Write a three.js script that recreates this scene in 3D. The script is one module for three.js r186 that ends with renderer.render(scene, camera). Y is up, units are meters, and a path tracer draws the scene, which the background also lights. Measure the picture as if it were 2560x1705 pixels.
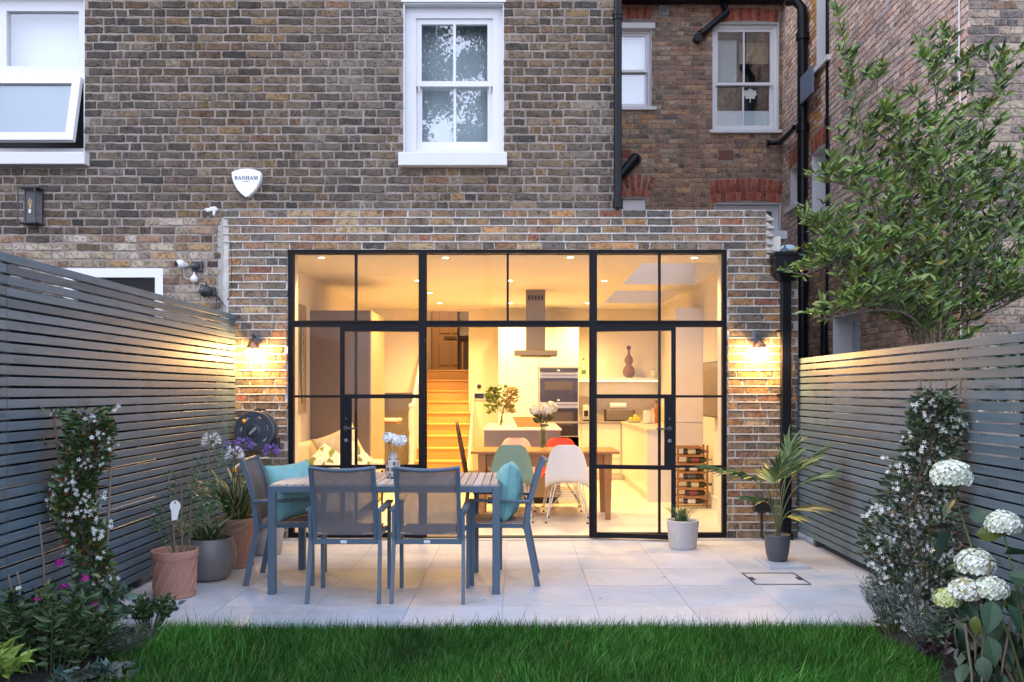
import * as THREE from 'three';
import { FontLoader } from 'three/addons/loaders/FontLoader.js';
import { TextGeometry } from 'three/addons/geometries/TextGeometry.js';
import { RoundedBoxGeometry } from 'three/addons/geometries/RoundedBoxGeometry.js';
import { RectAreaLightUniformsLib } from 'three/addons/lights/RectAreaLightUniformsLib.js';

// ------------------------------------------------------------ camera, sky, sun, exposure
const scene = new THREE.Scene();
const FOCAL = 2200, VPX = 1295, VPY = 978, EYE = 1.385, CAMZ = 8.3;   // read off the photograph's own 2560 x 1705 pixels
const camera = new THREE.PerspectiveCamera(2 * Math.atan(852.5 / FOCAL) * 180 / Math.PI, 2560 / 1705, 0.1, 400);
camera.position.set(0, EYE, CAMZ);
camera.setViewOffset(2560, 1705, -(VPX - 1280), -(VPY - 852.5), 2560, 1705);
const renderer = new THREE.WebGLRenderer({ antialias: true });
renderer.toneMapping = THREE.LinearToneMapping;
renderer.toneMappingExposure = 1.27;
renderer.shadowMap.enabled = true;
RectAreaLightUniformsLib.init();

{ // dusk sky: even pale overcast, glow behind the camera added to whiten window reflections
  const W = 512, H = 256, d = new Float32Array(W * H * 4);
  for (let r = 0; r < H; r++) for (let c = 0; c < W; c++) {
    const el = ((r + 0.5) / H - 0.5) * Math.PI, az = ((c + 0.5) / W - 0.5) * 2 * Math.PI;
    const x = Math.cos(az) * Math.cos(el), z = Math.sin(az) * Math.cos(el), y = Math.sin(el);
    const rearGlow = Math.max(0, z) ** 1.3, low = Math.exp(-Math.max(0, y) * 2.2);
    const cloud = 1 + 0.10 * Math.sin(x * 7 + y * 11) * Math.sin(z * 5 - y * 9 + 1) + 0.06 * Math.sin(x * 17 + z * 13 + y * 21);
    const b = (1.46 + 1.45 * rearGlow * low) * cloud, warm = 0.16 * rearGlow * low;
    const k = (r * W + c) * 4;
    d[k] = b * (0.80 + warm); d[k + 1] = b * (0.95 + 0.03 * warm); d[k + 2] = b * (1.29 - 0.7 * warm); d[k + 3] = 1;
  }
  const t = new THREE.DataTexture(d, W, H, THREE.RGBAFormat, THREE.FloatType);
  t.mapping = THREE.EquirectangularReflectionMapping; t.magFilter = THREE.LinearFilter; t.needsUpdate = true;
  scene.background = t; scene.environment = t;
}
const sun = new THREE.DirectionalLight(0xfff0e2, 1.35);
sun.position.set(-15, 12, 4.2); sun.target.position.set(0, 1, 0);
sun.castShadow = true; sun.shadow.radius = 70; sun.shadow.mapSize.set(2048, 2048);
Object.assign(sun.shadow.camera, { left: -9, right: 9, top: 9, bottom: -9, near: 1, far: 50 });
scene.add(sun, sun.target);

// ------------------------------------------------------------ helpers
const V = (x, y, z) => new THREE.Vector3(x, y, z);
const X = (px, z) => (px - VPX) * (CAMZ - z) / FOCAL;               // a pixel column at a depth -> metres
const Y = (py, z) => EYE - (py - VPY) * (CAMZ - z) / FOCAL;
function RNG(s) { return () => { s = (s + 0x6d2b79f5) | 0; let t = Math.imul(s ^ (s >>> 15), 1 | s); t = (t + Math.imul(t ^ (t >>> 7), 61 | t)) ^ t; return ((t ^ (t >>> 14)) >>> 0) / 4294967296; }; }
const rnd = RNG(7);
const used = {};
function numbered(n) { const k = used[n] = (used[n] ?? -1) + 1; return k ? n + '_' + String(k).padStart(3, '0') : n; }
function tag(o, label, category, group, kind) {
  o.userData = { ...o.userData };
  if (label) o.userData.label = label;
  if (category) o.userData.category = category;
  if (group) o.userData.group = group; else delete o.userData.group;
  if (kind) o.userData.kind = kind;
  return o;
}
function thing(name, label, category, [x, y, z] = [0, 0, 0], turn = 0, group, kind) {
  const o = new THREE.Group(); o.name = numbered(name); o.position.set(x, y, z); o.rotation.y = turn;
  scene.add(o); return tag(o, label, category, group, kind);
}
function part(name, geo, mat, parent, pos, rot) {
  const m = new THREE.Mesh(geo, mat); m.name = parent ? name : numbered(name); m.castShadow = m.receiveShadow = true;
  if (pos) m.position.set(...pos); if (rot) m.rotation.set(...rot);
  (parent ?? scene).add(m); return m;
}
function sub(name, parent, pos, rot) { const g = new THREE.Group(); g.name = name; if (pos) g.position.set(...pos); if (rot) g.rotation.set(...rot); parent.add(g); return g; }
function copy(o, name, label, [x, y, z], turn = 0) { const c = o.clone(); c.name = numbered(name); c.position.set(x, y, z); c.rotation.set(0, turn, 0); scene.add(c); c.userData = { ...o.userData }; if (label) c.userData.label = label; return c; }

// geometry builder: faces with uv in metres
const soupCache = new Map();
function soup(g) { if (!soupCache.has(g)) { const n = g.index ? g.toNonIndexed() : g; soupCache.set(g, { p: n.attributes.position.array, n: n.attributes.normal.array, u: n.attributes.uv?.array }); } return soupCache.get(g); }
class GB {
  constructor(colors) { this.p = []; this.n = []; this.u = []; this.c = colors ? [] : null; this.col = [1, 1, 1]; }
  color(c) { this.col = c; return this; }
  tri(a, b, c, na, nb, nc, ua, ub, uc) {
    this.p.push(...a, ...b, ...c); this.n.push(...na, ...nb, ...nc); this.u.push(...ua, ...ub, ...uc);
    if (this.c) this.c.push(...this.col, ...this.col, ...this.col); return this;
  }
  quad(a, b, c, d, uo = 0, vo = 0) { // counter-clockwise
    const e1 = V(...b).sub(V(...a)), e2 = V(...d).sub(V(...a)), n = e1.clone().cross(e2).normalize().toArray();
    const w = e1.length(), h = e2.length();
    this.tri(a, b, c, n, n, n, [uo, vo], [uo + w, vo], [uo + w, vo + h]); return this.tri(a, c, d, n, n, n, [uo, vo], [uo + w, vo + h], [uo, vo + h]);
  }
  box(x0, x1, y0, y1, z0, z1) {
    const q = (a, b, c, d, u, v) => this.quad(a, b, c, d, u, v);
    q([x0, y0, z1], [x1, y0, z1], [x1, y1, z1], [x0, y1, z1], x0, y0); q([x1, y0, z0], [x0, y0, z0], [x0, y1, z0], [x1, y1, z0], -x1, y0);
    q([x1, y0, z1], [x1, y0, z0], [x1, y1, z0], [x1, y1, z1], -z1, y0); q([x0, y0, z0], [x0, y0, z1], [x0, y1, z1], [x0, y1, z0], z0, y0);
    q([x0, y1, z1], [x1, y1, z1], [x1, y1, z0], [x0, y1, z0], x0, -z1); q([x0, y0, z0], [x1, y0, z0], [x1, y0, z1], [x0, y0, z1], x0, z0);
    return this;
  }
  add(g, m, col) { // a geometry under a matrix
    const s = soup(g), e = m ? m.elements : null, v = new THREE.Vector3(), nm = m ? new THREE.Matrix3().getNormalMatrix(m) : null, c = col ?? this.col;
    for (let i = 0; i < s.p.length; i += 3) {
      v.set(s.p[i], s.p[i + 1], s.p[i + 2]); if (m) v.applyMatrix4(m); this.p.push(v.x, v.y, v.z);
      v.set(s.n[i], s.n[i + 1], s.n[i + 2]); if (nm) v.applyMatrix3(nm).normalize(); this.n.push(v.x, v.y, v.z);
      const k = i / 3 * 2; s.u ? this.u.push(s.u[k], s.u[k + 1]) : this.u.push(0, 0);
      if (this.c) this.c.push(c[0], c[1], c[2]);
    }
    return this;
  }
  tube(pts, r0, r1 = r0, seg = 6) { // tapered tube through points
    const P = pts.map((p) => Array.isArray(p) ? V(...p) : p), n = P.length, rings = []; let side = null, len = 0;
    for (let i = 0; i < n; i++) {
      const d = P[Math.min(n - 1, i + 1)].clone().sub(P[Math.max(0, i - 1)]).normalize();
      if (!side) side = (Math.abs(d.y) < 0.9 ? V(0, 1, 0) : V(1, 0, 0)).cross(d).normalize(); else side.sub(d.clone().multiplyScalar(side.dot(d))).normalize();
      const up = d.clone().cross(side), r = r0 + (r1 - r0) * i / Math.max(1, n - 1); if (i) len += P[i].distanceTo(P[i - 1]);
      rings.push([...Array(seg)].map((_, k) => { const a = k / seg * Math.PI * 2, nn = side.clone().multiplyScalar(Math.cos(a)).add(up.clone().multiplyScalar(Math.sin(a))); return [P[i].clone().add(nn.clone().multiplyScalar(r)).toArray(), nn.toArray(), [k / seg * r * 6, len]]; }));
    }
    for (let i = 0; i < n - 1; i++) for (let k = 0; k < seg; k++) {
      const a = rings[i][k], b = rings[i][(k + 1) % seg], c = rings[i + 1][(k + 1) % seg], d = rings[i + 1][k];
      this.tri(a[0], b[0], c[0], a[1], b[1], c[1], a[2], b[2], c[2]); this.tri(a[0], c[0], d[0], a[1], c[1], d[1], a[2], c[2], d[2]);
    }
    for (const [ring, p, flip] of [[rings[0], P[0], 1], [rings[n - 1], P[n - 1], 0]]) for (let k = 0; k < seg; k++) {
      const a = ring[k][0], b = ring[(k + 1) % seg][0], nn = P[flip ? 0 : n - 1].clone().sub(P[flip ? 1 : n - 2]).normalize().toArray();
      flip ? this.tri(p.toArray(), b, a, nn, nn, nn, [0, 0], [0, 0], [0, 0]) : this.tri(p.toArray(), a, b, nn, nn, nn, [0, 0], [0, 0], [0, 0]);
    }
    return this;
  }
  geo() {
    const g = new THREE.BufferGeometry();
    g.setAttribute('position', new THREE.Float32BufferAttribute(this.p, 3)); g.setAttribute('normal', new THREE.Float32BufferAttribute(this.n, 3)); g.setAttribute('uv', new THREE.Float32BufferAttribute(this.u, 2));
    if (this.c) g.setAttribute('color', new THREE.Float32BufferAttribute(this.c, 3));
    return g;
  }
  put(name, mat, parent, pos, rot) { return part(name, this.geo(), mat, parent, pos, rot); }
}
const boxG = (x0, x1, y0, y1, z0, z1) => new GB().box(x0, x1, y0, y1, z0, z1).geo();
const mat4 = (pos, quat = new THREE.Quaternion(), s = V(1, 1, 1)) => new THREE.Matrix4().compose(pos, quat, s);
const eul = (x, y, z) => new THREE.Quaternion().setFromEuler(new THREE.Euler(x, y, z));
const rbox = (w, h, d, r = 0.004, seg = 2) => new RoundedBoxGeometry(w, h, d, seg, r);
const lathe = (pts, seg = 32) => new THREE.LatheGeometry(pts.map(([x, y]) => new THREE.Vector2(x, y)), seg);
function wallShape(x0, x1, y0, y1, holes, depth, front = 0) { // wall in x, y with openings; its front face at z = front
  const s = new THREE.Shape([[x0, y0], [x1, y0], [x1, y1], [x0, y1]].map((p) => new THREE.Vector2(...p)));
  for (const [a, b, c, d] of holes) s.holes.push(new THREE.Path([[a, c], [a, d], [b, d], [b, c]].map((p) => new THREE.Vector2(...p))));
  return new THREE.ExtrudeGeometry(s, { depth, bevelEnabled: false }).translate(0, 0, front - depth);
}

// ------------------------------------------------------------ textures
const lat = [...Array(4096)].map(() => rnd());
const hsh = (x, y, s) => lat[(x * 73 + y * 179 + s * 311 + ((x * y) % 37) * 97) & 4095];
function vnoise(x, y, per, s) {
  const ix = Math.floor(x), iy = Math.floor(y), fx = x - ix, fy = y - iy, u = fx * fx * (3 - 2 * fx), v = fy * fy * (3 - 2 * fy), m = (a) => ((a % per) + per) % per;
  const a = hsh(m(ix), m(iy), s), b = hsh(m(ix + 1), m(iy), s), c = hsh(m(ix), m(iy + 1), s), d = hsh(m(ix + 1), m(iy + 1), s);
  return a + (b - a) * u + (c - a) * v + (a - b - c + d) * u * v;
}
function fbm(u, v, base, oct, s) { let t = 0, a = 0.5, p = base, w = 0; for (let i = 0; i < oct; i++) { t += a * vnoise(u * p, v * p, p, s + i); w += a; a *= 0.55; p *= 2; } return t / w; }
const toS = (x) => Math.max(0, Math.min(255, 255 * (x <= 0.0031308 ? x * 12.92 : 1.055 * x ** (1 / 2.4) - 0.055)));
function tex(size, fn, metres, srgb = true) { // fn(u, v) -> linear rgb; the texture covers `metres` on a side
  const d = new Uint8Array(size * size * 4);
  for (let y = 0; y < size; y++) for (let x = 0; x < size; x++) { const c = fn(x / size, y / size), k = (y * size + x) * 4; for (let i = 0; i < 3; i++) d[k + i] = srgb ? toS(c[i]) : c[i] * 255; d[k + 3] = 255; }
  const t = new THREE.DataTexture(d, size, size); t.wrapS = t.wrapT = THREE.RepeatWrapping; t.magFilter = THREE.LinearFilter; t.colorSpace = srgb ? THREE.SRGBColorSpace : THREE.NoColorSpace;
  const m = Array.isArray(metres) ? metres : [metres, metres]; t.repeat.set(1 / m[0], 1 / m[1]); t.needsUpdate = true; return t;
}
const shifted = (t, u, v) => { const c = t.clone(); c.offset.set(u, v); c.needsUpdate = true; return c; };
const std = (color, roughness = 0.7, more = {}) => new THREE.MeshStandardMaterial({ color: new THREE.Color().setRGB(...color), roughness, ...more });
const phys = (color, roughness = 0.7, more = {}) => new THREE.MeshPhysicalMaterial({ color: new THREE.Color().setRGB(...color), roughness, ...more });
const grey = (v) => [v, v, v];

const T = {};
T.brick = tex(512, (u, v) => { // mottled fired clay: blotches, dark pits, pale lime specks
  const a = fbm(u, v, 6, 5, 1), b = fbm(u, v, 24, 3, 9), pit = fbm(u, v, 40, 2, 21), lime = fbm(u, v, 14, 3, 33), burn = fbm(u, v, 5, 3, 45);
  let k = 0.45 + 1.15 * a * b * 2 - 0.13; if (pit > 0.68) k *= 0.5; k *= burn > 0.62 ? 1 - (burn - 0.62) * 2.2 : 1;
  const l = lime > 0.62 ? Math.min(0.6, (lime - 0.62) * 4) : 0;
  return [k * (1 - l) + l * 1.5, k * 0.985 * (1 - l) + l * 1.48, k * 0.97 * (1 - l) + l * 1.5];
}, 0.62);
T.brickBump = tex(512, (u, v) => grey(0.45 * fbm(u, v, 12, 4, 1) + 0.55 * fbm(u, v, 40, 2, 21)), 0.62, false);
T.mortar = tex(512, (u, v) => { const k = 0.72 + 0.5 * fbm(u, v, 8, 4, 50) - 0.12 + 0.35 * (fbm(u, v, 90, 2, 55) - 0.5); const dirt = fbm(u, v, 4, 4, 60); const q = dirt > 0.55 ? 1 - (dirt - 0.55) * 1.6 : 1; return [k * q, k * q * 0.99, k * q * 0.985]; }, 1.3);
T.grit = tex(256, (u, v) => grey(0.5 * fbm(u, v, 32, 3, 70) + 0.5 * fbm(u, v, 100, 2, 71)), 0.5, false);
T.stone = tex(512, (u, v) => { // pale porcelain paving: faint drifting veins
  const w = fbm(u, v, 3, 4, 80), s = fbm(u + 0.16 * w, v * 1, 4, 5, 84), f = fbm(u, v, 60, 2, 88), vein = Math.abs(fbm(u, v, 3, 5, 92) - 0.5);
  let k = 0.86 + 0.40 * (s - 0.5) + 0.10 * (f - 0.5); if (vein < 0.015) k *= 0.93; const p = fbm(u, v, 2, 4, 96) - 0.5; return [k * (1 + 0.22 * p), k * (0.99 + 0.02 * w), k * (0.99 - 0.22 * p)];
}, [2.1, 1.5]);
T.wood = tex(512, (u, v) => { const g = fbm(u, v, 4, 3, 100), r = 0.5 + 0.5 * Math.sin((v * 40 + g * 9) * 2 * Math.PI * 0.5), f = vnoise(u * 8, v * 160, 160, 104); const k = 0.72 + 0.2 * r * 0.5 + 0.25 * f; return [k, k * 0.97, k * 0.93]; }, [1.4, 0.35]);
T.paint = tex(512, (u, v) => { const g = vnoise(u * 6, v * 128, 128, 110), w = fbm(u, v, 6, 4, 112), kn = fbm(u, v, 10, 2, 116); const k = 0.80 + 0.22 * g + 0.34 * (w - 0.5) - (kn > 0.74 ? 0.2 : 0); return [k * (1 + 0.12 * (w - 0.5)), k, k * (1 - 0.08 * (w - 0.5))]; }, [2.2, 0.4]);
T.soil = tex(512, (u, v) => { const k = 0.4 + 1.2 * fbm(u, v, 20, 4, 120) * fbm(u, v, 60, 2, 124) * 1.6; return [k, k * 0.93, k * 0.86]; }, 0.6);
T.plaster = tex(256, (u, v) => grey(0.965 + 0.05 * fbm(u, v, 8, 4, 130)), 1.0);
T.clay = tex(256, (u, v) => { const a = fbm(u, v, 5, 5, 140), b = fbm(u, v, 40, 2, 144), bloom = fbm(u, v, 4, 4, 148); const k = 0.78 + 0.3 * a + 0.16 * (b - 0.5), w = bloom > 0.6 ? (bloom - 0.6) * 1.4 : 0; return [k + w * 0.3, k + w * 0.6, k + w * 0.8]; }, 1);
T.fabric = tex(256, (u, v) => { const k = 0.82 + 0.12 * Math.sin(u * 256 * Math.PI * 0.5) * Math.sin(v * 256 * Math.PI * 0.5) + 0.18 * fbm(u, v, 10, 3, 150); return grey(k); }, 0.25);
T.marble = tex(256, (u, v) => { const w = fbm(u, v, 4, 5, 160), k = 0.6 + 0.6 * w; return [k, k * 0.95, k * 0.88]; }, 0.9);

const M = {
  mortarOld: std([0.335, 0.282, 0.24], 0.95, { map: T.mortar, bumpMap: T.grit, bumpScale: 0.003 }),
  mortarNew: std([0.58, 0.54, 0.49], 0.95, { map: T.mortar, bumpMap: T.grit, bumpScale: 0.003 }),
  white: std([0.70, 0.70, 0.70], 0.35), sillWhite: std([0.66, 0.66, 0.66], 0.55, { bumpMap: T.grit, bumpScale: 0.002 }),
  steel: phys([0.009, 0.009, 0.012], 0.45, { specularIntensity: 0.25 }), blackPipe: phys([0.007, 0.008, 0.011], 0.3, { specularIntensity: 0.4 }), blackIron: std([0.03, 0.032, 0.036], 0.4),
  glass: phys([1, 1, 1], 0.0, { transmission: 1, thickness: 0, ior: 1.45, specularIntensity: 0.14 }), doubleGlass: phys([0.96, 0.98, 0.98], 0.0, { transmission: 1, thickness: 0, ior: 2.1 }),
  fence: std([0.094, 0.140, 0.172], 0.5, { map: T.paint, bumpMap: T.paint, bumpScale: 0.0012 }), fencePost: std([0.045, 0.045, 0.047], 0.7),
  greyMetal: std([0.075, 0.115, 0.158], 0.42), greyDark: std([0.07, 0.085, 0.10], 0.45),
  plaster: std([0.78, 0.70, 0.57], 0.85, { map: T.plaster }), ceiling: std([0.80, 0.73, 0.63], 0.9, { map: T.plaster }), floorIn: std([0.74, 0.73, 0.73], 0.35, { map: T.stone }),
  cream: std([0.76, 0.72, 0.63], 0.3), creamTop: std([0.78, 0.75, 0.70], 0.25), taupe: std([0.20, 0.145, 0.11], 0.5), taupeIsland: std([0.30, 0.24, 0.20], 0.45),
  oak: std([0.74, 0.44, 0.13], 0.4, { map: T.wood }), pine: std([0.36, 0.17, 0.06], 0.42, { map: T.wood }), teak: std([0.50, 0.41, 0.36], 0.6, { map: T.wood }), darkWood: std([0.05, 0.03, 0.022], 0.35),
  chrome: std([0.75, 0.73, 0.70], 0.18, { metalness: 1 }), brushed: std([0.23, 0.185, 0.14], 0.42, { metalness: 0.7 }), copper: std([0.45, 0.22, 0.13], 0.35, { metalness: 0.9 }),
  blackGloss: std([0.02, 0.016, 0.016], 0.08), black: std([0.012, 0.012, 0.013], 0.6),
  soil: std([0.028, 0.023, 0.02], 1, { map: T.soil, bumpMap: T.soil, bumpScale: 0.02 }),
  cane: std([0.17, 0.135, 0.095], 0.75), stem: std([0.10, 0.13, 0.045], 0.7), bark: std([0.13, 0.10, 0.08], 0.9, { map: T.clay }), wire: std([0.5, 0.5, 0.5], 0.4, { metalness: 0.8 }),
  terracotta: std([0.40, 0.205, 0.145], 0.85, { map: T.clay, bumpMap: T.clay, bumpScale: 0.002 }), greyGlaze: std([0.155, 0.145, 0.14], 0.42, { map: T.clay }), concrete: std([0.46, 0.44, 0.44], 0.85, { map: T.clay, bumpMap: T.clay, bumpScale: 0.001 }), plasticGrey: std([0.060, 0.066, 0.078], 0.4),
  teal: std([0.19, 0.42, 0.42], 0.85, { map: T.fabric, bumpMap: T.fabric, bumpScale: 0.0006 }), petal: std([0.80, 0.82, 0.78], 0.7), tile: null,
};
const leafMat = (c, r = 0.45) => std(c, r, { side: THREE.DoubleSide });
// ------------------------------------------------------------ brickwork
// one brick: a front of uneven edges, 45 degree arrises and sides that run back into the mortar
function brickGeo(l, h, seed) {
  const r = RNG(seed), g = new GB(), nx = 4, ny = 2, b = 0.004, back = -0.03, uo = r() * 3, vo = r() * 3, row = (inset, z, jit) => {
    const pts = [];
    const w = l / 2 - inset, k = h / 2 - inset, j = () => (r() - 0.5) * jit;
    for (let i = 0; i < nx; i++) pts.push([-w + 2 * w * i / nx + (i ? 0 : j()), -k + j(), z]);
    for (let i = 0; i < ny; i++) pts.push([w + j(), -k + 2 * k * i / ny, z]);
    for (let i = 0; i < nx; i++) pts.push([w - 2 * w * i / nx, k + j(), z]);
    for (let i = 0; i < ny; i++) pts.push([-w + j(), k - 2 * k * i / ny, z]);
    return pts;
  };
  const outer = row(0, -b, 0.009), inner = outer.map(([x, y]) => [x - Math.sign(x) * (b + r() * 0.005), y - Math.sign(y) * (b + r() * 0.004), (r() - 0.5) * 0.004]), n = outer.length;
  const uv = (p) => [p[0] + uo, p[1] + vo], nz = [0, 0, 1], cen = [0, 0, 0.001], f = (a, bb, c, na, nb, nc) => g.tri(a, bb, c, na, nb, nc, uv(a), uv(bb), uv(c));
  for (let i = 0; i < n; i++) {
    const a = inner[i], c = inner[(i + 1) % n], oa = outer[i], oc = outer[(i + 1) % n], out = (p) => { const d = V(p[0] / l, p[1] / h, 0.35).normalize(); return d.toArray(); };
    f(cen, a, c, nz, nz, nz); f(a, oa, oc, nz, out(oa), out(oc)); f(a, oc, c, nz, out(oc), nz);
    const ba = [oa[0], oa[1], back], bc = [oc[0], oc[1], back], s = V(oc[1] - oa[1], -(oc[0] - oa[0]), 0).normalize().toArray();
    f(oa, ba, bc, s, s, s); f(oa, bc, oc, s, s, s);
  }
  return g.geo();
}
const bricks = {};
function brickKind(len, h) { const k = len.toFixed(3) + '/' + h.toFixed(3); return bricks[k] ??= [...Array(4)].map((_, i) => brickGeo(len, h, 900 + i * 17 + Math.round(len * 1000))); }
const brickMats = new Map();
function brickMat(c) {
  const k = c.map((v) => v.toFixed(3)).join();
  if (!brickMats.has(k)) brickMats.set(k, std(c, 0.92, { map: shifted(T.brick, hsh(brickMats.size, 3, 5), hsh(brickMats.size, 8, 2)), bumpMap: T.brickBump, bumpScale: 0.004 }));
  return brickMats.get(k);
}
const brickStuff = std([1, 1, 1], 0.92, { map: T.brick, bumpMap: T.brickBump, bumpScale: 0.004, vertexColors: true });
// fills a wall's face with bricks in Flemish bond. face: {u0,u1,v0,v1}, inside(u,v,half length,half height) says whether a brick stands there
function layBricks(parent, o) {
  const r = RNG(o.seed), list = [], st = o.stretcher ?? 0.222, hd = o.header ?? 0.105, j = o.joint ?? 0.011, h = o.course - j;
  let row = 0;
  for (let v = o.v0 + o.course / 2; v < o.v1; v += o.course, row++) {
    let u = o.u0 - (row % 2 ? (st + j) * 0.75 : 0.02) - r() * 0.05, k = row;
    while (u < o.u1) {
      const flemish = o.bond !== 'stretcher', whole = flemish ? (k++ % 2 === 0) !== (r() < 0.12) : r() > 0.12;
      let len = (whole ? st : hd) * (0.97 + r() * 0.05), a = u, b = u + len; u = b + j;
      // cut to the face and round openings
      for (const [ha, hb, hc, hdd] of o.holes ?? []) if (v + h / 2 > hc + 0.012 && v - h / 2 < hdd - 0.012) { if (a < ha && b > ha) b = ha; else if (a < hb && b > hb) a = hb; else if (a >= ha && b <= hb) b = a; }
      const lo = o.left ? o.left(v, row) : o.u0, hi = o.right ? o.right(v, row) : o.u1;
      a = Math.max(a, lo); b = Math.min(b, hi);
      if (b - a < 0.035 || (o.skip && o.skip((a + b) / 2, v))) continue;
      list.push({ u: (a + b) / 2, v: v + (r() - 0.5) * 0.004, len: b - a, c: o.palette((a + b) / 2, v, r), proud: o.proud + (r() - 0.4) * 0.006, tilt: (r() - 0.5) * 0.012, var: Math.round(r() * 3) / 3, vr: Math.floor(r() * 4), flip: r() < 0.5 });
    }
  }
  parent.updateMatrixWorld(true); const place = o.place; // (u, v, out) -> matrix of the wall's own axes
  for (const b of list) {
    const std1 = Math.abs(b.len - st) < 0.03 ? st : Math.abs(b.len - hd) < 0.02 ? hd : b.len > 0.15 ? 0.17 : b.len > 0.1 ? 0.13 : 0.07;
    b.g = brickKind(std1, h)[b.vr];
    b.c = b.c.map((v, i) => v * (0.84 + 0.32 * b.var) * [1.03, 0.91, 0.71][i]); b.m = place(b.u, b.v, b.proud).multiply(mat4(V(0, 0, 0), eul(0, 0, b.tilt + (b.flip ? Math.PI : 0)), V(b.len / std1, 1, 1)));
    const p = new THREE.Vector3().setFromMatrixPosition(b.m).applyMatrix4(parent.matrixWorld), s = FOCAL / (CAMZ - p.z), px = VPX + p.x * s, py = VPY - (p.y - EYE) * s;
    b.score = px > -20 && px < 2580 && py > -15 && py < 1720 && !(o.hidden && o.hidden(px, py)) ? s * b.len * (o.skew ? o.skew(p) : 1) * (1 + 0.0001 * b.vr) : 0;
  }
  list.sort((a, b) => b.score - a.score);
  const rest = new GB(true);
  list.forEach((b, i) => {
    if (i < 300 && b.score > 0) { const m = part('brick', b.g, brickMat(b.c), parent); b.m.decompose(m.position, m.quaternion, m.scale); }
    else if (b.score > 0 || !o.onlySeen) rest.add(b.g, b.m, b.c);
  });
  if (rest.p.length) { const m = rest.put('brick_courses', brickStuff, parent); m.userData.kind = 'stuff'; }
}
const flat = (z) => (u, v, out) => mat4(V(u, v, z + out));
const pick = (r, list) => { let t = r() * list.reduce((a, b) => a + b[0], 0); for (const [w, c] of list) { t -= w; if (t <= 0) return c; } return list[0][1]; };
const OLD = [[6, [0.120, 0.096, 0.077]], [6, [0.142, 0.112, 0.088]], [5, [0.098, 0.084, 0.073]], [3, [0.074, 0.068, 0.066]], [3, [0.160, 0.122, 0.086]], [1.6, [0.190, 0.138, 0.080]], [2, [0.138, 0.090, 0.066]], [3, [0.165, 0.138, 0.122]], [0.5, [0.055, 0.054, 0.057]], [1.5, [0.215, 0.190, 0.16]]];
const PALE = [[5, [0.36, 0.335, 0.31]], [4, [0.30, 0.27, 0.235]], [4, [0.43, 0.41, 0.41]], [2, [0.26, 0.19, 0.15]], [1.5, [0.34, 0.25, 0.16]], [3, [0.21, 0.185, 0.17]], [1.5, [0.24, 0.165, 0.14]]];
const NEW = [[5, [0.27, 0.205, 0.158]], [5, [0.225, 0.185, 0.160]], [3, [0.160, 0.148, 0.144]], [2, [0.33, 0.240, 0.155]], [2, [0.29, 0.190, 0.125]], [2, [0.245, 0.155, 0.118]], [0.8, [0.105, 0.105, 0.115]], [1, [0.40, 0.325, 0.225]], [3, [0.195, 0.168, 0.155]], [1.2, [0.40, 0.245, 0.135]], [1.2, [0.12, 0.115, 0.12]], [0.7, [0.27, 0.13, 0.10]]];
const FAR = [[5, [0.165, 0.115, 0.086]], [5, [0.20, 0.142, 0.106]], [3, [0.125, 0.095, 0.078]], [2, [0.235, 0.168, 0.122]], [2, [0.20, 0.125, 0.09]], [1, [0.26, 0.175, 0.10]]];
const FLANK = [[5, [0.33, 0.235, 0.19]], [4, [0.38, 0.28, 0.23]], [3, [0.26, 0.19, 0.165]], [2, [0.40, 0.28, 0.21]], [1, [0.36, 0.19, 0.14]], [2, [0.30, 0.25, 0.235]]];
const GREYED = [[4, [0.30, 0.255, 0.22]], [4, [0.22, 0.195, 0.175]], [2, [0.14, 0.13, 0.13]], [3, [0.37, 0.32, 0.27]], [1, [0.28, 0.19, 0.145]]];
FLANK.forEach((e) => { e[1] = e[1].map((c, i) => Math.min(0.78, c * [1.9, 1.95, 2.25][i])); const m = (e[1][0] + e[1][1] + e[1][2]) / 3; e[1] = e[1].map((c, i) => c * 0.64 + m * 0.36 * [1.02, 1.08, 1.36][i]); }); FAR.forEach((e) => { e[1] = e[1].map((c, i) => c * [1.75, 1.8, 2.05][i]); }); GREYED.forEach((e) => { e[1] = e[1].map((c, i) => c * [1.1, 1.12, 1.25][i]); });
const REDS = [[0.34, 0.085, 0.045], [0.40, 0.11, 0.06], [0.27, 0.07, 0.045], [0.44, 0.15, 0.08]];

// ------------------------------------------------------------ glazing pieces
function bars(list, z0, z1) { const g = new GB(); for (const [a, b, c, d] of list) g.box(a, b, c, d, z0, z1); return g.geo(); }
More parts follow.
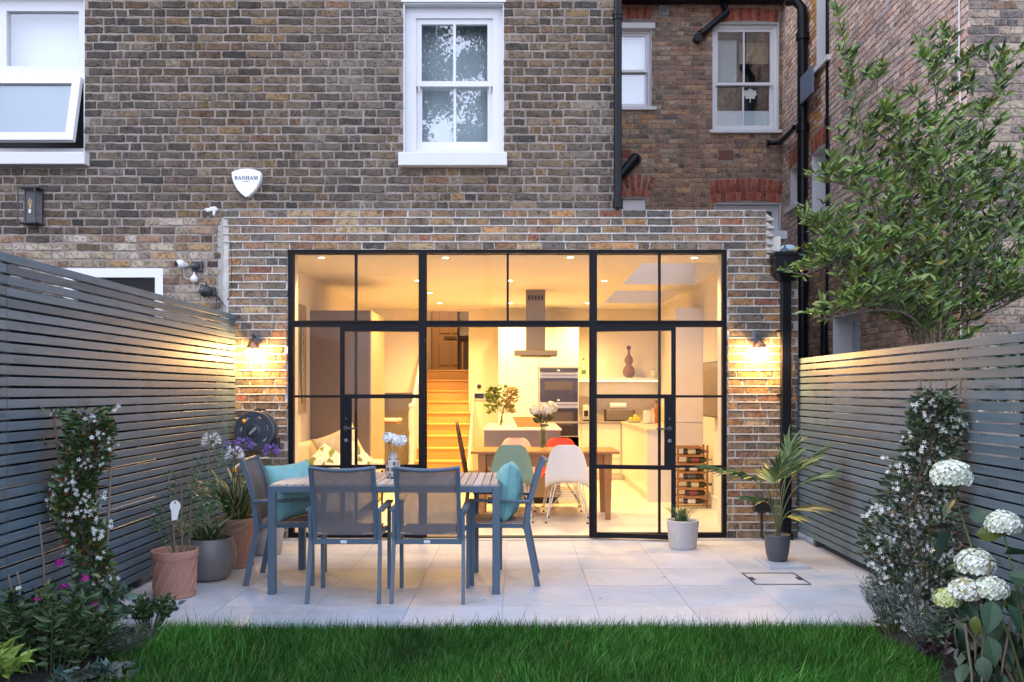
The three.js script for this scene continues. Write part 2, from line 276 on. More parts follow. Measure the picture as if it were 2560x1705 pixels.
// sash window in an opening whose wall face is at z = 0 of the parent: > frame, sash, pane, blind, sill
function sashWindow(parent, x0, x1, y0, y1, o) {
  const w = sub('window', parent, [0, 0, o.z ?? 0]), d = o.reveal ?? 0.1, f = o.frame ?? 0.06, s = o.sash ?? 0.045, mid = o.mid ?? (y0 + y1) / 2;
  part('frame', bars([[x0, x0 + f, y0, y1], [x1 - f, x1, y0, y1], [x0 + f, x1 - f, y1 - f, y1], [x0 + f, x1 - f, y0, y0 + f * 0.7]], -d - 0.12, -d), M.white, w);
  if (o.lining !== false) part('reveal', bars([[x0 - 0.001, x0 + 0.012, y0, y1], [x1 - 0.012, x1 + 0.001, y0, y1], [x0 + 0.012, x1 - 0.012, y1 - 0.012, y1 + 0.001]], -d + 0.002, -0.004), M.sillWhite, w);
  const a = x0 + f, b = x1 - f, lo = y0 + f * 0.7, hi = y1 - f;
  const halves = [[lo, mid + s / 2, -d - 0.105, -d - 0.065], [mid - s / 2, hi, -d - 0.062, -d - 0.022]];
  halves.forEach(([c, e, z0, z1], k) => {
    const bot = k ? s : s * (o.bottomRail ?? 1.7), list = [[a, a + s, c, e], [b - s, b, c, e], [a + s, b - s, c, c + bot], [a + s, b - s, e - s, e]], n = o.bars ?? 1, xs = [a + s];
    for (let i = 1; i <= n; i++) { const x = a + (b - a) * i / (n + 1); list.push([x - 0.012, x + 0.012, c + bot, e - s]); xs.push(x); }
    xs.push(b - s);
    part('sash', bars(list, z0, z1), M.white, w);
    for (let i = 0; i <= n; i++) part('pane', boxG(xs[i] + (i ? 0.012 : 0), xs[i + 1] - (i < n ? 0.012 : 0), c + bot, e - s, (z0 + z1) / 2 - 0.002, (z0 + z1) / 2 + 0.002), M.doubleGlass, w);
  });
  if (o.horns) for (const x of [a + s / 2, b - s / 2]) part('sash_horn', new GB().tube([[x, mid - s / 2, -d - 0.04], [x, mid - s / 2 - 0.05, -d - 0.045]], 0.016, 0.006).geo(), M.white, w);
  for (const [c, e, m, name, xa, xb, zz] of o.behind ?? []) part(name, boxG(xa ?? a, xb ?? b, c, e, -d - (zz ?? 0.17) - 0.006, -d - (zz ?? 0.17)), m, w);
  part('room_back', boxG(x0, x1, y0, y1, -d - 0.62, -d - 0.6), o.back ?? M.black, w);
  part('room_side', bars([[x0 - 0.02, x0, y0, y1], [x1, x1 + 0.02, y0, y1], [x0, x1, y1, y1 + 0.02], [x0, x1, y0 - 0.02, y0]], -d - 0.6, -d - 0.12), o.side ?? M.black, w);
  if (o.sill) { const [l, rr, hh, pp] = o.sill; part('sill', rbox(x1 - x0 + l + rr, hh, pp + d, 0.008), M.sillWhite, w, [(x0 - l + x1 + rr) / 2, y0 - hh / 2, (pp - d) / 2]); }
  return w;
}
// red rubbed-brick arch over an opening: each voussoir a brick of its own
function archBricks(parent, x0, x1, y0, y1, rise, n, z, split) {
  const c = (x0 + x1) / 2, half = (x1 - x0) / 2, rr = (half * half + rise * rise) / (2 * rise || 1), cy = y0 + rise - rr;
  for (let i = 0; i < n; i++) {
    const t = ((i + 0.5) / n - 0.5) * 2, a0 = Math.asin(half * 0.94 / rr) * t, bw = 2 * half / n, L = y1 - y0 - rise * 0.3;
    const cuts = split ? (i % 2 ? [0, 0.36, 1] : [0, 0.66, 1]) : [0, 1];
    for (let k = 0; k + 1 < cuts.length; k++) {
      const m = part('arch_brick', brickKind(0.2, 0.065)[i % 4], brickMat(REDS[(i * 7 + k * 3) % 4]), parent), len = L * (cuts[k + 1] - cuts[k]) - 0.008, at = rr + L * (cuts[k] + cuts[k + 1]) / 2;
      m.position.set(c + Math.sin(a0) * at, cy + Math.cos(a0) * at, z + 0.006); m.rotation.z = Math.PI / 2 - a0; m.scale.set(len / 0.2, (bw - 0.008) / 0.065 * (0.985 + 0.03 * (k + i % 3) / 3), 1);
    }
  }
}

// ------------------------------------------------------------ the rear wall of the house, above and left of the extension
const EXT = { left: X(588, 0), right: X(1995, 0), top: Y(525, 0), parapetEnd: X(1926, 0) };
const OPEN = { x0: X(719, 0), x1: X(1818, 0), y0: 0, y1: Y(624, 0) };
{
  const holes = [[-5.6, X(212, 0), Y(386, 0), Y(-20, 0)], [X(1008, 0), X(1260, 0), Y(386, 0), Y(6, 0)], [X(160, 0), X(408, 0), 0.9, Y(671, 0)]];
  const xr = X(1548, 0), w = thing('house_rear_wall', 'dark London stock brick rear wall of the house above the glazed extension', 'brick wall');
  const s = new THREE.Shape([[-7, 0], [EXT.left, 0], [EXT.left, EXT.top], [xr, EXT.top], [xr, 8.6], [-7, 8.6]].map((p) => new THREE.Vector2(...p)));
  for (const [a, b, c, d] of holes) s.holes.push(new THREE.Path([[a, c], [a, d], [b, d], [b, c]].map((p) => new THREE.Vector2(...p))));
  part('mortar', new THREE.ExtrudeGeometry(s, { depth: 0.3, bevelEnabled: false }).translate(0, 0, -0.3), M.mortarOld, w);
  const weather = (u, v) => { const a = fbm(u * 0.11 + 0.37, v * 0.13 + 0.2, 5, 4, 11), b = fbm(u * 0.2 + 0.1, v * 0.09, 6, 3, 19), k = 0.62 + 0.80 * a; return [k, b > 0.52 ? Math.min(0.55, (b - 0.52) * 4) : 0]; };
  layBricks(w, { seed: 11, u0: -6.2, u1: xr, v0: 0.02, v1: 5.35, course: 0.0789, joint: 0.0175, stretcher: 0.217, header: 0.102, holes: [...holes, [EXT.left - 0.13, xr + 0.1, -1, EXT.top], [X(995, 0), X(1268, 0), Y(420, 0), Y(384, 0)], [-6.2, X(224, 0), Y(420, 0), Y(384, 0)]], proud: 0.006, place: flat(0), onlySeen: false,
    hidden: (px, py) => px < 600 && py > 640 + px * 0.28,
    palette: (u, v, r) => u < -2.55 && v < 3.02 && (v < 2.86 || u > -3.5) && r() < 0.85 ? pick(r, PALE) : pick(r, OLD).map((c, i, q) => { const [k, gr] = weather(u, v), mean = (q[0] + q[1] + q[2]) / 3, pale = u > 0.0 || (v < 3.75 && u > -1.4) ? 1.16 : 1; return (c + ((mean * [1, 1.0, 1.12][i]) - c) * gr) * k * pale; }).map((c) => c * (Math.abs(u - X(600, 0) - 0.02 * Math.sin(v * 9)) < 0.10 && v > 3.95 ? 0.62 : 1)) });
  // sooty mortar strip and the white dab where the extension meets the old wall
  const g = new GB(), r2 = RNG(31); for (let k = 0; k < 60; k++) { const y = 1.9 + k * 0.018, wv = 0.022 * fbm(k / 60, 0.3, 12, 3, 3); g.box(EXT.left - 0.150 - wv, EXT.left - 0.122 + wv, y, y + 0.0182, 0.0005, 0.006 + 0.001 * (k % 2)); }
  g.put('mortar_fillet', std([0.36, 0.34, 0.31], 0.95, { bumpMap: T.grit, bumpScale: 0.003 }), w);
  const dab = new GB(); for (let k = 0; k < 16; k++) { const a = r2() * 7, q = r2() * 0.05; dab.add(new THREE.SphereGeometry(0.022 + 0.02 * r2(), 7, 5), mat4(V(X(523, 0) + Math.cos(a) * q, Y(528, 0) + Math.sin(a) * q * 0.8, 0.004), eul(0, 0, 0), V(1.2, 0.7, 0.12))); }
  dab.put('white_filler', M.sillWhite, w);
  // middle sash window
  const mx0 = X(1008, 0), mx1 = X(1260, 0), my0 = Y(386, 0), bl = std([0.46, 0.52, 0.54], 0.9);
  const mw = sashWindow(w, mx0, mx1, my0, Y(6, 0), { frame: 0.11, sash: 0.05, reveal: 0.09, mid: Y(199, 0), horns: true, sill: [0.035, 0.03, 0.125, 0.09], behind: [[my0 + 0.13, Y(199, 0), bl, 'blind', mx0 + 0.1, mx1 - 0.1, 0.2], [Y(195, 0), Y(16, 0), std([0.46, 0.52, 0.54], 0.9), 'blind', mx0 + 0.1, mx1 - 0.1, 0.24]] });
  mw.userData.label = 'middle four-pane white sash window with trees mirrored in its glass';
  part('window_head', new GB().box(mx0 - 0.02, mx1 + 0.02, Y(6, 0), Y(-24, 0), -0.2, 0.012).geo(), M.sillWhite, w);
  // left casement window: fixed light above, top-hung light open below
  const lw = sub('window', w); lw.userData.label = 'left white casement window with its lower light tilted open';
  const rx = X(212, 0), ly0 = Y(386, 0), zz = -0.1, midY = Y(182, 0), topY = Y(16, 0), px1 = X(197, zz), lx = -5.6;
  part('frame', bars([[rx - 0.05, rx - 0.001, ly0, Y(-20, 0)], [lx, rx - 0.05, topY, topY + 0.09], [lx, rx - 0.05, midY - 0.025, midY + 0.045], [lx, rx - 0.05, ly0, ly0 + 0.085], [px1, rx - 0.05, midY + 0.045, topY], [lx, px1, midY + 0.045, midY + 0.1], [lx, X(16, zz), midY + 0.1, topY]], zz - 0.07, zz), M.white, lw);
  part('reveal', bars([[rx - 0.012, rx, ly0, Y(-20, 0)]], zz, -0.004), M.sillWhite, lw);
  part('window_head', boxG(lx, rx, topY + 0.09, Y(-22, 0), -0.3, -0.105), M.sillWhite, lw);
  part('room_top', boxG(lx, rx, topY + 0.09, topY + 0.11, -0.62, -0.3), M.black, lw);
  part('pane', boxG(X(16, zz), px1, midY + 0.1, topY, zz - 0.04, zz - 0.036), M.doubleGlass, lw);
  part('blind', boxG(lx, rx - 0.06, midY + 0.02, topY + 0.088, zz - 0.24, zz - 0.23), std([0.75, 0.78, 0.78], 0.9), lw);
  const op = sub('opening_light', lw, [0, midY - 0.03, zz + 0.012], [-0.235, 0, 0]), oh = midY - 0.03 - ly0 - 0.075, ox1 = rx - 0.056, f = 0.075;
  part('sash', bars([[ox1 - f, ox1, -oh, 0], [lx, ox1 - f, -f, 0], [lx, ox1 - f, -oh, -oh + f], [X(4, zz) - f, X(4, zz), -oh + f, -f]], 0, 0.055), M.white, op);
  part('pane', boxG(X(4, zz), ox1 - f, -oh + f, -f, 0.026, 0.03), M.doubleGlass, op);
  part('frosted_film', boxG(X(4, zz), ox1 - f, -oh + f, -f, 0.012, 0.014), std([0.13, 0.16, 0.20], 0.6), op);
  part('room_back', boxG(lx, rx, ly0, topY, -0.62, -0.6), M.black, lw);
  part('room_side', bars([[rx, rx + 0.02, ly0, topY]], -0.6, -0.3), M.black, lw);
  part('sill', rbox(X(224, 0) - lx, 0.115, 0.19, 0.008), M.sillWhite, lw, [(lx + X(224, 0)) / 2, ly0 - 0.0575, 0.0]);
  // low window half hidden by the left fence
  const bw = sub('window', w), bx0 = X(160, 0), bx1 = X(408, 0), by1 = Y(671, 0); bw.userData.label = 'low white-framed window partly hidden by the left fence';
  part('frame', bars([[bx0, bx0 + 0.085, 0.9, by1], [bx1 - 0.075, bx1, 0.9, by1], [bx0 + 0.085, bx1 - 0.075, by1 - 0.085, by1], [bx0 + 0.085, bx1 - 0.075, 0.9, 0.98]], -0.08, 0.008), M.white, bw);
  part('pane', boxG(bx0 + 0.085, bx1 - 0.075, 0.98, by1 - 0.085, -0.06, -0.056), M.glass, bw);
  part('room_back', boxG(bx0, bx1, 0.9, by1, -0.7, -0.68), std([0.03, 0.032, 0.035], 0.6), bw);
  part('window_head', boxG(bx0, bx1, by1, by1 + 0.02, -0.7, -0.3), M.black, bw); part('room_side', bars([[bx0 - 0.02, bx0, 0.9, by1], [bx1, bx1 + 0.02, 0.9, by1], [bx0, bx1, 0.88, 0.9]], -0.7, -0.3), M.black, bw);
  // side of the house above the flat roof, and its bulk
  part('return_wall', boxG(xr - 0.25, xr, EXT.top - 0.1, 8.6, -6.3, -0.3), M.mortarOld, w);
  layBricks(w, { seed: 15, u0: 0.01, u1: 5.98, v0: 3.0, v1: 7.6, course: 0.0789, joint: 0.0175, stretcher: 0.217, header: 0.102, proud: 0.006, hidden: () => true, place: (u, v, o) => mat4(V(xr + o, v, -u), eul(0, Math.PI / 2, 0)), palette: (u, v, r) => pick(r, OLD) });
}

// ------------------------------------------------------------ extension: brick piers and parapet round the steel screen
{
  const w = thing('extension_wall', 'brick piers and parapet of the extension with pale mixed stock bricks and white raised pointing', 'brick wall');
  const s = new THREE.Shape([[EXT.left - 0.12, 0], [OPEN.x0, 0], [OPEN.x0, OPEN.y1], [OPEN.x1, OPEN.y1], [OPEN.x1, 0], [EXT.right, 0], [EXT.right, Y(640, 0)], [EXT.parapetEnd - 0.04, Y(640, 0)], [EXT.parapetEnd - 0.04, EXT.top], [EXT.left - 0.12, EXT.top]].map((p) => new THREE.Vector2(...p)));
  part('mortar', new THREE.ExtrudeGeometry(s, { depth: 0.33, bevelEnabled: false }).translate(0, 0, -0.33 + 0.004), M.mortarNew, w);
  const tooth = (row) => (row % 2 ? 0.055 : 0);
  layBricks(w, { seed: 23, u0: EXT.left - 0.12, u1: EXT.right, v0: 0.0, v1: EXT.top - 0.005, course: 0.0755, joint: 0.0145, stretcher: 0.213, header: 0.102, bond: 'stretcher', holes: [[OPEN.x0, OPEN.x1, -1, OPEN.y1], [EXT.parapetEnd - 0.04, 9, Y(640, 0), 9]], proud: 0.007, place: flat(0.004),
    left: (v, row) => v > 2.95 ? EXT.left - 0.12 - (v - 2.9) * 0.0 + tooth(row) : EXT.left - 0.06, palette: (u, v, r) => pick(r, NEW) });
  // raised ribbon pointing, one strip to a bed joint
  const rb = RNG(5); for (let k = 1; k * 0.0755 < EXT.top; k++) { const y = k * 0.0755, runs = y > OPEN.y1 ? [[EXT.left - 0.11, y > Y(640, 0) ? EXT.parapetEnd - 0.03 : EXT.right - 0.01]] : [[EXT.left - 0.05, OPEN.x0 - 0.012], [OPEN.x1 + 0.012, EXT.right - 0.01]];
    for (const [a, b] of runs) { const n = Math.ceil((b - a) / 0.4), g = new GB(); for (let i = 0; i < n; i++) { const dy = (rb() - 0.5) * 0.004, hh = 0.0075 + 0.003 * rb(); g.box(a + (b - a) * i / n, a + (b - a) * (i + 1) / n, y - hh / 2 - 0.002 + dy, y + hh / 2 + 0.002 + dy, 0.002, 0.0145 + 0.002 * rb()); } g.put('pointing', M.mortarNew, w); } }
  // toothed end of the parapet: mortar left on each course's end
  for (let k = 0; k < 6; k++) { const y = EXT.top - 0.05 - k * 0.0755, x = EXT.parapetEnd - 0.045, g = new GB(), L = 0.075 + 0.02 * rb(); const a = [x, y - 0.045, 0.0], b = [x + L, y - 0.045 + 0.012, 0.0], c = [x, y + 0.02, 0.0], z = -0.1; g.quad([x, y - 0.05, 0.008], [x + L, y - 0.048, 0.008], [x + L * 0.75, y - 0.03, 0.008], [x, y + 0.02, 0.008]); g.quad([x, y + 0.02, 0.008], [x + L * 0.75, y - 0.03, 0.008], [x + L * 0.75, y - 0.03, z], [x, y + 0.02, z]); g.quad([x + L, y - 0.048, 0.008], [x, y - 0.05, 0.008], [x, y - 0.05, z], [x + L, y - 0.048, z]); g.put('mortar_tooth', M.mortarNew, w); }
  part('jamb', bars([[OPEN.x0 - 0.02, OPEN.x0 + 0.012, 0, OPEN.y1], [OPEN.x1 - 0.012, OPEN.x1 + 0.02, 0, OPEN.y1]], -0.345, -0.075), M.plaster, w);
  part('flashing', boxG(EXT.left - 0.02, X(1546, 0), EXT.top + 0.001, EXT.top + 0.011, -0.02, 0.012), std([0.34, 0.33, 0.33], 0.7, { bumpMap: T.grit, bumpScale: 0.004 }), w);
}
// flat roof behind the parapet
{ const g = new GB(), y0 = 2.88, y1 = 2.96, xa = X(1548, 0), xb = EXT.right; g.box(xa, 1.27, y0, y1, -6, -0.33); g.box(2.23, xb, y0, y1, -6, -0.33); for (const [a, b] of [[-0.84, -0.33], [-3.37, -2.73], [-6, -5.08]]) g.box(1.27, 2.23, y0, y1, a, b);
  tag(g.put('flat_roof', std([0.30, 0.30, 0.30], 0.9)), 'grey flat roof of the extension behind the parapet', 'roof', null, 'structure'); }
// ------------------------------------------------------------ recessed rear wall six metres back
const ZR = -6.0;
{
  const w = thing('recessed_wall', 'recessed brown brick wall behind the extension roof with two sash windows', 'brick wall', [0, 0, ZR]);
  const x = (px) => X(px, ZR), y = (py) => Y(py, ZR), xl = X(1548, 0) - 0.3, xr = 4.3;
  const A = [x(1540), x(1629), y(268), y(72)], B = [x(1781), x(1947), y(326), y(56)], C = [x(1786), x(1952), 2.99, y(508)], D = [x(1545), x(1615), 2.99, y(498)];
  const holes = [A, B, C, D];
  part('mortar', wallShape(xl, xr, 2.962, 8.2, holes, 0.3, 0), M.mortarOld, w);
  const arches = [[x(1540), x(1629), y(74), y(18)], [x(1776), x(1951), y(56), y(22)], [x(1775), x(1957), y(508), y(450)], [x(1545), x(1623), y(497), y(440)], [x(1799), x(1832), y(399), y(377)], [x(1545), x(1575), y(395), y(374)], [x(1770), x(1955), y(334), y(324)], [x(1640), x(1672), y(38), y(16)]];
  layBricks(w, { seed: 41, u0: xl, u1: xr, v0: 2.95, v1: y(8), course: 0.0792, joint: 0.012, stretcher: 0.222, header: 0.106, holes: [...holes, ...arches], proud: 0.006, place: (u, v, o) => mat4(V(u, v, o)),
    hidden: (px, py) => px < 1545 || (py > 524 && px < 1960), palette: (u, v, r) => { const bx = (u - x(1590)) / 0.3, by = v - y(300); return Math.abs(bx) < 1 && by < 0.1 && by > -0.35 ? pick(r, [[2, [0.42, 0.27, 0.15]], [2, [0.36, 0.29, 0.23]], [1, [0.2, 0.17, 0.16]]]) : u < x(1700) && v > y(420) && r() < 0.4 ? pick(r, GREYED) : pick(r, FAR); } });
  part('lower_wall', boxG(2.6, xr, 0, 2.96, 0.0, 0.02), brickMat([0.15, 0.105, 0.08]), w);
  const pane = std([0.70, 0.76, 0.78], 0.5);
  const wa = sashWindow(w, ...A, { frame: 0.045, sash: 0.04, reveal: 0.07, bars: 0, mid: y(172), horns: true, sill: [0.06, 0.07, 0.055, 0.05], behind: [[y(255), y(178), std([0.52, 0.57, 0.58], 0.8), 'blind'], [y(170), y(85), std([0.80, 0.82, 0.83], 0.8), 'blind']] });
  wa.userData.label = 'narrow white sash window beside the black downpipe';
  const wb = sashWindow(w, ...B, { frame: 0.065, sash: 0.045, reveal: 0.08, bars: 1, mid: y(204), horns: true, sill: [0.05, 0.035, 0.055, 0.06], back: std([0.022, 0.02, 0.021], 0.6),
    behind: [[y(309), y(268), pane, 'frosted_film', undefined, undefined, 0.115], [y(190), y(84), std([0.50, 0.53, 0.55], 0.8), 'blind', undefined, x(1852), 0.2], [y(138), y(84), std([0.40, 0.28, 0.17], 0.8), 'blind', x(1864), undefined, 0.3]] });
  wb.userData.label = 'wide white sash window with a paper maple leaf in its lower pane';
  { const s = new THREE.Shape(), pts = [[0, 1], [0.18, 0.7], [0.42, 0.78], [0.4, 0.5], [0.92, 0.62], [0.82, 0.3], [1, 0.12], [0.62, -0.28], [0.7, -0.5], [0.08, -0.46], [0.06, -1], [-0.06, -1], [-0.08, -0.46], [-0.7, -0.5], [-0.62, -0.28], [-1, 0.12], [-0.82, 0.3], [-0.92, 0.62], [-0.4, 0.5], [-0.42, 0.78], [-0.18, 0.7]]; pts.forEach(([a, b], i) => i ? s.lineTo(a * 0.115, b * 0.125) : s.moveTo(a * 0.115, b * 0.125));
    part('paper_leaf', new THREE.ExtrudeGeometry(s, { depth: 0.003, bevelEnabled: false }), std([0.62, 0.58, 0.54], 0.8), wb, [x(1882), y(229), -0.165]); }
  const wc = sashWindow(w, ...C, { frame: 0.05, sash: 0.05, reveal: 0.12, bars: 0, mid: y(655), behind: [[3.0, y(515), std([0.26, 0.38, 0.44], 0.7), 'blind']] });
  wc.userData.label = 'lower bay of blue glass behind the parapet end';
  part('door_head', boxG(D[0], D[1], D[2], D[3], -0.12, -0.04), M.sillWhite, w);
  archBricks(w, x(1545), x(1629), y(50), y(18), 0.02, 8, 0.0); archBricks(w, x(1777), x(1950), y(56), y(22), 0.03, 15, 0.0); archBricks(w, x(1775), x(1956), y(510), y(451), 0.055, 14, 0.0, true); archBricks(w, x(1556), x(1623), y(497), y(440), 0.045, 6, 0.0, true);
  part('window_head', boxG(x(1540), x(1637), y(72), y(58), -0.05, 0.03), M.sillWhite, w);
  for (const [a, b, c, d, m] of [[1799, 1832, 399, 377, [0.19, 0.05, 0.04]], [1556, 1575, 395, 375, [0.19, 0.05, 0.04]]]) { const g = new GB(); const n = 7; for (let i = 0; i <= n; i++) { const u = x(a) + (x(b) - x(a)) * i / n; g.box(u - 0.008, u + 0.008, y(c), y(d), -0.02, 0.008); } for (let i = 0; i <= 4; i++) { const v = y(c) + (y(d) - y(c)) * i / 4; g.box(x(a) - 0.008, x(b) + 0.008, v - 0.006, v + 0.006, -0.02, 0.0065); } g.put('air_brick', std(m, 0.9), w); }
  { const g = new GB(); const vx = x(1648), vx1 = x(1670), vy = y(37), vy1 = y(16); g.box(vx, vx1, vy, vy + 0.012, 0, 0.03); g.box(vx, vx1, vy1 - 0.012, vy1, 0, 0.03); g.box(vx, vx + 0.012, vy + 0.012, vy1 - 0.012, 0, 0.03); g.box(vx1 - 0.012, vx1, vy + 0.012, vy1 - 0.012, 0, 0.03); for (let i = 1; i < 6; i++) { const u = vx + (vx1 - vx) * i / 6; g.box(u - 0.004, u + 0.004, vy, vy1, 0.0, 0.02); } g.put('vent_grille', std([0.45, 0.5, 0.5], 0.6), w); }
  // eaves: soffit, gutter
  part('eaves', boxG(xl, xr + 0.1, y(12), y(-8), 0.0, 0.3), M.blackPipe, w);
  part('gutter', new GB().tube([[xl, y(8), 0.34], [x(1676), y(8), 0.34]], 0.055, 0.055, 10).geo(), M.blackPipe, w);
  part('roof', boxG(xl, xr, y(-8), 9.2, -2, 0.1), std([0.05, 0.05, 0.055], 0.8), w);
}
// pipes on and before the recessed wall
function pipe(label, pts, r, collars = [], group) {
  const t = thing('drain_pipe', label, 'pipe', [0, 0, 0], 0, group);
  new GB().tube(pts, r, r, 12).put('pipe', M.blackPipe, t);
  for (const [p, d, rr] of collars) new GB().tube([V(...p), V(...p).add(V(...d))], rr ?? r * 1.28, rr ?? r * 1.28, 12).put('collar', M.blackPipe, t);
  return t;
}
{
  const z = ZR + 0.09, xx = (p) => X(p, z), yy = (p) => Y(p, z);
  pipe('short black waste pipe slanting down across the red arch of the wide sash window', [[xx(1813), yy(-10), z], [xx(1811), yy(14), z], [xx(1818), yy(30), z], [xx(1752), yy(86), z], [xx(1745), yy(92), z - 0.1]], 0.055, [[[xx(1745), yy(94), z - 0.1], [0, 0, 0.14], ], [[xx(1758), yy(81), z], [xx(1752) - xx(1758), yy(86) - yy(81), 0], 0.07]]);
  pipe('black soil pipe stub leaning out of the wall above the covered low arch', [[xx(1588), yy(392), z - 0.08], [xx(1589), yy(396), z], [xx(1551), yy(440), z + 0.05]], 0.085, [[[xx(1589), yy(398), z], [0.0, 0, -0.1], 0.1]]);
  const zb = -0.0; // downpipe at the corner of the house
  const dx = X(1545, 0.1), g = [[dx, 8.4, 0.09], [dx, Y(505, 0.09), 0.09], [X(1549, 0.09), Y(524, 0.09), 0.085]];
  pipe('tall black downpipe at the right corner of the house ending on the parapet', g, 0.037, [[[dx, Y(50, 0.09), 0.09], [0, 0.07, 0]], [[dx, Y(40, 0.09), 0.09], [0, 0.02, 0], 0.055], [[dx, Y(520, 0.09), 0.09], [0, 0.08, 0]]]);
  const zp = -4.7, px = X(2006, zp);
  pipe('thick black soil pipe running down the neighbouring flank wall from the eaves', [[X(1976, zp), Y(-4, zp), zp - 0.1], [px - 0.1, Y(2, zp), zp], [px, Y(22, zp), zp], [px, 0, zp]], 0.075, [[[px, Y(100, zp), zp], [0, 0.1, 0]], [[px, Y(330, zp), zp], [0, 0.12, 0]], [[px, Y(720, zp), zp], [0, 0.1, 0]]]);
  const zq = -3.9, qx = X(2073, zq);
  pipe('slim black downpipe with a kink in front of the neighbouring flank windows', [[qx, 8.4, zq], [qx, Y(735, zq), zq], [qx - 0.02, Y(752, zq), zq], [X(2062, zq), Y(766, zq), zq], [X(2060, zq), Y(785, zq), zq], [X(2060, zq), 0, zq]], 0.05, [[[qx, Y(310, zq), zq], [0, 0.08, 0]], [[qx, Y(640, zq), zq], [0, 0.08, 0]]]);
  pipe('thin black waste pipe crossing the inner corner below the wide sash window', [[xx(1919), yy(357), z], [xx(1955), yy(357), z], [4.18, Y(357, -5.75), -5.75], [4.18, Y(318, -5.0), -5.0]], 0.04, [[[xx(1921), yy(357), z], [-0.02, 0, 0], 0.055]]);
}

// ------------------------------------------------------------ neighbouring flank wall on the right, and that house's own rear wall
const FX = 4.3;
{
  const w = thing('neighbour_flank_wall', 'pinkish brown brick flank wall of the neighbouring house running back on the right', 'brick wall', [FX, 0, 0], -Math.PI / 2);
  // local x runs towards the back of the garden room (world z = local x), local z faces the garden (world -x)
  const zx = (px) => CAMZ - FOCAL * FX / (px - VPX), hole = (pa, pb, y0, y1) => [zx(pa), zx(pb), y0, y1];
  const yAt = (py, px) => Y(py, zx(px));
  const H = [hole(2041, 2074, yAt(175, 2041), 7.6), hole(2030, 2076, yAt(545, 2030), yAt(388, 2030)), hole(1976, 2000, yAt(520, 1976), yAt(425, 1976)), hole(2082, 2152, 1.0, yAt(792, 2082))];
  part('mortar', wallShape(-6.3, -0.1, 0, 9.4, H, 0.3, 0), M.mortarOld, w);
  const ar = [[H[1][0] - 0.03, H[1][1] + 0.03, H[1][3], H[1][3] + 0.3], [H[2][0] - 0.03, H[2][1] + 0.03, H[2][3], H[2][3] + 0.3], [H[3][0] - 0.03, H[3][1] + 0.03, H[3][3], H[3][3] + 0.3]];
  layBricks(w, { seed: 57, u0: -6.0, u1: -0.1, v0: 1.2, v1: 7.7, course: 0.0792, joint: 0.012, stretcher: 0.222, header: 0.106, holes: [...H, ...ar], proud: 0.006, onlySeen: false,
    place: (u, v, o) => mat4(V(u, v, o)), palette: (u, v, r) => u < -4.2 && u > -4.75 && v > 4.6 && r() < 0.6 ? [0.42, 0.25, 0.12] : v < 3.4 ? pick(r, FAR) : pick(r, FLANK) });
  H.forEach((h, k) => {
    const win = sub('window', w), d = 0.2; win.userData.label = ['cropped upper window of the flank wall', 'arched white window in the middle of the flank wall', 'slim white window by the thick soil pipe', 'low white window just above the right fence'][k];
    part('reveal', bars([[h[0] - 0.001, h[0] + 0.012, h[2], h[3]], [h[1] - 0.012, h[1] + 0.001, h[2], h[3]], [h[0], h[1], h[3] - 0.012, h[3] + 0.001]], -d, -0.003), M.sillWhite, win);
    part('frame', bars([[h[0] + 0.012, h[0] + 0.07, h[2], h[3]], [h[1] - 0.07, h[1] - 0.012, h[2], h[3]], [h[0] + 0.07, h[1] - 0.07, h[3] - 0.07, h[3] - 0.012], [h[0] + 0.07, h[1] - 0.07, h[2], h[2] + 0.06], [h[0] + 0.07, h[1] - 0.07, (h[2] + h[3]) / 2 - 0.025, (h[2] + h[3]) / 2 + 0.025]], -d - 0.06, -d), M.white, win);
    part('pane', boxG(h[0] + 0.07, h[1] - 0.07, h[2] + 0.06, h[3] - 0.07, -d - 0.04, -d - 0.035), M.doubleGlass, win);
    part('blind', boxG(h[0], h[1], h[2], h[3], -d - 0.2, -d - 0.19), std([0.42, 0.46, 0.5], 0.8), win);
    part('sill', boxG(h[0] - 0.06, h[1] + 0.06, h[2] - 0.07, h[2], -0.08, 0.06), M.sillWhite, win);
    if (k) archBricks(w, h[0] - 0.02, h[1] + 0.02, h[3] - 0.01, h[3] + 0.25, 0.05, Math.max(5, Math.round((h[1] - h[0]) / 0.075)), 0.0);
  });
  part('bulk', boxG(-6.3, -0.5, 0, 9.4, -2.9, -0.9), M.black, w);
  const fl = part('grey_panel', boxG(zx(2025), zx(2056), yAt(262, 2025), yAt(196, 2025), 0.12, 0.15), std([0.13, 0.16, 0.23], 0.6), w); fl.userData.label = 'blue grey slate panel hung below the upper flank window';
  const cw = thing('neighbour_rear_wall', 'pale weathered brick wall facing the garden at the right edge', 'brick wall', [0, 0, -0.1]);
  part('mortar', boxG(FX + 0.0, 7.2, 0, 9.4, -0.3, 0), M.mortarOld, cw);
  layBricks(cw, { seed: 77, u0: FX - 0.004, u1: 7.1, v0: 1.0, v1: 5.4, course: 0.0789, joint: 0.0125, proud: 0.006, place: (u, v, o) => mat4(V(u, v, o)), palette: (u, v, r) => pick(r, GREYED) });
  const cb = thing('white_cable', 'thin white cable running down the corner of the neighbouring wall', 'cable'); const zc = -0.24, cx = 4.282;
  new GB().tube([[cx, 6.6, zc], [cx, Y(160, zc), zc], [cx, Y(250, zc), zc + 0.02], [cx, Y(330, zc), zc + 0.04], [cx, 1.2, zc + 0.03]], 0.009, 0.008, 6).put('cable', M.white, cb);
}

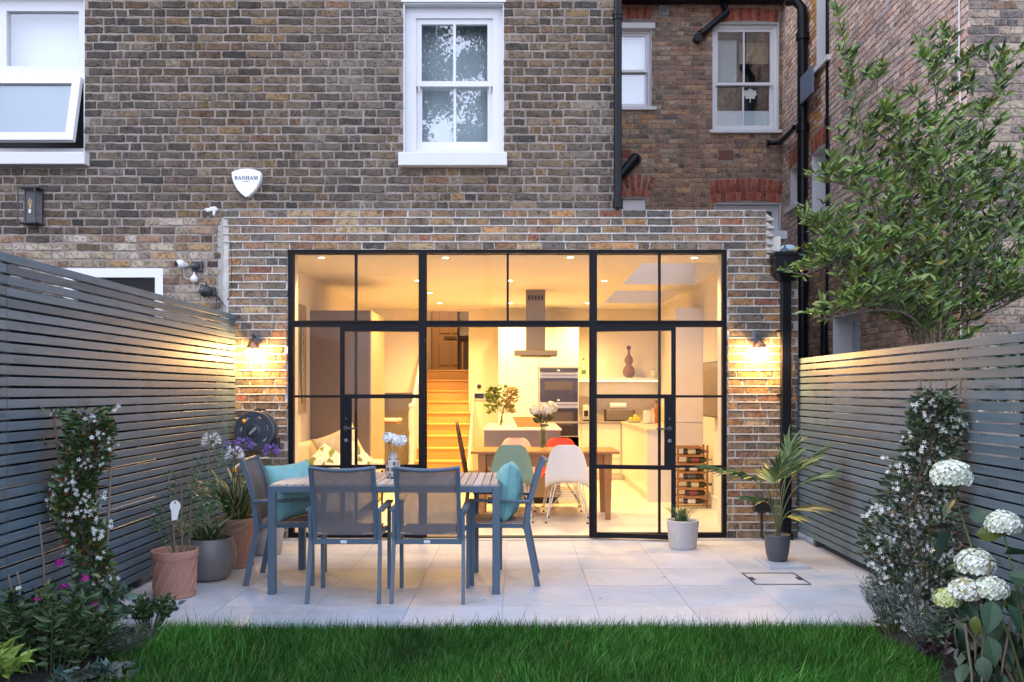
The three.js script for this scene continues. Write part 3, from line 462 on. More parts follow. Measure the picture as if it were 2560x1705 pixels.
// ------------------------------------------------------------ ground
{
  const g = new THREE.PlaneGeometry(160, 160).rotateX(-Math.PI / 2).translate(0, -0.06, -20); tag(part('ground', g, M.soil), 'dark soil ground of the gardens', 'ground', null, 'structure');
  const uvs = g.attributes.uv; for (let i = 0; i < uvs.count; i++) uvs.setXY(i, uvs.getX(i) * 160, uvs.getY(i) * 160);
  const p = thing('patio', 'pale porcelain paving between the house and the lawn', 'paving', [0, 0, 0], 0, null, 'structure');
  part('bedding', boxG(-2.75, 2.7, -0.08, -0.006, -0.02, 3.17), std([0.5, 0.48, 0.48], 0.95), p);
  const mats = [[0.52, 0.545, 0.60], [0.485, 0.515, 0.58], [0.545, 0.56, 0.605], [0.51, 0.53, 0.585]].map((c, i) => std(c, 0.45, { map: shifted(T.stone, i * 0.27, i * 0.41), bumpMap: T.grit, bumpScale: 0.0006 }));
  const rr = RNG(3), zs = [0.0, 0.235, 0.83, 1.43, 2.03, 2.63, 3.18], xs = [-2.72, -2.5, -1.9, -1.3, -0.7, -0.1, 0.5, 1.1, 1.7, 2.3, 2.68], J = 0.0016;
  for (let i = 0; i + 1 < xs.length; i++) for (let k = 0; k + 1 < zs.length; k++) {
    const a = xs[i] + J, b = xs[i + 1] - J, c = zs[k] + J, d = zs[k + 1] - J, gg = new GB();
    gg.box(a, b, -0.005, (rr() - 0.5) * 0.0012, c, d); part('tile', gg.geo(), mats[Math.floor(rr() * 4)], p);
  }
  // slot drain before the threshold, inspection cover and loose slab
  const dr = thing('slot_drain', 'thin steel slot drain along the door threshold', 'drain'); part('channel', boxG(-2.17, 2.5, -0.01, 0.0035, 0.11, 0.155), std([0.42, 0.42, 0.44], 0.5), dr); part('slot', bars([[-2.17, 2.5, 0.0036, 0.0056]], 0.128, 0.137), M.black, dr);
  const cv = thing('inspection_cover', 'square inset drain cover with a dark steel rim in the paving', 'drain cover', [1.9, 0, 1.805]), q = 0.2;
  part('rim', bars([[-q, q, 0.002, 0.005]], -q, -q + 0.01), M.blackIron, cv); part('rim', boxG(-q, q, 0.002, 0.005, q - 0.01, q), M.blackIron, cv); part('rim', boxG(-q, -q + 0.01, 0.002, 0.0048, -q + 0.01, q - 0.01), M.blackIron, cv); part('rim', boxG(q - 0.01, q, 0.002, 0.0048, -q + 0.01, q - 0.01), M.blackIron, cv);
  for (const s of [-1, 1]) part('lift_key_slot', boxG(s < 0 ? -q + 0.012 : q - 0.042, s < 0 ? -q + 0.042 : q - 0.012, 0.002, 0.0046, -0.045, 0.045), M.blackIron, cv);
  const sl = thing('loose_slab', 'single pale paving slab lying under the palm pot', 'slab', [2.11, 0, 1.23]); part('slab', rbox(0.31, 0.026, 0.46, 0.003), mats[3], sl, [0, 0.014, 0]);
}
// lawn edge soil beds
{
  const g = new THREE.PlaneGeometry(5.4, 3.2, 54, 32).rotateX(-Math.PI / 2).translate(0, 0, 4.75), a = g.attributes.position, r = RNG(13), uv = g.attributes.uv;
  for (let i = 0; i < a.count; i++) { const x = a.getX(i), e = Math.max(0, Math.abs(x) - 1.85); a.setY(i, -0.03 + Math.min(0.05, e * 0.12) + (e > 0 ? (r() - 0.4) * 0.035 : 0)); uv.setXY(i, uv.getX(i) * 5.4, uv.getY(i) * 3.2); }
  g.computeVertexNormals(); tag(part('flower_bed', g, M.soil), 'dark planting soil along both fences round the lawn', 'soil', null, 'structure');
}
// grass: blades by the ten thousand
{
  const r = RNG(99), N = 128000, blade = (h, bend, w) => { const g = new GB(), pt = (t) => [bend * t * t, h * t * (1 - 0.15 * t * bend / h), 0], n = 3; for (let i = 0; i < n; i++) { const t0 = i / n, t1 = (i + 1) / n, a = pt(t0), b = pt(t1), w0 = w * (1 - t0 ** 1.6), w1 = w * (1 - t1 ** 1.6); g.quad([a[0], a[1], w0], [a[0], a[1], -w0], [b[0], b[1], -w1 - 1e-5], [b[0], b[1], w1 + 1e-5]); } return g.geo(); };
  const kinds = [blade(0.075, 0.03, 0.0016), blade(0.088, 0.055, 0.0014), blade(0.058, 0.015, 0.0017)], cols = [[0.020, 0.098, 0.008], [0.030, 0.128, 0.011], [0.014, 0.070, 0.007], [0.085, 0.24, 0.045]];
  const lawn = thing('lawn', 'thick dark green unmown grass in the foreground', 'grass', [0, 0, 0], 0, null, 'stuff');
  part('lawn_base', new THREE.PlaneGeometry(4.3, 2.2).rotateX(-Math.PI / 2).translate(0, -0.012, 4.28), std([0.02, 0.035, 0.01], 1), lawn).userData.kind = 'stuff';
  const ms = kinds.map((k, i) => { const m = new THREE.InstancedMesh(k, phys([1, 1, 1], 0.7, { side: THREE.DoubleSide, specularIntensity: 0.35 }), Math.ceil(N / 3)); m.name = 'grass_blades'; m.userData.kind = 'stuff'; lawn.add(m); m.castShadow = m.receiveShadow = true; return m; }), at = [0, 0, 0], col = new THREE.Color();
  for (let i = 0; i < N; i++) {
    const z = 3.17 + r() ** 1.25 * 1.9, edge = 2.1 - 0.10 * (z - 3.2) + 0.07 * Math.sin(z * 7) - (r() < 0.1 ? -0.08 * r() : 0), x = (r() * 2 - 1) * edge, k = i % 3, clump = fbm(x * 0.21 + 0.5, z * 0.21, 8, 3, 3), lean = 9 * fbm(x * 0.2 + 0.5, z * 0.2, 6, 2, 8), s = (0.62 + 0.6 * r()) * (0.8 + 0.4 * clump) * (r() < 0.05 ? 1.5 : 1);
    ms[k].setMatrixAt(at[k], mat4(V(x, -0.02, z), new THREE.Quaternion().setFromAxisAngle(V(Math.cos(lean), 0, Math.sin(lean)), (r() * 0.55 + 0.75 * Math.max(0, clump - 0.5)) * 0.9).multiply(eul((r() - 0.5) * 0.4, r() * 6.3, (r() - 0.5) * 0.4)), V(s, s, s)));
    const c = cols[Math.floor(r() ** 1.7 * 4)], v = 0.35 + 1.35 * clump, dry = r() < 0.06 ? 1 : 0; ms[k].setColorAt(at[k]++, dry ? col.setRGB(0.17 * v, 0.19 * v, 0.07 * v) : col.setRGB(c[0] * v, c[1] * v, c[2] * v));
  }
  ms.forEach((m, k) => { m.count = at[k]; });
}
// ------------------------------------------------------------ slatted fences
function fence(name, label, x, n, pitch, h, side, z1) {
  const f = thing(name, label, 'fence', [x, 0, 0]), r = RNG(n), th = 0.02, variants = [0, 1, 2, 3].map((i) => { const m = M.fence.clone(); m.map = shifted(T.paint, i * 0.31, i * 0.37); m.color.multiplyScalar(0.86 + 0.09 * i); return m; });
  const joint = 3.72;
  for (let i = 0; i < n; i++) {
    const y0 = h - (i + 1) * pitch + 0.012, y1 = h - i * pitch; if (y0 < 0.01) continue;
    for (const [a, b] of [[0.012, joint - 0.002], [joint + 0.002, z1]]) part('slat', slatGeo(b - a, y1 - y0, th, r()), variants[Math.floor(r() * 4)], f, [(r() - 0.5) * 0.003, (y0 + y1) / 2 + (r() - 0.5) * 0.0015, (a + b) / 2]);
  }
  for (let z = 0.45; z < z1; z += 1.62) part('post', boxG(side < 0 ? -0.09 : 0.012, side < 0 ? -0.012 : 0.09, 0, h - 0.02, z - 0.035, z + 0.035), M.fencePost, f);
  return f;
}
const slatCache = {};
function slatGeo(l, h, t, off) { const k = l.toFixed(2) + h.toFixed(4) + Math.floor(off * 4); if (slatCache[k]) return slatCache[k]; const b = 0.002, g = new GB(), z0 = -l / 2, z1 = l / 2, x0 = -t / 2, x1 = t / 2, y0 = -h / 2, y1 = h / 2, u = Math.floor(off * 4) * 0.7;
  const q = (p, d) => g.quad(...p, u, d); // long faces with chamfered arrises, grain along the board
  const ring = [[x0, y0 + b], [x0, y1 - b], [x0 + b, y1], [x1 - b, y1], [x1, y1 - b], [x1, y0 + b], [x1 - b, y0], [x0 + b, y0]];
  for (let i = 0; i < 8; i++) { const [ax, ay] = ring[i], [bx, by] = ring[(i + 1) % 8]; q([[ax, ay, z0], [ax, ay, z1], [bx, by, z1], [bx, by, z0]], ay + u); }
  for (const [z, s] of [[z1, 1], [z0, -1]]) for (let i = 1; i < 7; i++) { const a = [...ring[0], z], c = [...ring[i], z], d = [...ring[i + 1], z], n = [0, 0, s]; s < 0 ? g.tri(a, c, d, n, n, n, [0, 0], [0, 0], [0, 0]) : g.tri(a, d, c, n, n, n, [0, 0], [0, 0], [0, 0]); }
  return slatCache[k] = g.geo(); }
const FL = -2.66, FR = 2.625;
fence('slat_fence', 'tall left garden fence of grey horizontal slats behind the pots', FL - 0.01, 36, 0.0587, 2.105, -1, 8.6);
fence('slat_fence', 'lower right garden fence of grey horizontal slats below the leafy tree', FR + 0.01, 28, 0.0605, 1.69, 1, 8.6);

{ // dark boards added close behind both slatted fences to darken their gaps
  const f = thing('gap_darkening_boards', 'near-black boards added behind the left slatted fence to darken its gaps', 'fence', [FL - 0.17, 0, 0]), g = boxG(-0.012, 0.012, 0, 1.965, -0.072, 0.072), ms = [0.012, 0.016, 0.014].map((v) => std([v, v * 0.95, v * 0.95], 0.85, { map: T.paint }));
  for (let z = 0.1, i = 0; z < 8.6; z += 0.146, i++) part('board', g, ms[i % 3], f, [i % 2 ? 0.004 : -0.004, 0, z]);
  const q = thing('gap_darkening_boards', 'low near-black boards added behind the right slatted fence to darken its lower gaps', 'fence', [FR + 0.17, 0, 0]), g2 = boxG(-0.012, 0.012, 0, 1.0, -0.072, 0.072);
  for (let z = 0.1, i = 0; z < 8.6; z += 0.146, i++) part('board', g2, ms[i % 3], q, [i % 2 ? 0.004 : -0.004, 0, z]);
}
// ------------------------------------------------------------ steel glazed screen with two open doors
{
  const w = thing('glazed_screen', 'black steel framed glass screen filling the extension opening', 'glass screen'), x = (p) => X(p, 0), y = (p) => Y(p, 0), z0 = -0.07, z1 = -0.012;
  const x0 = OPEN.x0 + 0.004, x1 = OPEN.x1 - 0.004, xa = x(733), xb = x(1807), m0 = x(1046), m1 = x(1066), n0 = x(1474), n1 = x(1493), top = OPEN.y1 - 0.003, head = y(632), t1 = y(801), t0 = y(817), ml = [x(885.5), x(891.5)], mc = [x(1266.5), x(1272)], mr = [x(1647), x(1653)];
  part('outer_frame', bars([[x0, xa, 0.005, top], [xb, x1, 0.005, top], [xa, xb, head, top], [xa, m0, 0.005, 0.045], [n1, xb, 0.005, 0.045]], z0, z1), M.steel, w);
  part('mullion', boxG(m0, m1, 0.005, head, z0, z1), M.steel, w); part('mullion', boxG(n0, n1, 0.005, head, z0, z1), M.steel, w);
  part('transom', bars([[xa, m0, t0, t1], [m1, n0, t0, t1], [n1, xb, t0, t1]], z0 + 0.002, z1 - 0.002), M.steel, w);
  part('drip_bar', bars([[xa, m0 - 0.001, t1 - 0.018, t1 - 0.008], [m1, n0, t1 - 0.018, t1 - 0.008], [n1, xb, t1 - 0.018, t1 - 0.008]], z1 - 0.002, z1 + 0.014), M.steel, w);
  const gb = (a, b, c, d) => part('glazing_bar', boxG(a, b, c, d, z0 + 0.012, z1 - 0.008), M.steel, w);
  gb(...ml, t1, head); gb(...mc, t1, head); gb(...mr, t1, head); gb(...ml, 0.045, t0); gb(...mr, 0.045, t0);
  for (const [a, b, c] of [[xa, ml[0]], [ml[1], m0], [n1, mr[0]], [mr[1], xb]]) for (const p of [992, 1168]) gb(a, b, y(p + 2), y(p - 4));
  const pane = (a, b, c, d) => part('pane', boxG(a, b, c, d, -0.042, -0.039), M.glass, w);
  for (const [a, b] of [[xa, ml[0]], [ml[1], m0], [m1, mc[0]], [mc[1], n0], [n1, mr[0]], [mr[1], xb]]) pane(a, b, t1, head);
  const hs = [0.045, y(1170), y(1164), y(994), y(988), t0];
  for (const [a, b] of [[xa, ml[0]], [ml[1], m0], [n1, mr[0]], [mr[1], xb]]) for (let i = 0; i < 3; i++) pane(a, b, hs[2 * i], hs[2 * i + 1]);
  part('threshold', boxG(m1, n0, 0.001, 0.012, -0.09, 0.005), M.blackIron, w);
  // a door leaf opens outwards; local x from the hinge to the lock
  const leaf = (label, hx, dir, deg, handleY) => {
    const d = thing('glazed_door', label, 'door', [hx, 0, 0.012], 0, null), W = 0.785, b0 = 0.02, top2 = 1.985, st = 0.05, lk = 0.042, zf = 0.045;
    d.rotation.y = dir > 0 ? -deg * Math.PI / 180 : deg * Math.PI / 180;
    const B = (a, b, c, e) => dir > 0 ? [a, b, c, e] : [-b, -a, c, e], ya = 0.660, yb = 1.318, rh = 0.038;
    part('hinge_stile', bars([B(0, st, b0, top2)], 0, zf), M.steel, d); part('lock_stile', bars([B(W - lk, W, b0, top2)], 0, zf), M.steel, d);
    part('lock_case', bars([B(W - 0.105, W - lk, ya + rh, yb)], 0.003, zf - 0.003), M.steel, d);
    part('top_rail', bars([B(st, W - lk, top2 - 0.042, top2)], 0, zf), M.steel, d); part('bottom_rail', bars([B(st, W - lk, b0, b0 + 0.042)], 0, zf), M.steel, d);
    part('glazing_bar', bars([B(st, W - lk, ya, ya + rh)], 0.002, zf - 0.002), M.steel, d); part('glazing_bar', bars([B(st, W - lk, yb, yb + rh)], 0.002, zf - 0.002), M.steel, d);
    for (const [a, c, e] of [[lk, b0 + 0.042, ya], [0.105, ya + rh, yb], [lk, yb + rh, top2 - 0.042]]) part('pane', bars([B(st, W - a, c, e)], 0.02, 0.024), M.glass, d);
    const hxx = dir * (W - 0.055), g = new GB().tube([[hxx, 1.04, zf], [hxx, 1.04, zf + 0.045]], 0.012, 0.012, 10).tube([[hxx + dir * 0.012, 1.04, zf + 0.045], [hxx - dir * 0.115, 1.04, zf + 0.045]], 0.0085, 0.0085, 8).tube([[hxx, 1.04, zf], [hxx, 1.04, zf + 0.008]], 0.025, 0.025, 14);
    g.put('handle', M.blackIron, d); new GB().tube([[hxx, 0.93, zf], [hxx, 0.93, zf + 0.012]], 0.017, 0.017, 12).put('lock_cylinder', std([0.16, 0.16, 0.17], 0.3), d); new GB().tube([[hxx, 1.13, zf], [hxx, 1.13, zf + 0.006]], 0.012, 0.012, 12).put('lock_button', M.blackIron, d);
    for (const yy of [0.2, 1.05, 1.8]) part('hinge', new THREE.CylinderGeometry(0.011, 0.011, 0.09, 10), M.steel, d, [0, yy, zf / 2 + 0.02]);
    return d;
  };
  leaf('left glazed steel door leaf folded back against the fixed panes', x(1063), -1, 4.5, 0); leaf('right glazed steel door leaf standing slightly out from the screen behind the concrete pot', x(1478), 1, 12.2, 0);
}

// ------------------------------------------------------------ the room behind
const RL = -2.43, RR = 2.30, RC = 2.72, ZB = -6.0;
{
  const S = (o, label) => tag(o, label, null, null, 'structure');
  S(part('kitchen_floor', boxG(-2.9, 2.9, -0.12, 0, -6.3, -0.075), M.floorIn), 'pale stone floor inside the kitchen');
  S(part('left_room_wall', boxG(RL - 0.25, RL, 0.0, RC, ZB - 0.2, -0.335), M.plaster), 'plain plaster wall on the left of the kitchen');
  S(part('right_room_wall', boxG(RR, RR + 0.3, 0.0, RC, ZB - 0.2, -0.335), M.plaster), 'plain plaster wall on the right of the kitchen');
  // back wall with the stair opening and the dim recess left of it
  const sx0 = -1.62, sx1 = -0.80;
  const bw = part('back_room_wall', wallShape(RL - 0.2, RR + 0.2, 0, RC + 0.2, [[sx0, sx1, 0, 2.70], [-2.25, sx0 - 0.1, 0, 1.36]], 0.2, ZB), M.plaster); S(bw, 'plain plaster wall across the back of the kitchen');
  { // ceiling with two skylight openings
    const s = new THREE.Shape([[RL - 0.2, 0.33], [RR + 0.2, 0.33], [RR + 0.2, 6.2], [RL - 0.2, 6.2]].map((p) => new THREE.Vector2(...p)));
    for (const [a, b] of [[0.87, 2.7], [3.4, 5.05]]) s.holes.push(new THREE.Path([[1.3, a], [1.3, b], [2.2, b], [2.2, a]].map((p) => new THREE.Vector2(...p))));
    const g = new THREE.ExtrudeGeometry(s, { depth: 0.14, bevelEnabled: false }).rotateX(-Math.PI / 2).translate(0, RC, 0);
    S(part('ceiling', g, M.ceiling), 'white ceiling of the kitchen with two skylight openings');
    for (const [i, [a, b]] of [[0.87, 2.7], [3.4, 5.05]].entries()) {
      const sk = thing('skylight', i ? 'farther skylight opening in the kitchen ceiling' : 'nearer skylight opening in the kitchen ceiling by the right wall', 'skylight', [0, 0, 0], 0, null);
      part('shaft', bars([[1.275, 1.299, RC - 0.001, 3.16], [2.201, 2.225, RC - 0.001, 3.16]], -b - 0.02, -a + 0.02), M.ceiling, sk); part('shaft', bars([[1.299, 2.201, RC - 0.001, 3.16]], -b - 0.025, -b - 0.001), M.ceiling, sk); part('shaft', bars([[1.299, 2.201, RC - 0.001, 3.16]], -a + 0.001, -a + 0.025), M.ceiling, sk);
      part('pane', boxG(1.28, 2.22, 3.16, 3.166, -b - 0.02, -a + 0.02), M.glass, sk);
    }
  }
  S(part('header_beam', boxG(RL - 0.2, RR + 0.2, OPEN.y1, RC + 0.14, -0.33, -0.08), M.ceiling), 'plastered beam over the glass screen');
  // hall beyond the stairs, closed all round
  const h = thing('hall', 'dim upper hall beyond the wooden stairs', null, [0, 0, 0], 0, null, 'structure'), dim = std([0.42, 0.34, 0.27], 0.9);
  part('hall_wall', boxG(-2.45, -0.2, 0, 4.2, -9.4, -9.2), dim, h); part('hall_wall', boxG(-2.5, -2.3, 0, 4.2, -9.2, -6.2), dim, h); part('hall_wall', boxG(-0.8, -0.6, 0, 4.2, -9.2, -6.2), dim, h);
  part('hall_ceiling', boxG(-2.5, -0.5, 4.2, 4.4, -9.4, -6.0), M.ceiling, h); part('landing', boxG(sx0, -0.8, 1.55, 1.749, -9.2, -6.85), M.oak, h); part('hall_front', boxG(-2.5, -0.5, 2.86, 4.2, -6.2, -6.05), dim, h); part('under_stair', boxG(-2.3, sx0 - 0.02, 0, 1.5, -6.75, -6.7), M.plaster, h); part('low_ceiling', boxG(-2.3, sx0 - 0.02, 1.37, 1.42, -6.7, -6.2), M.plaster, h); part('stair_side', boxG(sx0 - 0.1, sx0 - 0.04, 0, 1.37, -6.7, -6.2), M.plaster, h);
  const hd = thing('panelled_door', 'panelled wooden hall door at the top of the stairs', 'door', [-1.2, 1.75, -9.19]); const wd = std([0.33, 0.21, 0.12], 0.55);
  part('leaf', boxG(-0.42, 0.16, 0, 2.0, 0, 0.04), wd, hd); for (const [a, b] of [[0.15, 0.62], [0.78, 1.25]]) for (const [c, d] of [[-0.36, -0.16], [-0.1, 0.1]]) part('panel', rbox(d - c, b - a, 0.03, 0.008), wd, hd, [(c + d) / 2, (a + b) / 2, 0.045]); part('letter_box', rbox(0.26, 0.05, 0.02, 0.004), std([0.12, 0.08, 0.05], 0.4), hd, [-0.14, 0.7, 0.06]); part('architrave', bars([[0.16, 0.24, 0, 2.08], [-0.5, -0.42, 0, 2.08]], 0, 0.055), wd, hd);
  const mr = thing('hall_mirror', 'dark framed tall mirror beside the hall door', 'mirror', [-0.99, 1.75, -8.6]); part('frame', bars([[-0.17, -0.13, 0, 1.9], [0.13, 0.17, 0, 1.9], [-0.13, 0.13, 0.62, 0.7], [-0.13, 0.13, 1.84, 1.9]], 0, 0.04), std([0.015, 0.012, 0.012], 0.4), mr); part('glass', boxG(-0.13, 0.13, 0.7, 1.84, 0.005, 0.015), std([0.30, 0.27, 0.25], 0.15, { metalness: 0.5 }), mr); part('lower_panel', boxG(-0.13, 0.13, 0, 0.62, 0.005, 0.02), std([0.06, 0.05, 0.05], 0.5), mr); part('brass_strip', boxG(-0.09, -0.06, 0, 0.58, 0.021, 0.03), std([0.35, 0.22, 0.1], 0.4), mr);
  { const hl = thing('hall_light', 'small round ceiling light in the upper hall beyond the stairs', 'ceiling light', [-1.2, 4.19, -7.9]); part('light_disc', new THREE.CylinderGeometry(0.06, 0.06, 0.02, 20), std([0.02, 0.02, 0.02], 0.6, { emissive: new THREE.Color().setRGB(1, 0.78, 0.5), emissiveIntensity: 6 }), hl, [0, -0.012, 0]); part('trim', lathe([[0.06, -0.02], [0.075, -0.02], [0.078, 0], [0.06, 0]], 20), M.white, hl); const l = new THREE.SpotLight(new THREE.Color().setRGB(1, 0.62, 0.27), 24, 0, 1.3, 0.6, 2); l.position.set(-1.2, 4.16, -7.9); l.target.position.set(-1.2, 0, -7.9); l.castShadow = true; l.shadow.radius = 3; scene.add(l, l.target); }
  // stairs
  const st = thing('staircase', 'honey coloured wooden stairs rising to the hall', 'staircase', [0, 0, 0]);
  for (let i = 1; i <= 10; i++) { const z = -4.55 - (i - 1) * 0.25, y = i * 0.175; part('riser', boxG(sx0 + 0.06, sx1 + 0.05, y - 0.175, y - 0.03, z - 0.02, z), M.oak, st); part('tread', rbox(sx1 - sx0 - 0.01, 0.03, 0.285, 0.01), M.oak, st, [(sx0 + sx1 + 0.11) / 2, y - 0.015, z - 0.118]); }
  { const side = new THREE.Shape([[4.5, 0], [4.5, 0.2], [6.0, 1.29], [6.0, 0]].map((p) => new THREE.Vector2(...p))); for (const xx of [sx0 + 0.02, sx1 + 0.055]) part('string', new THREE.ExtrudeGeometry(side, { depth: 0.03, bevelEnabled: false }).rotateY(Math.PI / 2).translate(xx, 0, 0), M.plaster, st); }
  const nw = thing('newel_post', 'turned white newel post and handrail at the foot of the stairs', 'banister', [-1.545, 0, -4.45]);
  part('post', lathe([[0, 0], [0.045, 0], [0.045, 0.35], [0.03, 0.38], [0.042, 0.42], [0.032, 0.5], [0.04, 0.72], [0.028, 0.78], [0.043, 0.82], [0.043, 1.08], [0.03, 1.1], [0.03, 1.14], [0.0, 1.14]], 16), M.white, nw); part('finial', new THREE.SphereGeometry(0.045, 14, 10), M.white, nw, [0, 1.17, 0]);
  new GB().tube([[0, 1.04, 0], [0, 2.25, -1.72]], 0.026, 0.026, 8).put('handrail', M.white, nw); for (let i = 1; i < 7; i++) { const z = -0.25 * i, yb = 0.175 * i; new GB().tube([[0, yb, z], [0, 1.02 + 0.7 * 0.25 * i, z]], 0.014, 0.014, 8).put('baluster', M.white, nw); }
  // skirting boards
  const sk = thing('skirting', 'moulded white skirting board along the right kitchen wall', 'skirting board'); part('board', boxG(RR - 0.02, RR - 0.001, 0, 0.14, -2.85, -0.36), M.white, sk); part('moulding', boxG(RR - 0.028, RR - 0.001, 0.14, 0.165, -2.85, -0.36), M.white, sk);
}
// downlights: glowing discs with a spot lamp just under each
{
  const ring = lathe([[0.032, -0.002], [0.046, -0.004], [0.048, 0.004], [0.034, 0.006]], 20), disc = new THREE.CircleGeometry(0.032, 20).rotateX(Math.PI / 2), glow = std([0.02, 0.02, 0.02], 0.6, { emissive: new THREE.Color().setRGB(1, 0.80, 0.52), emissiveIntensity: 14 });
  const spots = [[804, 644, 'nearest to the art panel on the left wall'], [1114, 644, 'just inside the open doorway left of centre'], [1426, 643, 'just inside the open doorway right of centre'], [1736, 644, 'between the skylight and the glass at the right'], [1044, 701, 'behind the left mullion, second row'], [1275, 701, 'beside the middle glazing bar, second row'], [1511, 702, 'left of the near skylight, second row'], [1075, 732, 'in front of the stair opening'], [1099, 757.5, 'farthest row, right over the stairs'], [1276, 757.5, 'farthest row, left of the cooker hood'], [1468, 757.5, 'farthest row, over the worktop corner']];
  for (const [px, py, where] of spots) {
    const d = (RC - EYE) * FOCAL / (VPY - py), z = CAMZ - d, x = X(px, z), t = thing('downlight', 'round recessed ceiling downlight ' + where, 'ceiling light', [x, RC, z], 0, 'kitchen ceiling downlights');
    part('trim', ring, M.white, t); part('light_disc', disc, glow, t, [0, -0.0035, 0]);
    const front = z > -1; const l = new THREE.SpotLight(new THREE.Color().setRGB(1, 0.605, 0.178), front ? 7 : 19, 0, front ? 0.95 : 1.25, 0.8, 2); l.position.set(x, RC - 0.012, z); l.target.position.set(x, 0, z); l.castShadow = true; l.shadow.radius = 1.6; scene.add(l, l.target);
  }
}
// ------------------------------------------------------------ kitchen things
{ // tall taupe cabinet on the left
  const c = thing('tall_cabinet', 'tall taupe cupboard standing against the left kitchen wall', 'cupboard', [-2.08, 0, -2.5]);
  part('carcass', boxG(-0.345, 0.345, 0, 2.33, -0.52, 0.5), M.taupe, c); part('front_panel', boxG(-0.345, 0.345, 0.06, 2.328, 0.501, 0.52), M.taupe, c); part('side_panel', boxG(0.346, 0.362, 0.06, 2.329, -0.52, 0.519), std([0.42, 0.31, 0.20], 0.45), c);
}
{ // leaf relief panel on the left wall
  const a = thing('art_panel', 'tall wall panel with carved grey palm leaves on the left wall', 'wall art', [RL + 0.012, 1.75, -1.48]); part('board', boxG(-0.011, 0.012, -0.60, 0.60, -0.23, 0.23), std([0.34, 0.25, 0.17], 0.8), a);
  const leaf = new THREE.Shape(); leaf.moveTo(0, -0.5); leaf.quadraticCurveTo(0.17, 0, 0, 0.5); leaf.quadraticCurveTo(-0.17, 0, 0, -0.5);
  part('leaf_relief', new THREE.ExtrudeGeometry(leaf, { depth: 0.012, bevelEnabled: false }).rotateY(Math.PI / 2).translate(0.012, 0, 0.0), std([0.13, 0.13, 0.11], 0.7), a);
  const g = new GB(), r = RNG(4); for (let i = 0; i < 16; i++) { const y = -0.42 + i * 0.052, s = i % 2 ? 1 : -1; g.tube([[0.027, y, 0], [0.03, y + 0.07, s * 0.035 * (1 + r())], [0.027, y + 0.15, s * 0.05]], 0.005, 0.002, 5); } g.tube([[0.027, -0.5, 0], [0.027, 0.5, 0.01]], 0.006, 0.003, 5); g.put('leaf_vein', std([0.45, 0.38, 0.28], 0.7), a);
}
{ // cream sofa with cushions
  const s = thing('sofa', 'cream upholstered sofa corner inside the left fixed pane', 'sofa', [-2.02, 0, -1.15], 0), f = std([0.74, 0.66, 0.50], 0.9, { map: T.fabric }), c = (w, h, d, x, y, z, n, rz = 0) => { const m = part(n, rbox(w, h, d, 0.05, 4), f, s, [x, y, z], [0, 0, rz]); return m; };
  c(0.78, 0.22, 1.3, 0, 0.25, -0.2, 'base'); c(0.16, 0.5, 1.3, -0.32, 0.58, -0.2, 'backrest', 0.1); c(0.6, 0.14, 1.2, 0.07, 0.42, -0.2, 'seat_cushion'); c(0.8, 0.42, 0.12, 0, 0.38, 0.48, 'armrest'); for (const [x, z] of [[-0.3, 0.4], [0.32, 0.4], [-0.3, -0.75], [0.32, -0.75]]) part('leg', new THREE.CylinderGeometry(0.02, 0.014, 0.14, 10), M.pine, s, [x, 0.07, z]);
}
function pillowGeo(w, h, t, seed) { // pillow: pinched corners, puffed middle
  const r = RNG(seed), n = 18, g = new GB(), P = (i, k, s) => { const u = i / n * 2 - 1, v = k / n * 2 - 1, e = (1 - u ** 4) * (1 - v ** 4), bulge = t / 2 * Math.pow(Math.max(0, (1 - u * u) * (1 - v * v)), 0.42), pin = 1 - 0.09 * (1 - Math.abs(u)) * 0 - 0.10 * (Math.abs(v) < 2 ? (1 - u * u) * v * v : 0), pin2 = 1 - 0.10 * (1 - v * v) * u * u; return [u * w / 2 * pin2, v * h / 2 * pin, s * bulge + e * (0.007 * Math.sin(u * 7 + seed + 2 * v) * Math.sin(v * 6 + 1) + 0.004 * Math.sin(u * 13 - v * 9 + seed * 2) + 0.003 * Math.sin(v * 19 + u * 5))]; };
  for (const s of [1, -1]) for (let i = 0; i < n; i++) for (let k = 0; k < n; k++) { const a = P(i, k, s), b = P(i + 1, k, s), c = P(i + 1, k + 1, s), d = P(i, k + 1, s); s > 0 ? g.quad(a, b, c, d, a[0], a[1]) : g.quad(b, a, d, c, a[0], a[1]); }
  const geo = g.geo(), q = geo.attributes.position, nn = geo.attributes.normal, uv = geo.attributes.uv, map = new Map(), key = (i) => Math.round(q.getX(i) * 2e3) + '/' + Math.round(q.getY(i) * 2e3) + '/' + Math.round(q.getZ(i) * 2e3);
  for (let i = 0; i < q.count; i++) { const k = key(i), v = map.get(k) ?? V(0, 0, 0); v.add(V(nn.getX(i), nn.getY(i), nn.getZ(i))); map.set(k, v); uv.setXY(i, q.getX(i), q.getY(i)); }
  for (let i = 0; i < q.count; i++) { const v = map.get(key(i)).clone().normalize(); nn.setXYZ(i, v.x, v.y, v.z); }
  return geo;
}
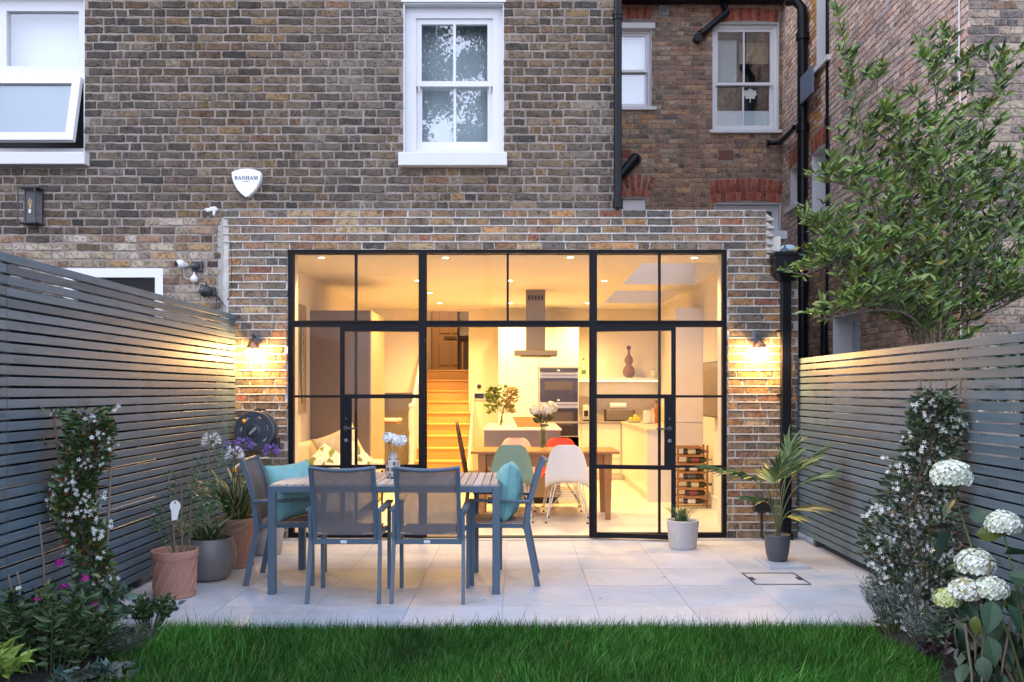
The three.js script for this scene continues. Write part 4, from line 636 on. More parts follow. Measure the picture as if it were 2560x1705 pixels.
{
  const print = tex(256, (u, v) => { const a = Math.sin((u * 3 + v * 1.2) * 6.28 + 3 * fbm(u, v, 4, 3, 170)), b = fbm(u, v, 4, 3, 174); return a > 0.2 && b > 0.42 ? [0.22, 0.25, 0.07] : a > -0.1 && b > 0.5 ? [0.50, 0.48, 0.22] : [0.78, 0.74, 0.60]; }, 0.45), pm = std([1, 1, 1], 0.9, { map: print });
  const c1 = thing('scatter_cushion', 'white scatter cushion with green leaf print at the front of the sofa', 'cushion', [-1.97, 0.60, -0.83]); part('cover', pillowGeo(0.46, 0.46, 0.16, 3), pm, c1, null, [-0.75, 0.3, -0.5]);
  const c2 = thing('scatter_cushion', 'second leaf print cushion leaning behind on the sofa', 'cushion', [-1.75, 0.62, -1.15]); part('cover', pillowGeo(0.42, 0.42, 0.14, 5), pm, c2, null, [-0.5, 0.9, -0.35]);
  const c3 = thing('scatter_cushion', 'plain cream cushion at the back of the sofa', 'cushion', [-1.95, 0.72, -1.42]); part('cover', pillowGeo(0.5, 0.5, 0.18, 8), std([0.70, 0.60, 0.42], 0.9, { map: T.fabric }), c3, null, [-0.3, 0.3, 0.5]);
  const st = thing('upholstered_stool', 'cream topped stool with thin black legs behind the left door leaf', 'stool', [-1.86 + 0.05, 0, -1.5 - 0.25]); part('seat', rbox(0.5, 0.09, 0.4, 0.03, 3), std([0.74, 0.66, 0.5], 0.9), st, [0, 0.55, 0]); part('seat_frame', rbox(0.49, 0.03, 0.39, 0.005), M.creamTop, st, [0, 0.49, 0]);
  for (const [x, z] of [[-0.23, -0.18], [0.23, -0.18], [-0.23, 0.18], [0.23, 0.18]]) part('leg', boxG(x - 0.01, x + 0.01, 0, 0.475, z - 0.01, z + 0.01), M.black, st);
  const lg = thing('wall_ledge', 'short cream ledge beside the stairs with a dark underside', 'shelf', [-1.78, 1.0, -3.6]); part('board', rbox(0.36, 0.035, 0.5, 0.006), M.creamTop, lg); part('underside', boxG(-0.175, 0.17, -0.05, -0.019, -0.24, 0.24), M.pine, lg);
}
{ // wall controls
  const t = thing('thermostat_panel', 'white wall panel with a dark screen beside the stairs', 'wall control', [X(1198, ZB), Y(990, ZB), ZB]); part('plate', rbox(0.225, 0.125, 0.02, 0.006), M.white, t, [0, 0, 0.011]); part('screen', rbox(0.155, 0.085, 0.006, 0.002), M.blackGloss, t, [0.0, 0.0, 0.0225]);
  const k = thing('wall_dial', 'small round black dial above the white wall panel', 'wall control', [X(1198, ZB), Y(966, ZB), ZB]); part('dial', new THREE.CylinderGeometry(0.036, 0.036, 0.02, 24).rotateX(Math.PI / 2), M.blackGloss, k, [0, 0, 0.011]); part('ring', new THREE.TorusGeometry(0.034, 0.003, 8, 24), M.brushed, k, [0, 0, 0.021]);
}
const tapered = (w0, w1, y0, y1) => { const g = new GB(), a = w0 / 2, b = w1 / 2; g.quad([-a, y0, a], [a, y0, a], [b, y1, b], [-b, y1, b]); g.quad([a, y0, -a], [-a, y0, -a], [-b, y1, -b], [b, y1, -b]); g.quad([a, y0, a], [a, y0, -a], [b, y1, -b], [b, y1, b]); g.quad([-a, y0, -a], [-a, y0, a], [-b, y1, b], [-b, y1, -b]); g.quad([-a, y0, -a], [a, y0, -a], [a, y0, a], [-a, y0, a]); return g.geo(); };
{ // farmhouse table
  const t = thing('dining_table', 'long brown wooden dining table inside the open doorway', 'table', [0.29, 0, -1.5]);
  for (let i = 0; i < 4; i++) part('top_board', rbox(1.60, 0.028, 0.183, 0.004), M.pine, t, [0, 0.725, -0.28 + i * 0.185]);
  for (const [x, z] of [[-0.68, 0.3], [0.68, 0.3], [-0.68, -0.3], [0.68, -0.3]]) part('leg', tapered(0.055, 0.085, 0, 0.71), M.pine, t, [x, 0, z]);
  part('apron', boxG(-0.63, 0.63, 0.57, 0.709, 0.285, 0.305), M.pine, t); part('apron', boxG(-0.63, 0.63, 0.57, 0.709, -0.305, -0.285), M.pine, t); part('apron', boxG(-0.69, -0.67, 0.57, 0.709, -0.25, 0.25), M.pine, t); part('apron', boxG(0.67, 0.69, 0.57, 0.709, -0.25, 0.25), M.pine, t);
}
// moulded shell chair on a wire base; the sitter looks along +z
function shellGeo() {
  const prof = [[0.235, 0.425], [0.215, 0.445], [0.12, 0.435], [0.0, 0.42], [-0.1, 0.42], [-0.165, 0.45], [-0.195, 0.52], [-0.215, 0.6], [-0.235, 0.68], [-0.25, 0.75], [-0.258, 0.80], [-0.26, 0.825]], hw = [0.17, 0.21, 0.225, 0.23, 0.23, 0.228, 0.226, 0.215, 0.195, 0.172, 0.14, 0.09], curl = [0.0, 0.005, 0.03, 0.05, 0.06, 0.065, 0.06, 0.05, 0.04, 0.032, 0.025, 0.015];
  const c = new THREE.CatmullRomCurve3(prof.map(([z, y]) => V(0, y, z))), N = 26, K = 12, L = (a, t) => { const f = t * (a.length - 1), i = Math.min(a.length - 2, Math.floor(f)); return a[i] + (a[i + 1] - a[i]) * (f - i); }, g = new GB();
  const P = (i, k, o) => { const t = i / N, u = k / K * 2 - 1, p = c.getPoint(t), tg = c.getTangent(t), nrm = V(0, -tg.z, tg.y).multiplyScalar(-1), w = L(hw, t), q = L(curl, t) * u * u * Math.abs(u); const v = V(u * w, p.y, p.z).add(nrm.clone().multiplyScalar(q + o)); return v.toArray(); };
  for (const o of [0, -0.007]) for (let i = 0; i < N; i++) for (let k = 0; k < K; k++) { const a = P(i, k, o), b = P(i, k + 1, o), d = P(i + 1, k, o), e = P(i + 1, k + 1, o); o ? g.quad(b, a, d, e) : g.quad(a, b, e, d); }
  for (let i = 0; i < N; i++) for (const k of [0, K]) { const a = P(i, k, 0), b = P(i + 1, k, 0), d = P(i, k, -0.007), e = P(i + 1, k, -0.007); g.quad(a, b, e, d); }
  for (let k = 0; k < K; k++) for (const i of [0, N]) { const a = P(i, k, 0), b = P(i, k + 1, 0), d = P(i, k, -0.007), e = P(i, k + 1, -0.007); g.quad(a, b, e, d); }
  return g.geo();
}
{
  const shell = shellGeo(), wireG = () => { const g = new GB(), s = 0.0048; for (const sx of [-1, 1]) { for (const sz of [-1, 1]) { const foot = [sx * 0.215, 0.012, sz * 0.2 - 0.01]; g.tube([[sx * 0.12, 0.405, sz * 0.13], foot], s, s, 6).tube([[sx * 0.16, 0.41, sz * 0.05], foot], s, s, 6); g.tube([[sx * 0.05, 0.30, 0], [sx * 0.16, 0.16, sz * 0.15]], s * 0.8, s * 0.8, 5); } g.tube([[sx * 0.13, 0.40, -0.13], [sx * 0.13, 0.36, 0], [sx * 0.13, 0.40, 0.13]], s, s, 6).tube([[sx * 0.16, 0.16, 0.155], [sx * 0.06, 0.31, 0], [sx * 0.16, 0.16, -0.155]], s * 0.8, s * 0.8, 5); } for (const z of [-0.09, 0.09]) g.tube([[-0.13, 0.30, z], [0.13, 0.30, z]], s * 0.8, s * 0.8, 5).tube([[-0.1, 0.25, z * 1.2], [0.1, 0.25, z * 1.2]], s * 0.8, s * 0.8, 5); g.tube([[-0.14, 0.398, -0.12], [0.14, 0.398, -0.12]], s, s, 6).tube([[-0.14, 0.398, 0.12], [0.14, 0.398, 0.12]], s, s, 6); return g.geo(); }, wire = wireG();
  const make = (label, c, x, z, turn) => { const t = thing('shell_chair', label, 'chair', [x, 0, z], turn, null); part('shell', shell, std(c, 0.5), t); part('wire_base', wire, M.chrome, t); for (const [a, b] of [[-1, -1], [1, -1], [-1, 1], [1, 1]]) part('foot_glide', new THREE.CylinderGeometry(0.012, 0.014, 0.014, 10), M.black, t, [a * 0.217, 0.007, b * 0.202 - 0.01]); return t; };
  make('grey green moulded shell chair with its back to the garden', [0.19, 0.30, 0.24], X(1281, -0.95), -1.17, Math.PI - 0.02); make('white moulded shell chair with its back to the garden', [0.80, 0.76, 0.74], X(1421, -0.95), -1.12, Math.PI - 0.09);
  make('pale pink moulded shell chair on the far side of the table', [0.72, 0.50, 0.42], X(1290, -2.3), -2.0, 0.0); make('bright red moulded shell chair on the far side of the table', [0.72, 0.06, 0.02], X(1401, -2.3), -2.0, 0.0);
}
{ // spindle back chair at the left end of the table
  const t = thing('spindle_chair', 'black wooden spindle back chair at the left end of the dining table', 'chair', [-0.42, 0, -1.72], Math.PI / 2), m = M.darkWood;
  part('seat', new THREE.CylinderGeometry(0.22, 0.2, 0.035, 24), m, t, [0, 0.45, 0]); for (const [x, z] of [[-0.15, -0.13], [0.15, -0.13], [-0.16, 0.15], [0.16, 0.15]]) new GB().tube([[x, 0.44, z], [x * 1.35, 0, z * 1.35]], 0.018, 0.012, 8).put('leg', m, t);
  const arc = [...Array(13)].map((_, i) => { const a = Math.PI * i / 12; return [Math.cos(a) * 0.2, 0.46 + Math.sin(a) * 0.58, -0.17 - Math.sin(a) * 0.11]; }); new GB().tube(arc, 0.014, 0.014, 8).put('hoop', m, t);
  for (let i = 1; i < 7; i++) { const u = i / 7 * 2 - 1, h = Math.sqrt(1 - u * u); new GB().tube([[u * 0.16, 0.46, -0.165], [u * 0.2, 0.46 + h * 0.57, -0.17 - h * 0.11]], 0.008, 0.006, 6).put('spindle', m, t); }
}
{ // island
  const t = thing('kitchen_island', 'taupe kitchen island with a pale worktop behind the dining table', 'kitchen island', [0.052, 0, -3.5]); part('body', boxG(-0.47, 0.47, 0.08, 0.90, -0.98, 0.98), M.taupeIsland, t); part('plinth', boxG(-0.43, 0.43, 0, 0.079, -0.94, 0.94), M.black, t); part('worktop', rbox(0.97, 0.022, 2.0, 0.004), M.creamTop, t, [0, 0.912, 0]);
  const hb = thing('hob', 'black induction hob set in the island worktop', 'hob', [0.2, 0.9235, -3.55]); part('glass_top', rbox(0.42, 0.006, 0.62, 0.002), M.blackGloss, hb, [0, 0.0035, 0]);
  const bo = thing('wooden_tray', 'tilted brown wooden board standing on the island', 'tray', [0.14, 0.923, -3.05]); const s = new THREE.Shape([[-0.15, 0.0], [0.15, 0.0], [0.15, 0.135], [-0.21, 0.135]].map((p) => new THREE.Vector2(...p))); part('board', new THREE.ExtrudeGeometry(s, { depth: 0.012, bevelEnabled: false }), std([0.33, 0.15, 0.06], 0.45, { map: T.wood }), bo, null, [-0.35, 0, 0]); part('foot', boxG(-0.14, 0.14, 0, 0.012, -0.1, 0.0), M.pine, bo);
  const ck = thing('cooker_hood', 'steel island cooker hood with a square chimney', 'cooker hood', [0.232, 0, -3.4]); part('chimney', boxG(-0.127, 0.127, 1.93, 2.72, -0.13, 0.13), M.brushed, ck); part('canopy', rbox(0.565, 0.065, 0.6, 0.004), M.brushed, ck, [0, 1.885, 0]); part('filter', boxG(-0.2, 0.2, 1.838, 1.852, -0.22, 0.22), M.brushed, ck);
  const vg = new GB(); for (let i = 0; i < 5; i++) { const x = -0.085 + i * 0.042; vg.box(x - 0.014, x + 0.014, 2.585, 2.645, 0.1305, 0.134); } vg.put('vent_slot', M.black, ck);
}
{ // tall units with ovens
  const zf = -5.4, x = (p) => X(p, zf), y = (p) => Y(p, zf), t = thing('tall_kitchen_units', 'glossy cream tall kitchen units holding the ovens', 'kitchen unit'); const m = std([0.84, 0.82, 0.78], 0.22);
  part('carcass', boxG(x(1246), x(1447), 0, 2.40, ZB + 0.005, zf - 0.021), m, t); part('door_panel', boxG(x(1246), x(1345), 0.1, 2.398, zf - 0.02, zf), m, t); part('door_panel', boxG(x(1348), x(1447), y(918), 2.398, zf - 0.02, zf), m, t); part('door_panel', boxG(x(1348), x(1447), 0.1, y(1092), zf - 0.02, zf), m, t);
  const oven = (label, list) => { const o = thing('oven', label, 'oven', [0, 0, 0]); for (const [n, a, b, mm, d] of list) part(n, boxG(x(1350), x(1445), y(b), y(a), zf - 0.02, zf + d), mm, o); return o; };
  const st = std([0.62, 0.52, 0.42], 0.3, { metalness: 0.9 }), dk = std([0.035, 0.022, 0.018], 0.12);
  const o1 = oven('upper black glass oven with a steel control strip', [['control_panel', 921, 931, dk, 0.004], ['trim', 931.5, 945, st, 0.003], ['door_glass', 945.5, 1005, dk, 0.005]]); part('window', boxG(x(1362), x(1432), y(975), y(953), zf + 0.0052, zf + 0.0062), std([0.09, 0.065, 0.05], 0.2), o1); part('handle', boxG(x(1351), x(1444), y(938.5), y(937), zf + 0.0035, zf + 0.03), M.blackIron, o1);
  const o2 = oven('lower tall black glass oven beneath the upper one', [['trim', 1005.5, 1020, st, 0.003], ['door_glass', 1020.5, 1090, dk, 0.005]]); part('window', boxG(x(1362), x(1432), y(1064), y(1030), zf + 0.0052, zf + 0.0062), std([0.085, 0.06, 0.045], 0.2), o2); part('handle', boxG(x(1351), x(1444), y(1012.5), y(1011), zf + 0.0035, zf + 0.03), M.blackIron, o2);
  for (const [o, yy] of [[o1, 926], [o2, 1000]]) part('display', boxG(x(1393), x(1400), y(yy + 2), y(yy - 2), zf + 0.0055, zf + 0.007), std([0.5, 0.6, 0.6], 0.3), o);
}
{ // worktop run along the back and the peninsula
  const t = thing('kitchen_counter', 'L-shaped cream kitchen counter with a thin worktop under the shelf', 'kitchen counter'), m = std([0.78, 0.73, 0.60], 0.28), fx = 1.62;
  part('back_cabinets', boxG(0.375, RR - 0.01, 0.1, 0.885, ZB + 0.005, -5.42), m, t); for (let i = 0; i < 2; i++) part('door_panel', boxG(0.38 + i * 0.61, 0.98 + i * 0.61, 0.33, 0.875, -5.419, -5.4), m, t); part('drawer_panel', boxG(0.38, 1.59, 0.11, 0.32, -5.419, -5.4), m, t);
  part('peninsula', boxG(fx, RR - 0.01, 0.1, 0.885, -5.4, -2.72), m, t); part('end_panel', boxG(fx - 0.004, RR - 0.011, 0.0, 0.885, -2.719, -2.695), std([0.74, 0.70, 0.66], 0.4), t); part('plinth', boxG(0.38, RR - 0.02, 0, 0.099, -5.98, -5.46), M.cream, t); part('plinth', boxG(fx + 0.05, RR - 0.02, 0, 0.099, -5.459, -2.72), M.cream, t);
  part('worktop', boxG(0.375, RR - 0.004, 0.886, 0.916, ZB + 0.005, -5.38), std([0.34, 0.30, 0.25], 0.3), t); part('worktop', boxG(fx - 0.02, RR - 0.004, 0.886, 0.916, -5.379, -2.68), std([0.60, 0.55, 0.46], 0.3), t);
  part('splashback', boxG(0.38, RR - 0.004, 0.917, 1.30, ZB + 0.002, ZB + 0.014), std([0.60, 0.50, 0.38], 0.3, { map: T.marble }), t);
  const sh = thing('wall_shelf', 'long white shelf over the worktop carrying the gourd vase', 'shelf', [1.38, 1.575, -5.83]); part('board', rbox(1.8, 0.05, 0.32, 0.006), M.white, sh);
  const strip = part('led_strip_light', boxG(-0.85, 0.85, -0.031, -0.0255, 0.09, 0.11), std([0.02, 0.02, 0.02], 0.6, { emissive: new THREE.Color().setRGB(1, 0.78, 0.48), emissiveIntensity: 5 }), sh); const ra = new THREE.RectAreaLight(new THREE.Color().setRGB(1, 0.72, 0.40), 14, 1.7, 0.02); ra.position.set(1.38, 1.575 - 0.034, -5.73); ra.rotation.x = -Math.PI / 2; scene.add(ra);
  const tc = thing('tall_end_unit', 'tall pale unit at the right end of the kitchen beside the television', 'cupboard'); const m2 = std([0.70, 0.64, 0.58], 0.35); part('carcass', boxG(1.97, RR - 0.002, 0, 2.42, -3.55, -2.66), m2, tc); part('door_panel', boxG(1.965, RR - 0.002, 1.0, 2.418, -2.659, -2.64), m2, tc); part('door_panel', boxG(1.965, RR - 0.002, 0.1, 0.99, -2.659, -2.64), m2, tc);
}
{ // things on shelf and worktop
  const zs = -5.78, gv = thing('gourd_vase', 'brown glass gourd shaped vase on the white shelf', 'vase', [X(1572, zs), 1.60, zs]); part('body', lathe([[0, 0], [0.05, 0.0], [0.085, 0.035], [0.1, 0.085], [0.092, 0.14], [0.06, 0.19], [0.036, 0.205], [0.06, 0.235], [0.072, 0.275], [0.062, 0.32], [0.034, 0.355], [0.019, 0.385], [0.021, 0.43], [0.015, 0.45]], 28), std([0.16, 0.075, 0.035], 0.12), gv); part('stopper', new THREE.SphereGeometry(0.036, 16, 12), std([0.07, 0.03, 0.018], 0.2), gv, [0, 0.48, 0]);
  const bottle = (name, label, x, y, z, h, r, m, cap) => { const b = thing(name, label, 'bottle', [x, y, z]); part('body', lathe([[0, 0], [r, 0], [r, h * 0.58], [r * 0.8, h * 0.68], [r * 0.35, h * 0.8], [r * 0.33, h * 0.95], [0, h * 0.95]], 16), m, b); part('cap', new THREE.CylinderGeometry(r * 0.4, r * 0.4, h * 0.07, 10), cap ?? M.black, b, [0, h * 0.965, 0]); return b; };
  const clear = std([0.62, 0.62, 0.5], 0.15), green = std([0.08, 0.2, 0.05], 0.2);
  const b1 = bottle('glass_bottle', 'clear bottle with a green label on the shelf end by the ovens', X(1459, zs), 1.60, zs, 0.31, 0.035, clear); part('label_band', new THREE.CylinderGeometry(0.0355, 0.0355, 0.06, 16, 1, true), green, b1, [0, 0.09, 0]);
  bottle('glass_bottle', 'short clear decanter to the right of the gourd vase', X(1634, zs), 1.60, zs, 0.14, 0.05, clear); bottle('glass_bottle', 'slim tall bottle at the right end of the white shelf', X(1657, zs), 1.60, zs, 0.36, 0.018, green);
  const cm = thing('coffee_machine', 'small cream coffee machine on the worktop beside the ovens', 'coffee machine', [X(1464, -5.65), 0.917, -5.65]); part('body', rbox(0.10, 0.25, 0.2, 0.02, 3), M.cream, cm, [0, 0.125, 0]); part('dispenser', rbox(0.065, 0.09, 0.03, 0.006), M.black, cm, [0, 0.12, 0.1]); part('lever', new THREE.TorusGeometry(0.032, 0.009, 8, 20), M.chrome, cm, [0, 0.225, 0.09]); part('drip_tray', rbox(0.09, 0.02, 0.1, 0.004), M.black, cm, [0, 0.012, 0.12]);
  const bb = thing('bread_bin', 'steel bread bin standing on the back worktop', 'bread bin', [X(1548, -5.6), 0.917, -5.6]); part('body', rbox(0.45, 0.18, 0.24, 0.02, 3), M.brushed, bb, [0, 0.092, 0]); part('lid', rbox(0.43, 0.12, 0.02, 0.006), M.brushed, bb, [0, 0.075, 0.121]); part('side_band', boxG(-0.228, -0.222, 0.0, 0.18, -0.11, 0.122), M.black, bb); part('side_band', boxG(0.222, 0.228, 0.0, 0.18, -0.11, 0.122), M.black, bb);
  const rl = thing('paper_roll', 'white kitchen roll lying on the bread bin', 'kitchen roll', [X(1545, -5.6), 1.10, -5.6]); part('roll', new THREE.CylinderGeometry(0.05, 0.05, 0.25, 20).rotateZ(Math.PI / 2), M.white, rl, [0, 0.05, 0]);
  const fb = thing('fruit_plate', 'plate of yellow fruit on the worktop corner', 'fruit', [X(1585, -4.9), 0.917, -4.9]); part('plate', lathe([[0, 0.0], [0.08, 0.0], [0.12, 0.025], [0.116, 0.028], [0.075, 0.006], [0, 0.006]], 24), M.white, fb); const r = RNG(2); for (let i = 0; i < 5; i++) part('fruit', new THREE.SphereGeometry(0.035, 14, 10), std([0.7, 0.5, 0.04], 0.5), fb, [Math.cos(i * 1.3) * 0.055, 0.045 + (i === 4 ? 0.04 : 0), Math.sin(i * 1.3) * 0.05], [r(), r(), 0]);
  const zj = -4.4; const ja = thing('storage_jar', 'tall white storage jar on the peninsula', 'jar', [X(1619, zj), 0.917, zj]); part('body', lathe([[0, 0], [0.06, 0], [0.062, 0.02], [0.062, 0.16], [0.055, 0.17], [0, 0.17]], 24), M.white, ja); part('lid', lathe([[0, 0.19], [0.058, 0.185], [0.058, 0.1705], [0, 0.1705]], 24), M.creamTop, ja);
  const jb = bottle('soap_bottle', 'white pump bottle beside the storage jar', X(1632, zj), 0.917, zj, 0.22, 0.028, M.white, M.white); const ut = thing('amber_bottle', 'amber glass bottle on the peninsula next to the white pump bottle', 'bottle', [X(1641, zj - 0.2), 0.917, zj - 0.2]); part('body', lathe([[0, 0], [0.035, 0], [0.035, 0.2], [0.014, 0.25], [0.014, 0.3], [0, 0.3]], 16), std([0.5, 0.16, 0.02], 0.15), ut); part('cap', new THREE.CylinderGeometry(0.016, 0.016, 0.03, 10), M.black, ut, [0, 0.315, 0]);
}
{ // television, wine rack
  const tv = thing('television', 'flat television bracketed to the right kitchen wall', 'television', [RR - 0.09, 1.405, -1.62], 0.05); part('housing', rbox(0.045, 0.63, 0.78, 0.006), std([0.06, 0.05, 0.045], 0.5), tv); part('screen', boxG(-0.026, -0.0228, -0.30, 0.30, -0.375, 0.375), std([0.22, 0.16, 0.11], 0.25), tv); part('bracket', boxG(0.023, 0.085, -0.1, 0.1, -0.08, 0.08), M.black, tv);
  const w = thing('wine_rack', 'low wooden wine rack stacked with bottles at the right wall', 'wine rack', [X(1732, -2.25), 0, -2.25]), r = RNG(8);
  for (let i = 0; i < 8; i++) { const y = 0.03 + i * 0.098; part('slat', rbox(0.40 - i * 0.012, 0.022, 0.035, 0.004), M.pine, w, [-0.02 - i * 0.004, y, 0.13]); part('slat', rbox(0.40 - i * 0.012, 0.022, 0.035, 0.004), M.pine, w, [-0.02 - i * 0.004, y, -0.13]); }
  for (const [x, z] of [[0.15, 0.11], [-0.2, 0.11], [0.15, -0.11], [-0.2, -0.11]]) new GB().box(x - 0.012, x + 0.012, 0, 0.74, z - 0.012, z + 0.012).put('post', M.pine, w);
  const body = lathe([[0, 0], [0.037, 0.0], [0.037, 0.19], [0.015, 0.24], [0.014, 0.295], [0, 0.295]], 14), dark = [std([0.02, 0.018, 0.014], 0.12), std([0.03, 0.012, 0.012], 0.12), std([0.03, 0.04, 0.015], 0.12)], lab = [[0.72, 0.68, 0.6], [0.25, 0.05, 0.05], [0.6, 0.5, 0.3], [0.1, 0.1, 0.12]], where = ['on the floor tier', 'on the second tier', 'on the third tier', 'on the fourth tier', 'on the fifth tier', 'on the sixth tier', 'on the top tier'];
  for (let i = 0; i < 7; i++) for (const [side, z] of [['front', 0.12]]) { const b = thing('wine_bottle', 'wine bottle lying ' + where[i] + ' of the wooden rack', 'bottle', [w.position.x - 0.13 + 0.02 * (i % 3), 0.082 + i * 0.098, -2.25 + z - 0.02]); b.rotation.z = -Math.PI / 2; part('body', body, dark[i % 3], b); part('label_band', new THREE.CylinderGeometry(0.0374, 0.0374, 0.09, 14, 1, true), std(lab[i % 4], 0.7), b, [0, 0.09, 0]); part('foil', new THREE.CylinderGeometry(0.0155, 0.0165, 0.07, 12), std(lab[(i + 1) % 4], 0.4), b, [0, 0.265, 0]); }
}
// ------------------------------------------------------------ garden furniture
{
  const x0 = -1.706, x1 = -0.123, z0 = 1.42, z1 = 2.31, H = 0.74, t = thing('garden_table', 'grey metal garden table with a pale slatted top on the patio', 'table', [(x0 + x1) / 2, 0, (z0 + z1) / 2]), w = (x1 - x0) / 2, d = (z1 - z0) / 2, L = 0.052;
  for (const [a, b] of [[-1, -1], [1, -1], [-1, 1], [1, 1]]) part('leg', rbox(L, H - 0.002, L, 0.004), M.greyMetal, t, [a * (w - L / 2), (H - 0.002) / 2, b * (d - L / 2)]);
  for (const s of [-1, 1]) { part('rail', rbox(2 * w - 2 * L, 0.044, 0.04, 0.003), M.greyMetal, t, [0, H - 0.024, s * (d - 0.02)]); part('rail', rbox(0.04, 0.044, 2 * d - 2 * L, 0.003), M.greyMetal, t, [s * (w - 0.02), H - 0.024, 0]); }
  const n = 28, p = (2 * w - 0.03) / n, ms = [[0.52, 0.44, 0.40], [0.46, 0.37, 0.33], [0.56, 0.49, 0.46], [0.50, 0.40, 0.34]].map((c, i) => std(c, 0.55, { map: shifted(T.wood, i * 0.3, i * 0.2) })), r = RNG(6), g = [0, 1].map((k) => rbox(p - 0.007, 0.016, 2 * d - 0.03, 0.002));
  const uvfix = (geo) => { const a = geo.attributes.position, u = geo.attributes.uv; for (let i = 0; i < a.count; i++) u.setXY(i, a.getZ(i) + 1, a.getX(i)); return geo; }; g.forEach(uvfix);
  for (let i = 0; i < n; i++) part('top_slat', g[i % 2], ms[Math.floor(r() * 4)], t, [-w + 0.015 + p * (i + 0.5), H - 0.001 + 0.004 + (r() - 0.5) * 0.001, 0]);
}
// stacking armchair; the sitter looks along +z
const sling = phys([0.135, 0.125, 0.13], 0.85, { transparent: true, opacity: 0.86, side: THREE.DoubleSide });
const tubeBar = (pts, w, d) => { // flat rectangular tube through points in the y-z plane, mitred
  const g = new GB(), n = pts.length, nor = (i) => { const a = pts[Math.max(0, i - 1)], b = pts[Math.min(n - 1, i + 1)], v = [b[0] - a[0], b[1] - a[1]], l = Math.hypot(...v); return [-v[1] / l, v[0] / l]; }; // pts: [z, y]
  const rings = pts.map((p, i) => { const q = nor(i), h = d / 2; return [[-w / 2, p[1] + q[1] * h, p[0] + q[0] * h], [w / 2, p[1] + q[1] * h, p[0] + q[0] * h], [w / 2, p[1] - q[1] * h, p[0] - q[0] * h], [-w / 2, p[1] - q[1] * h, p[0] - q[0] * h]]; });
  for (let i = 0; i + 1 < n; i++) for (let k = 0; k < 4; k++) g.quad(rings[i][k], rings[i][(k + 1) % 4], rings[i + 1][(k + 1) % 4], rings[i + 1][k]);
  const e = rings[n - 1]; g.quad(rings[0][3], rings[0][2], rings[0][1], rings[0][0]); g.quad(e[0], e[1], e[2], e[3]); return g.geo();
};
{
  const makeChair = (label) => {
    const t = thing('garden_chair', label, 'chair', [0, 0, 0], 0, 'grey garden armchairs round the slatted table'), W = 0.222;
    for (const s of [-1, 1]) {
      const rl = part('leg', tubeBar([[-0.245, 0.0], [-0.165, 0.40], [-0.185, 0.60]].map(([z, y]) => [z, y]), 0.022, 0.038), M.greyMetal, t, [s * (W + 0.012), 0, 0]); rl.rotation.z = s * 0.012;
      part('leg', tubeBar([[0.225, 0], [0.222, 0.60]], 0.024, 0.036), M.greyMetal, t, [s * (W + 0.012), 0, 0]);
      part('armrest', rbox(0.046, 0.02, 0.44, 0.007), M.greyMetal, t, [s * (W + 0.014), 0.606, 0.028], [-0.02, 0, 0]);
      part('back_post', tubeBar([[-0.150, 0.40], [-0.17, 0.52], [-0.235, 0.76], [-0.285, 0.895]], 0.026, 0.034), M.greyMetal, t, [s * (W - 0.020), 0, 0]);
      part('seat_rail', rbox(0.022, 0.03, 0.38, 0.003), M.greyMetal, t, [s * (W - 0.012), 0.425, 0.03]);
    }
    const bend = (u) => -0.028 * (1 - u * u), N = 10, g = new GB(), tr = new GB(), post = [[-0.155, 0.435], [-0.17, 0.52], [-0.235, 0.76], [-0.28, 0.88]], zy = (q) => { const f = q * 3, i = Math.min(2, Math.floor(f)), k = f - i; return [post[i][0] + (post[i + 1][0] - post[i][0]) * k, post[i][1] + (post[i + 1][1] - post[i][1]) * k]; }, K = W - 0.030;
    for (let i = 0; i < N; i++) for (let k = 0; k < 9; k++) { const P = (a, b) => { const u = a / N * 2 - 1, [z, y] = zy(b / 9); return [u * K, y, z + bend(u) * (0.3 + 0.7 * b / 9)]; }; g.quad(P(i, k), P(i + 1, k), P(i + 1, k + 1), P(i, k + 1)); }
    g.put('sling_back', sling, t);
    const top = [...Array(11)].map((_, i) => { const u = i / 5 - 1; return [u * (W - 0.03), 0.887 - 0.012 * (1 - u * u), -0.282 + bend(u)]; }); tr.tube(top, 0.0135, 0.0135, 8).put('top_rail', M.greyMetal, t);
    part('cross_bar', rbox(2 * W, 0.034, 0.022, 0.003), M.greyMetal, t, [0, 0.392, -0.158]); part('cross_bar', rbox(2 * W, 0.03, 0.022, 0.003), M.greyMetal, t, [0, 0.42, 0.212]); part('label_tag', rbox(0.042, 0.02, 0.002, 0.0005), std([0.62, 0.64, 0.66], 0.4), t, [0.01, 0.392, -0.1705]);
    const ms = [std([0.30, 0.20, 0.165], 0.55, { map: T.wood }), std([0.36, 0.25, 0.21], 0.55, { map: T.wood })], ns = 8, p = (2 * W - 0.05) / ns, sg = rbox(p - 0.007, 0.014, 0.385, 0.002); for (let i = 0; i < ns; i++) part('seat_slat', sg, ms[i % 2], t, [-W + 0.025 + p * (i + 0.5), 0.447, 0.03]);
    return t;
  };
  const a = makeChair('near left garden armchair with its back to the lawn'); a.position.set(-1.14, 0, 2.325); a.rotation.y = Math.PI;
  copy(a, 'garden_chair', 'near right garden armchair with its back to the lawn', [-0.588, 0, 2.325], Math.PI - 0.01); copy(a, 'garden_chair', 'garden armchair at the left table end beside the terracotta pots', [-1.70, 0, 1.80], Math.PI / 2 + 0.03); copy(a, 'garden_chair', 'garden armchair at the right table end facing left', [-0.10, 0, 1.81], -Math.PI / 2 - 0.02);
  const c1 = thing('turquoise_cushion', 'turquoise cushion propped in the left end armchair', 'cushion', [-1.66, 0.655, 1.80], Math.PI / 2 - 0.6); part('cover', pillowGeo(0.43, 0.43, 0.15, 2), M.teal, c1, null, [-0.3, 0, 0.05]);
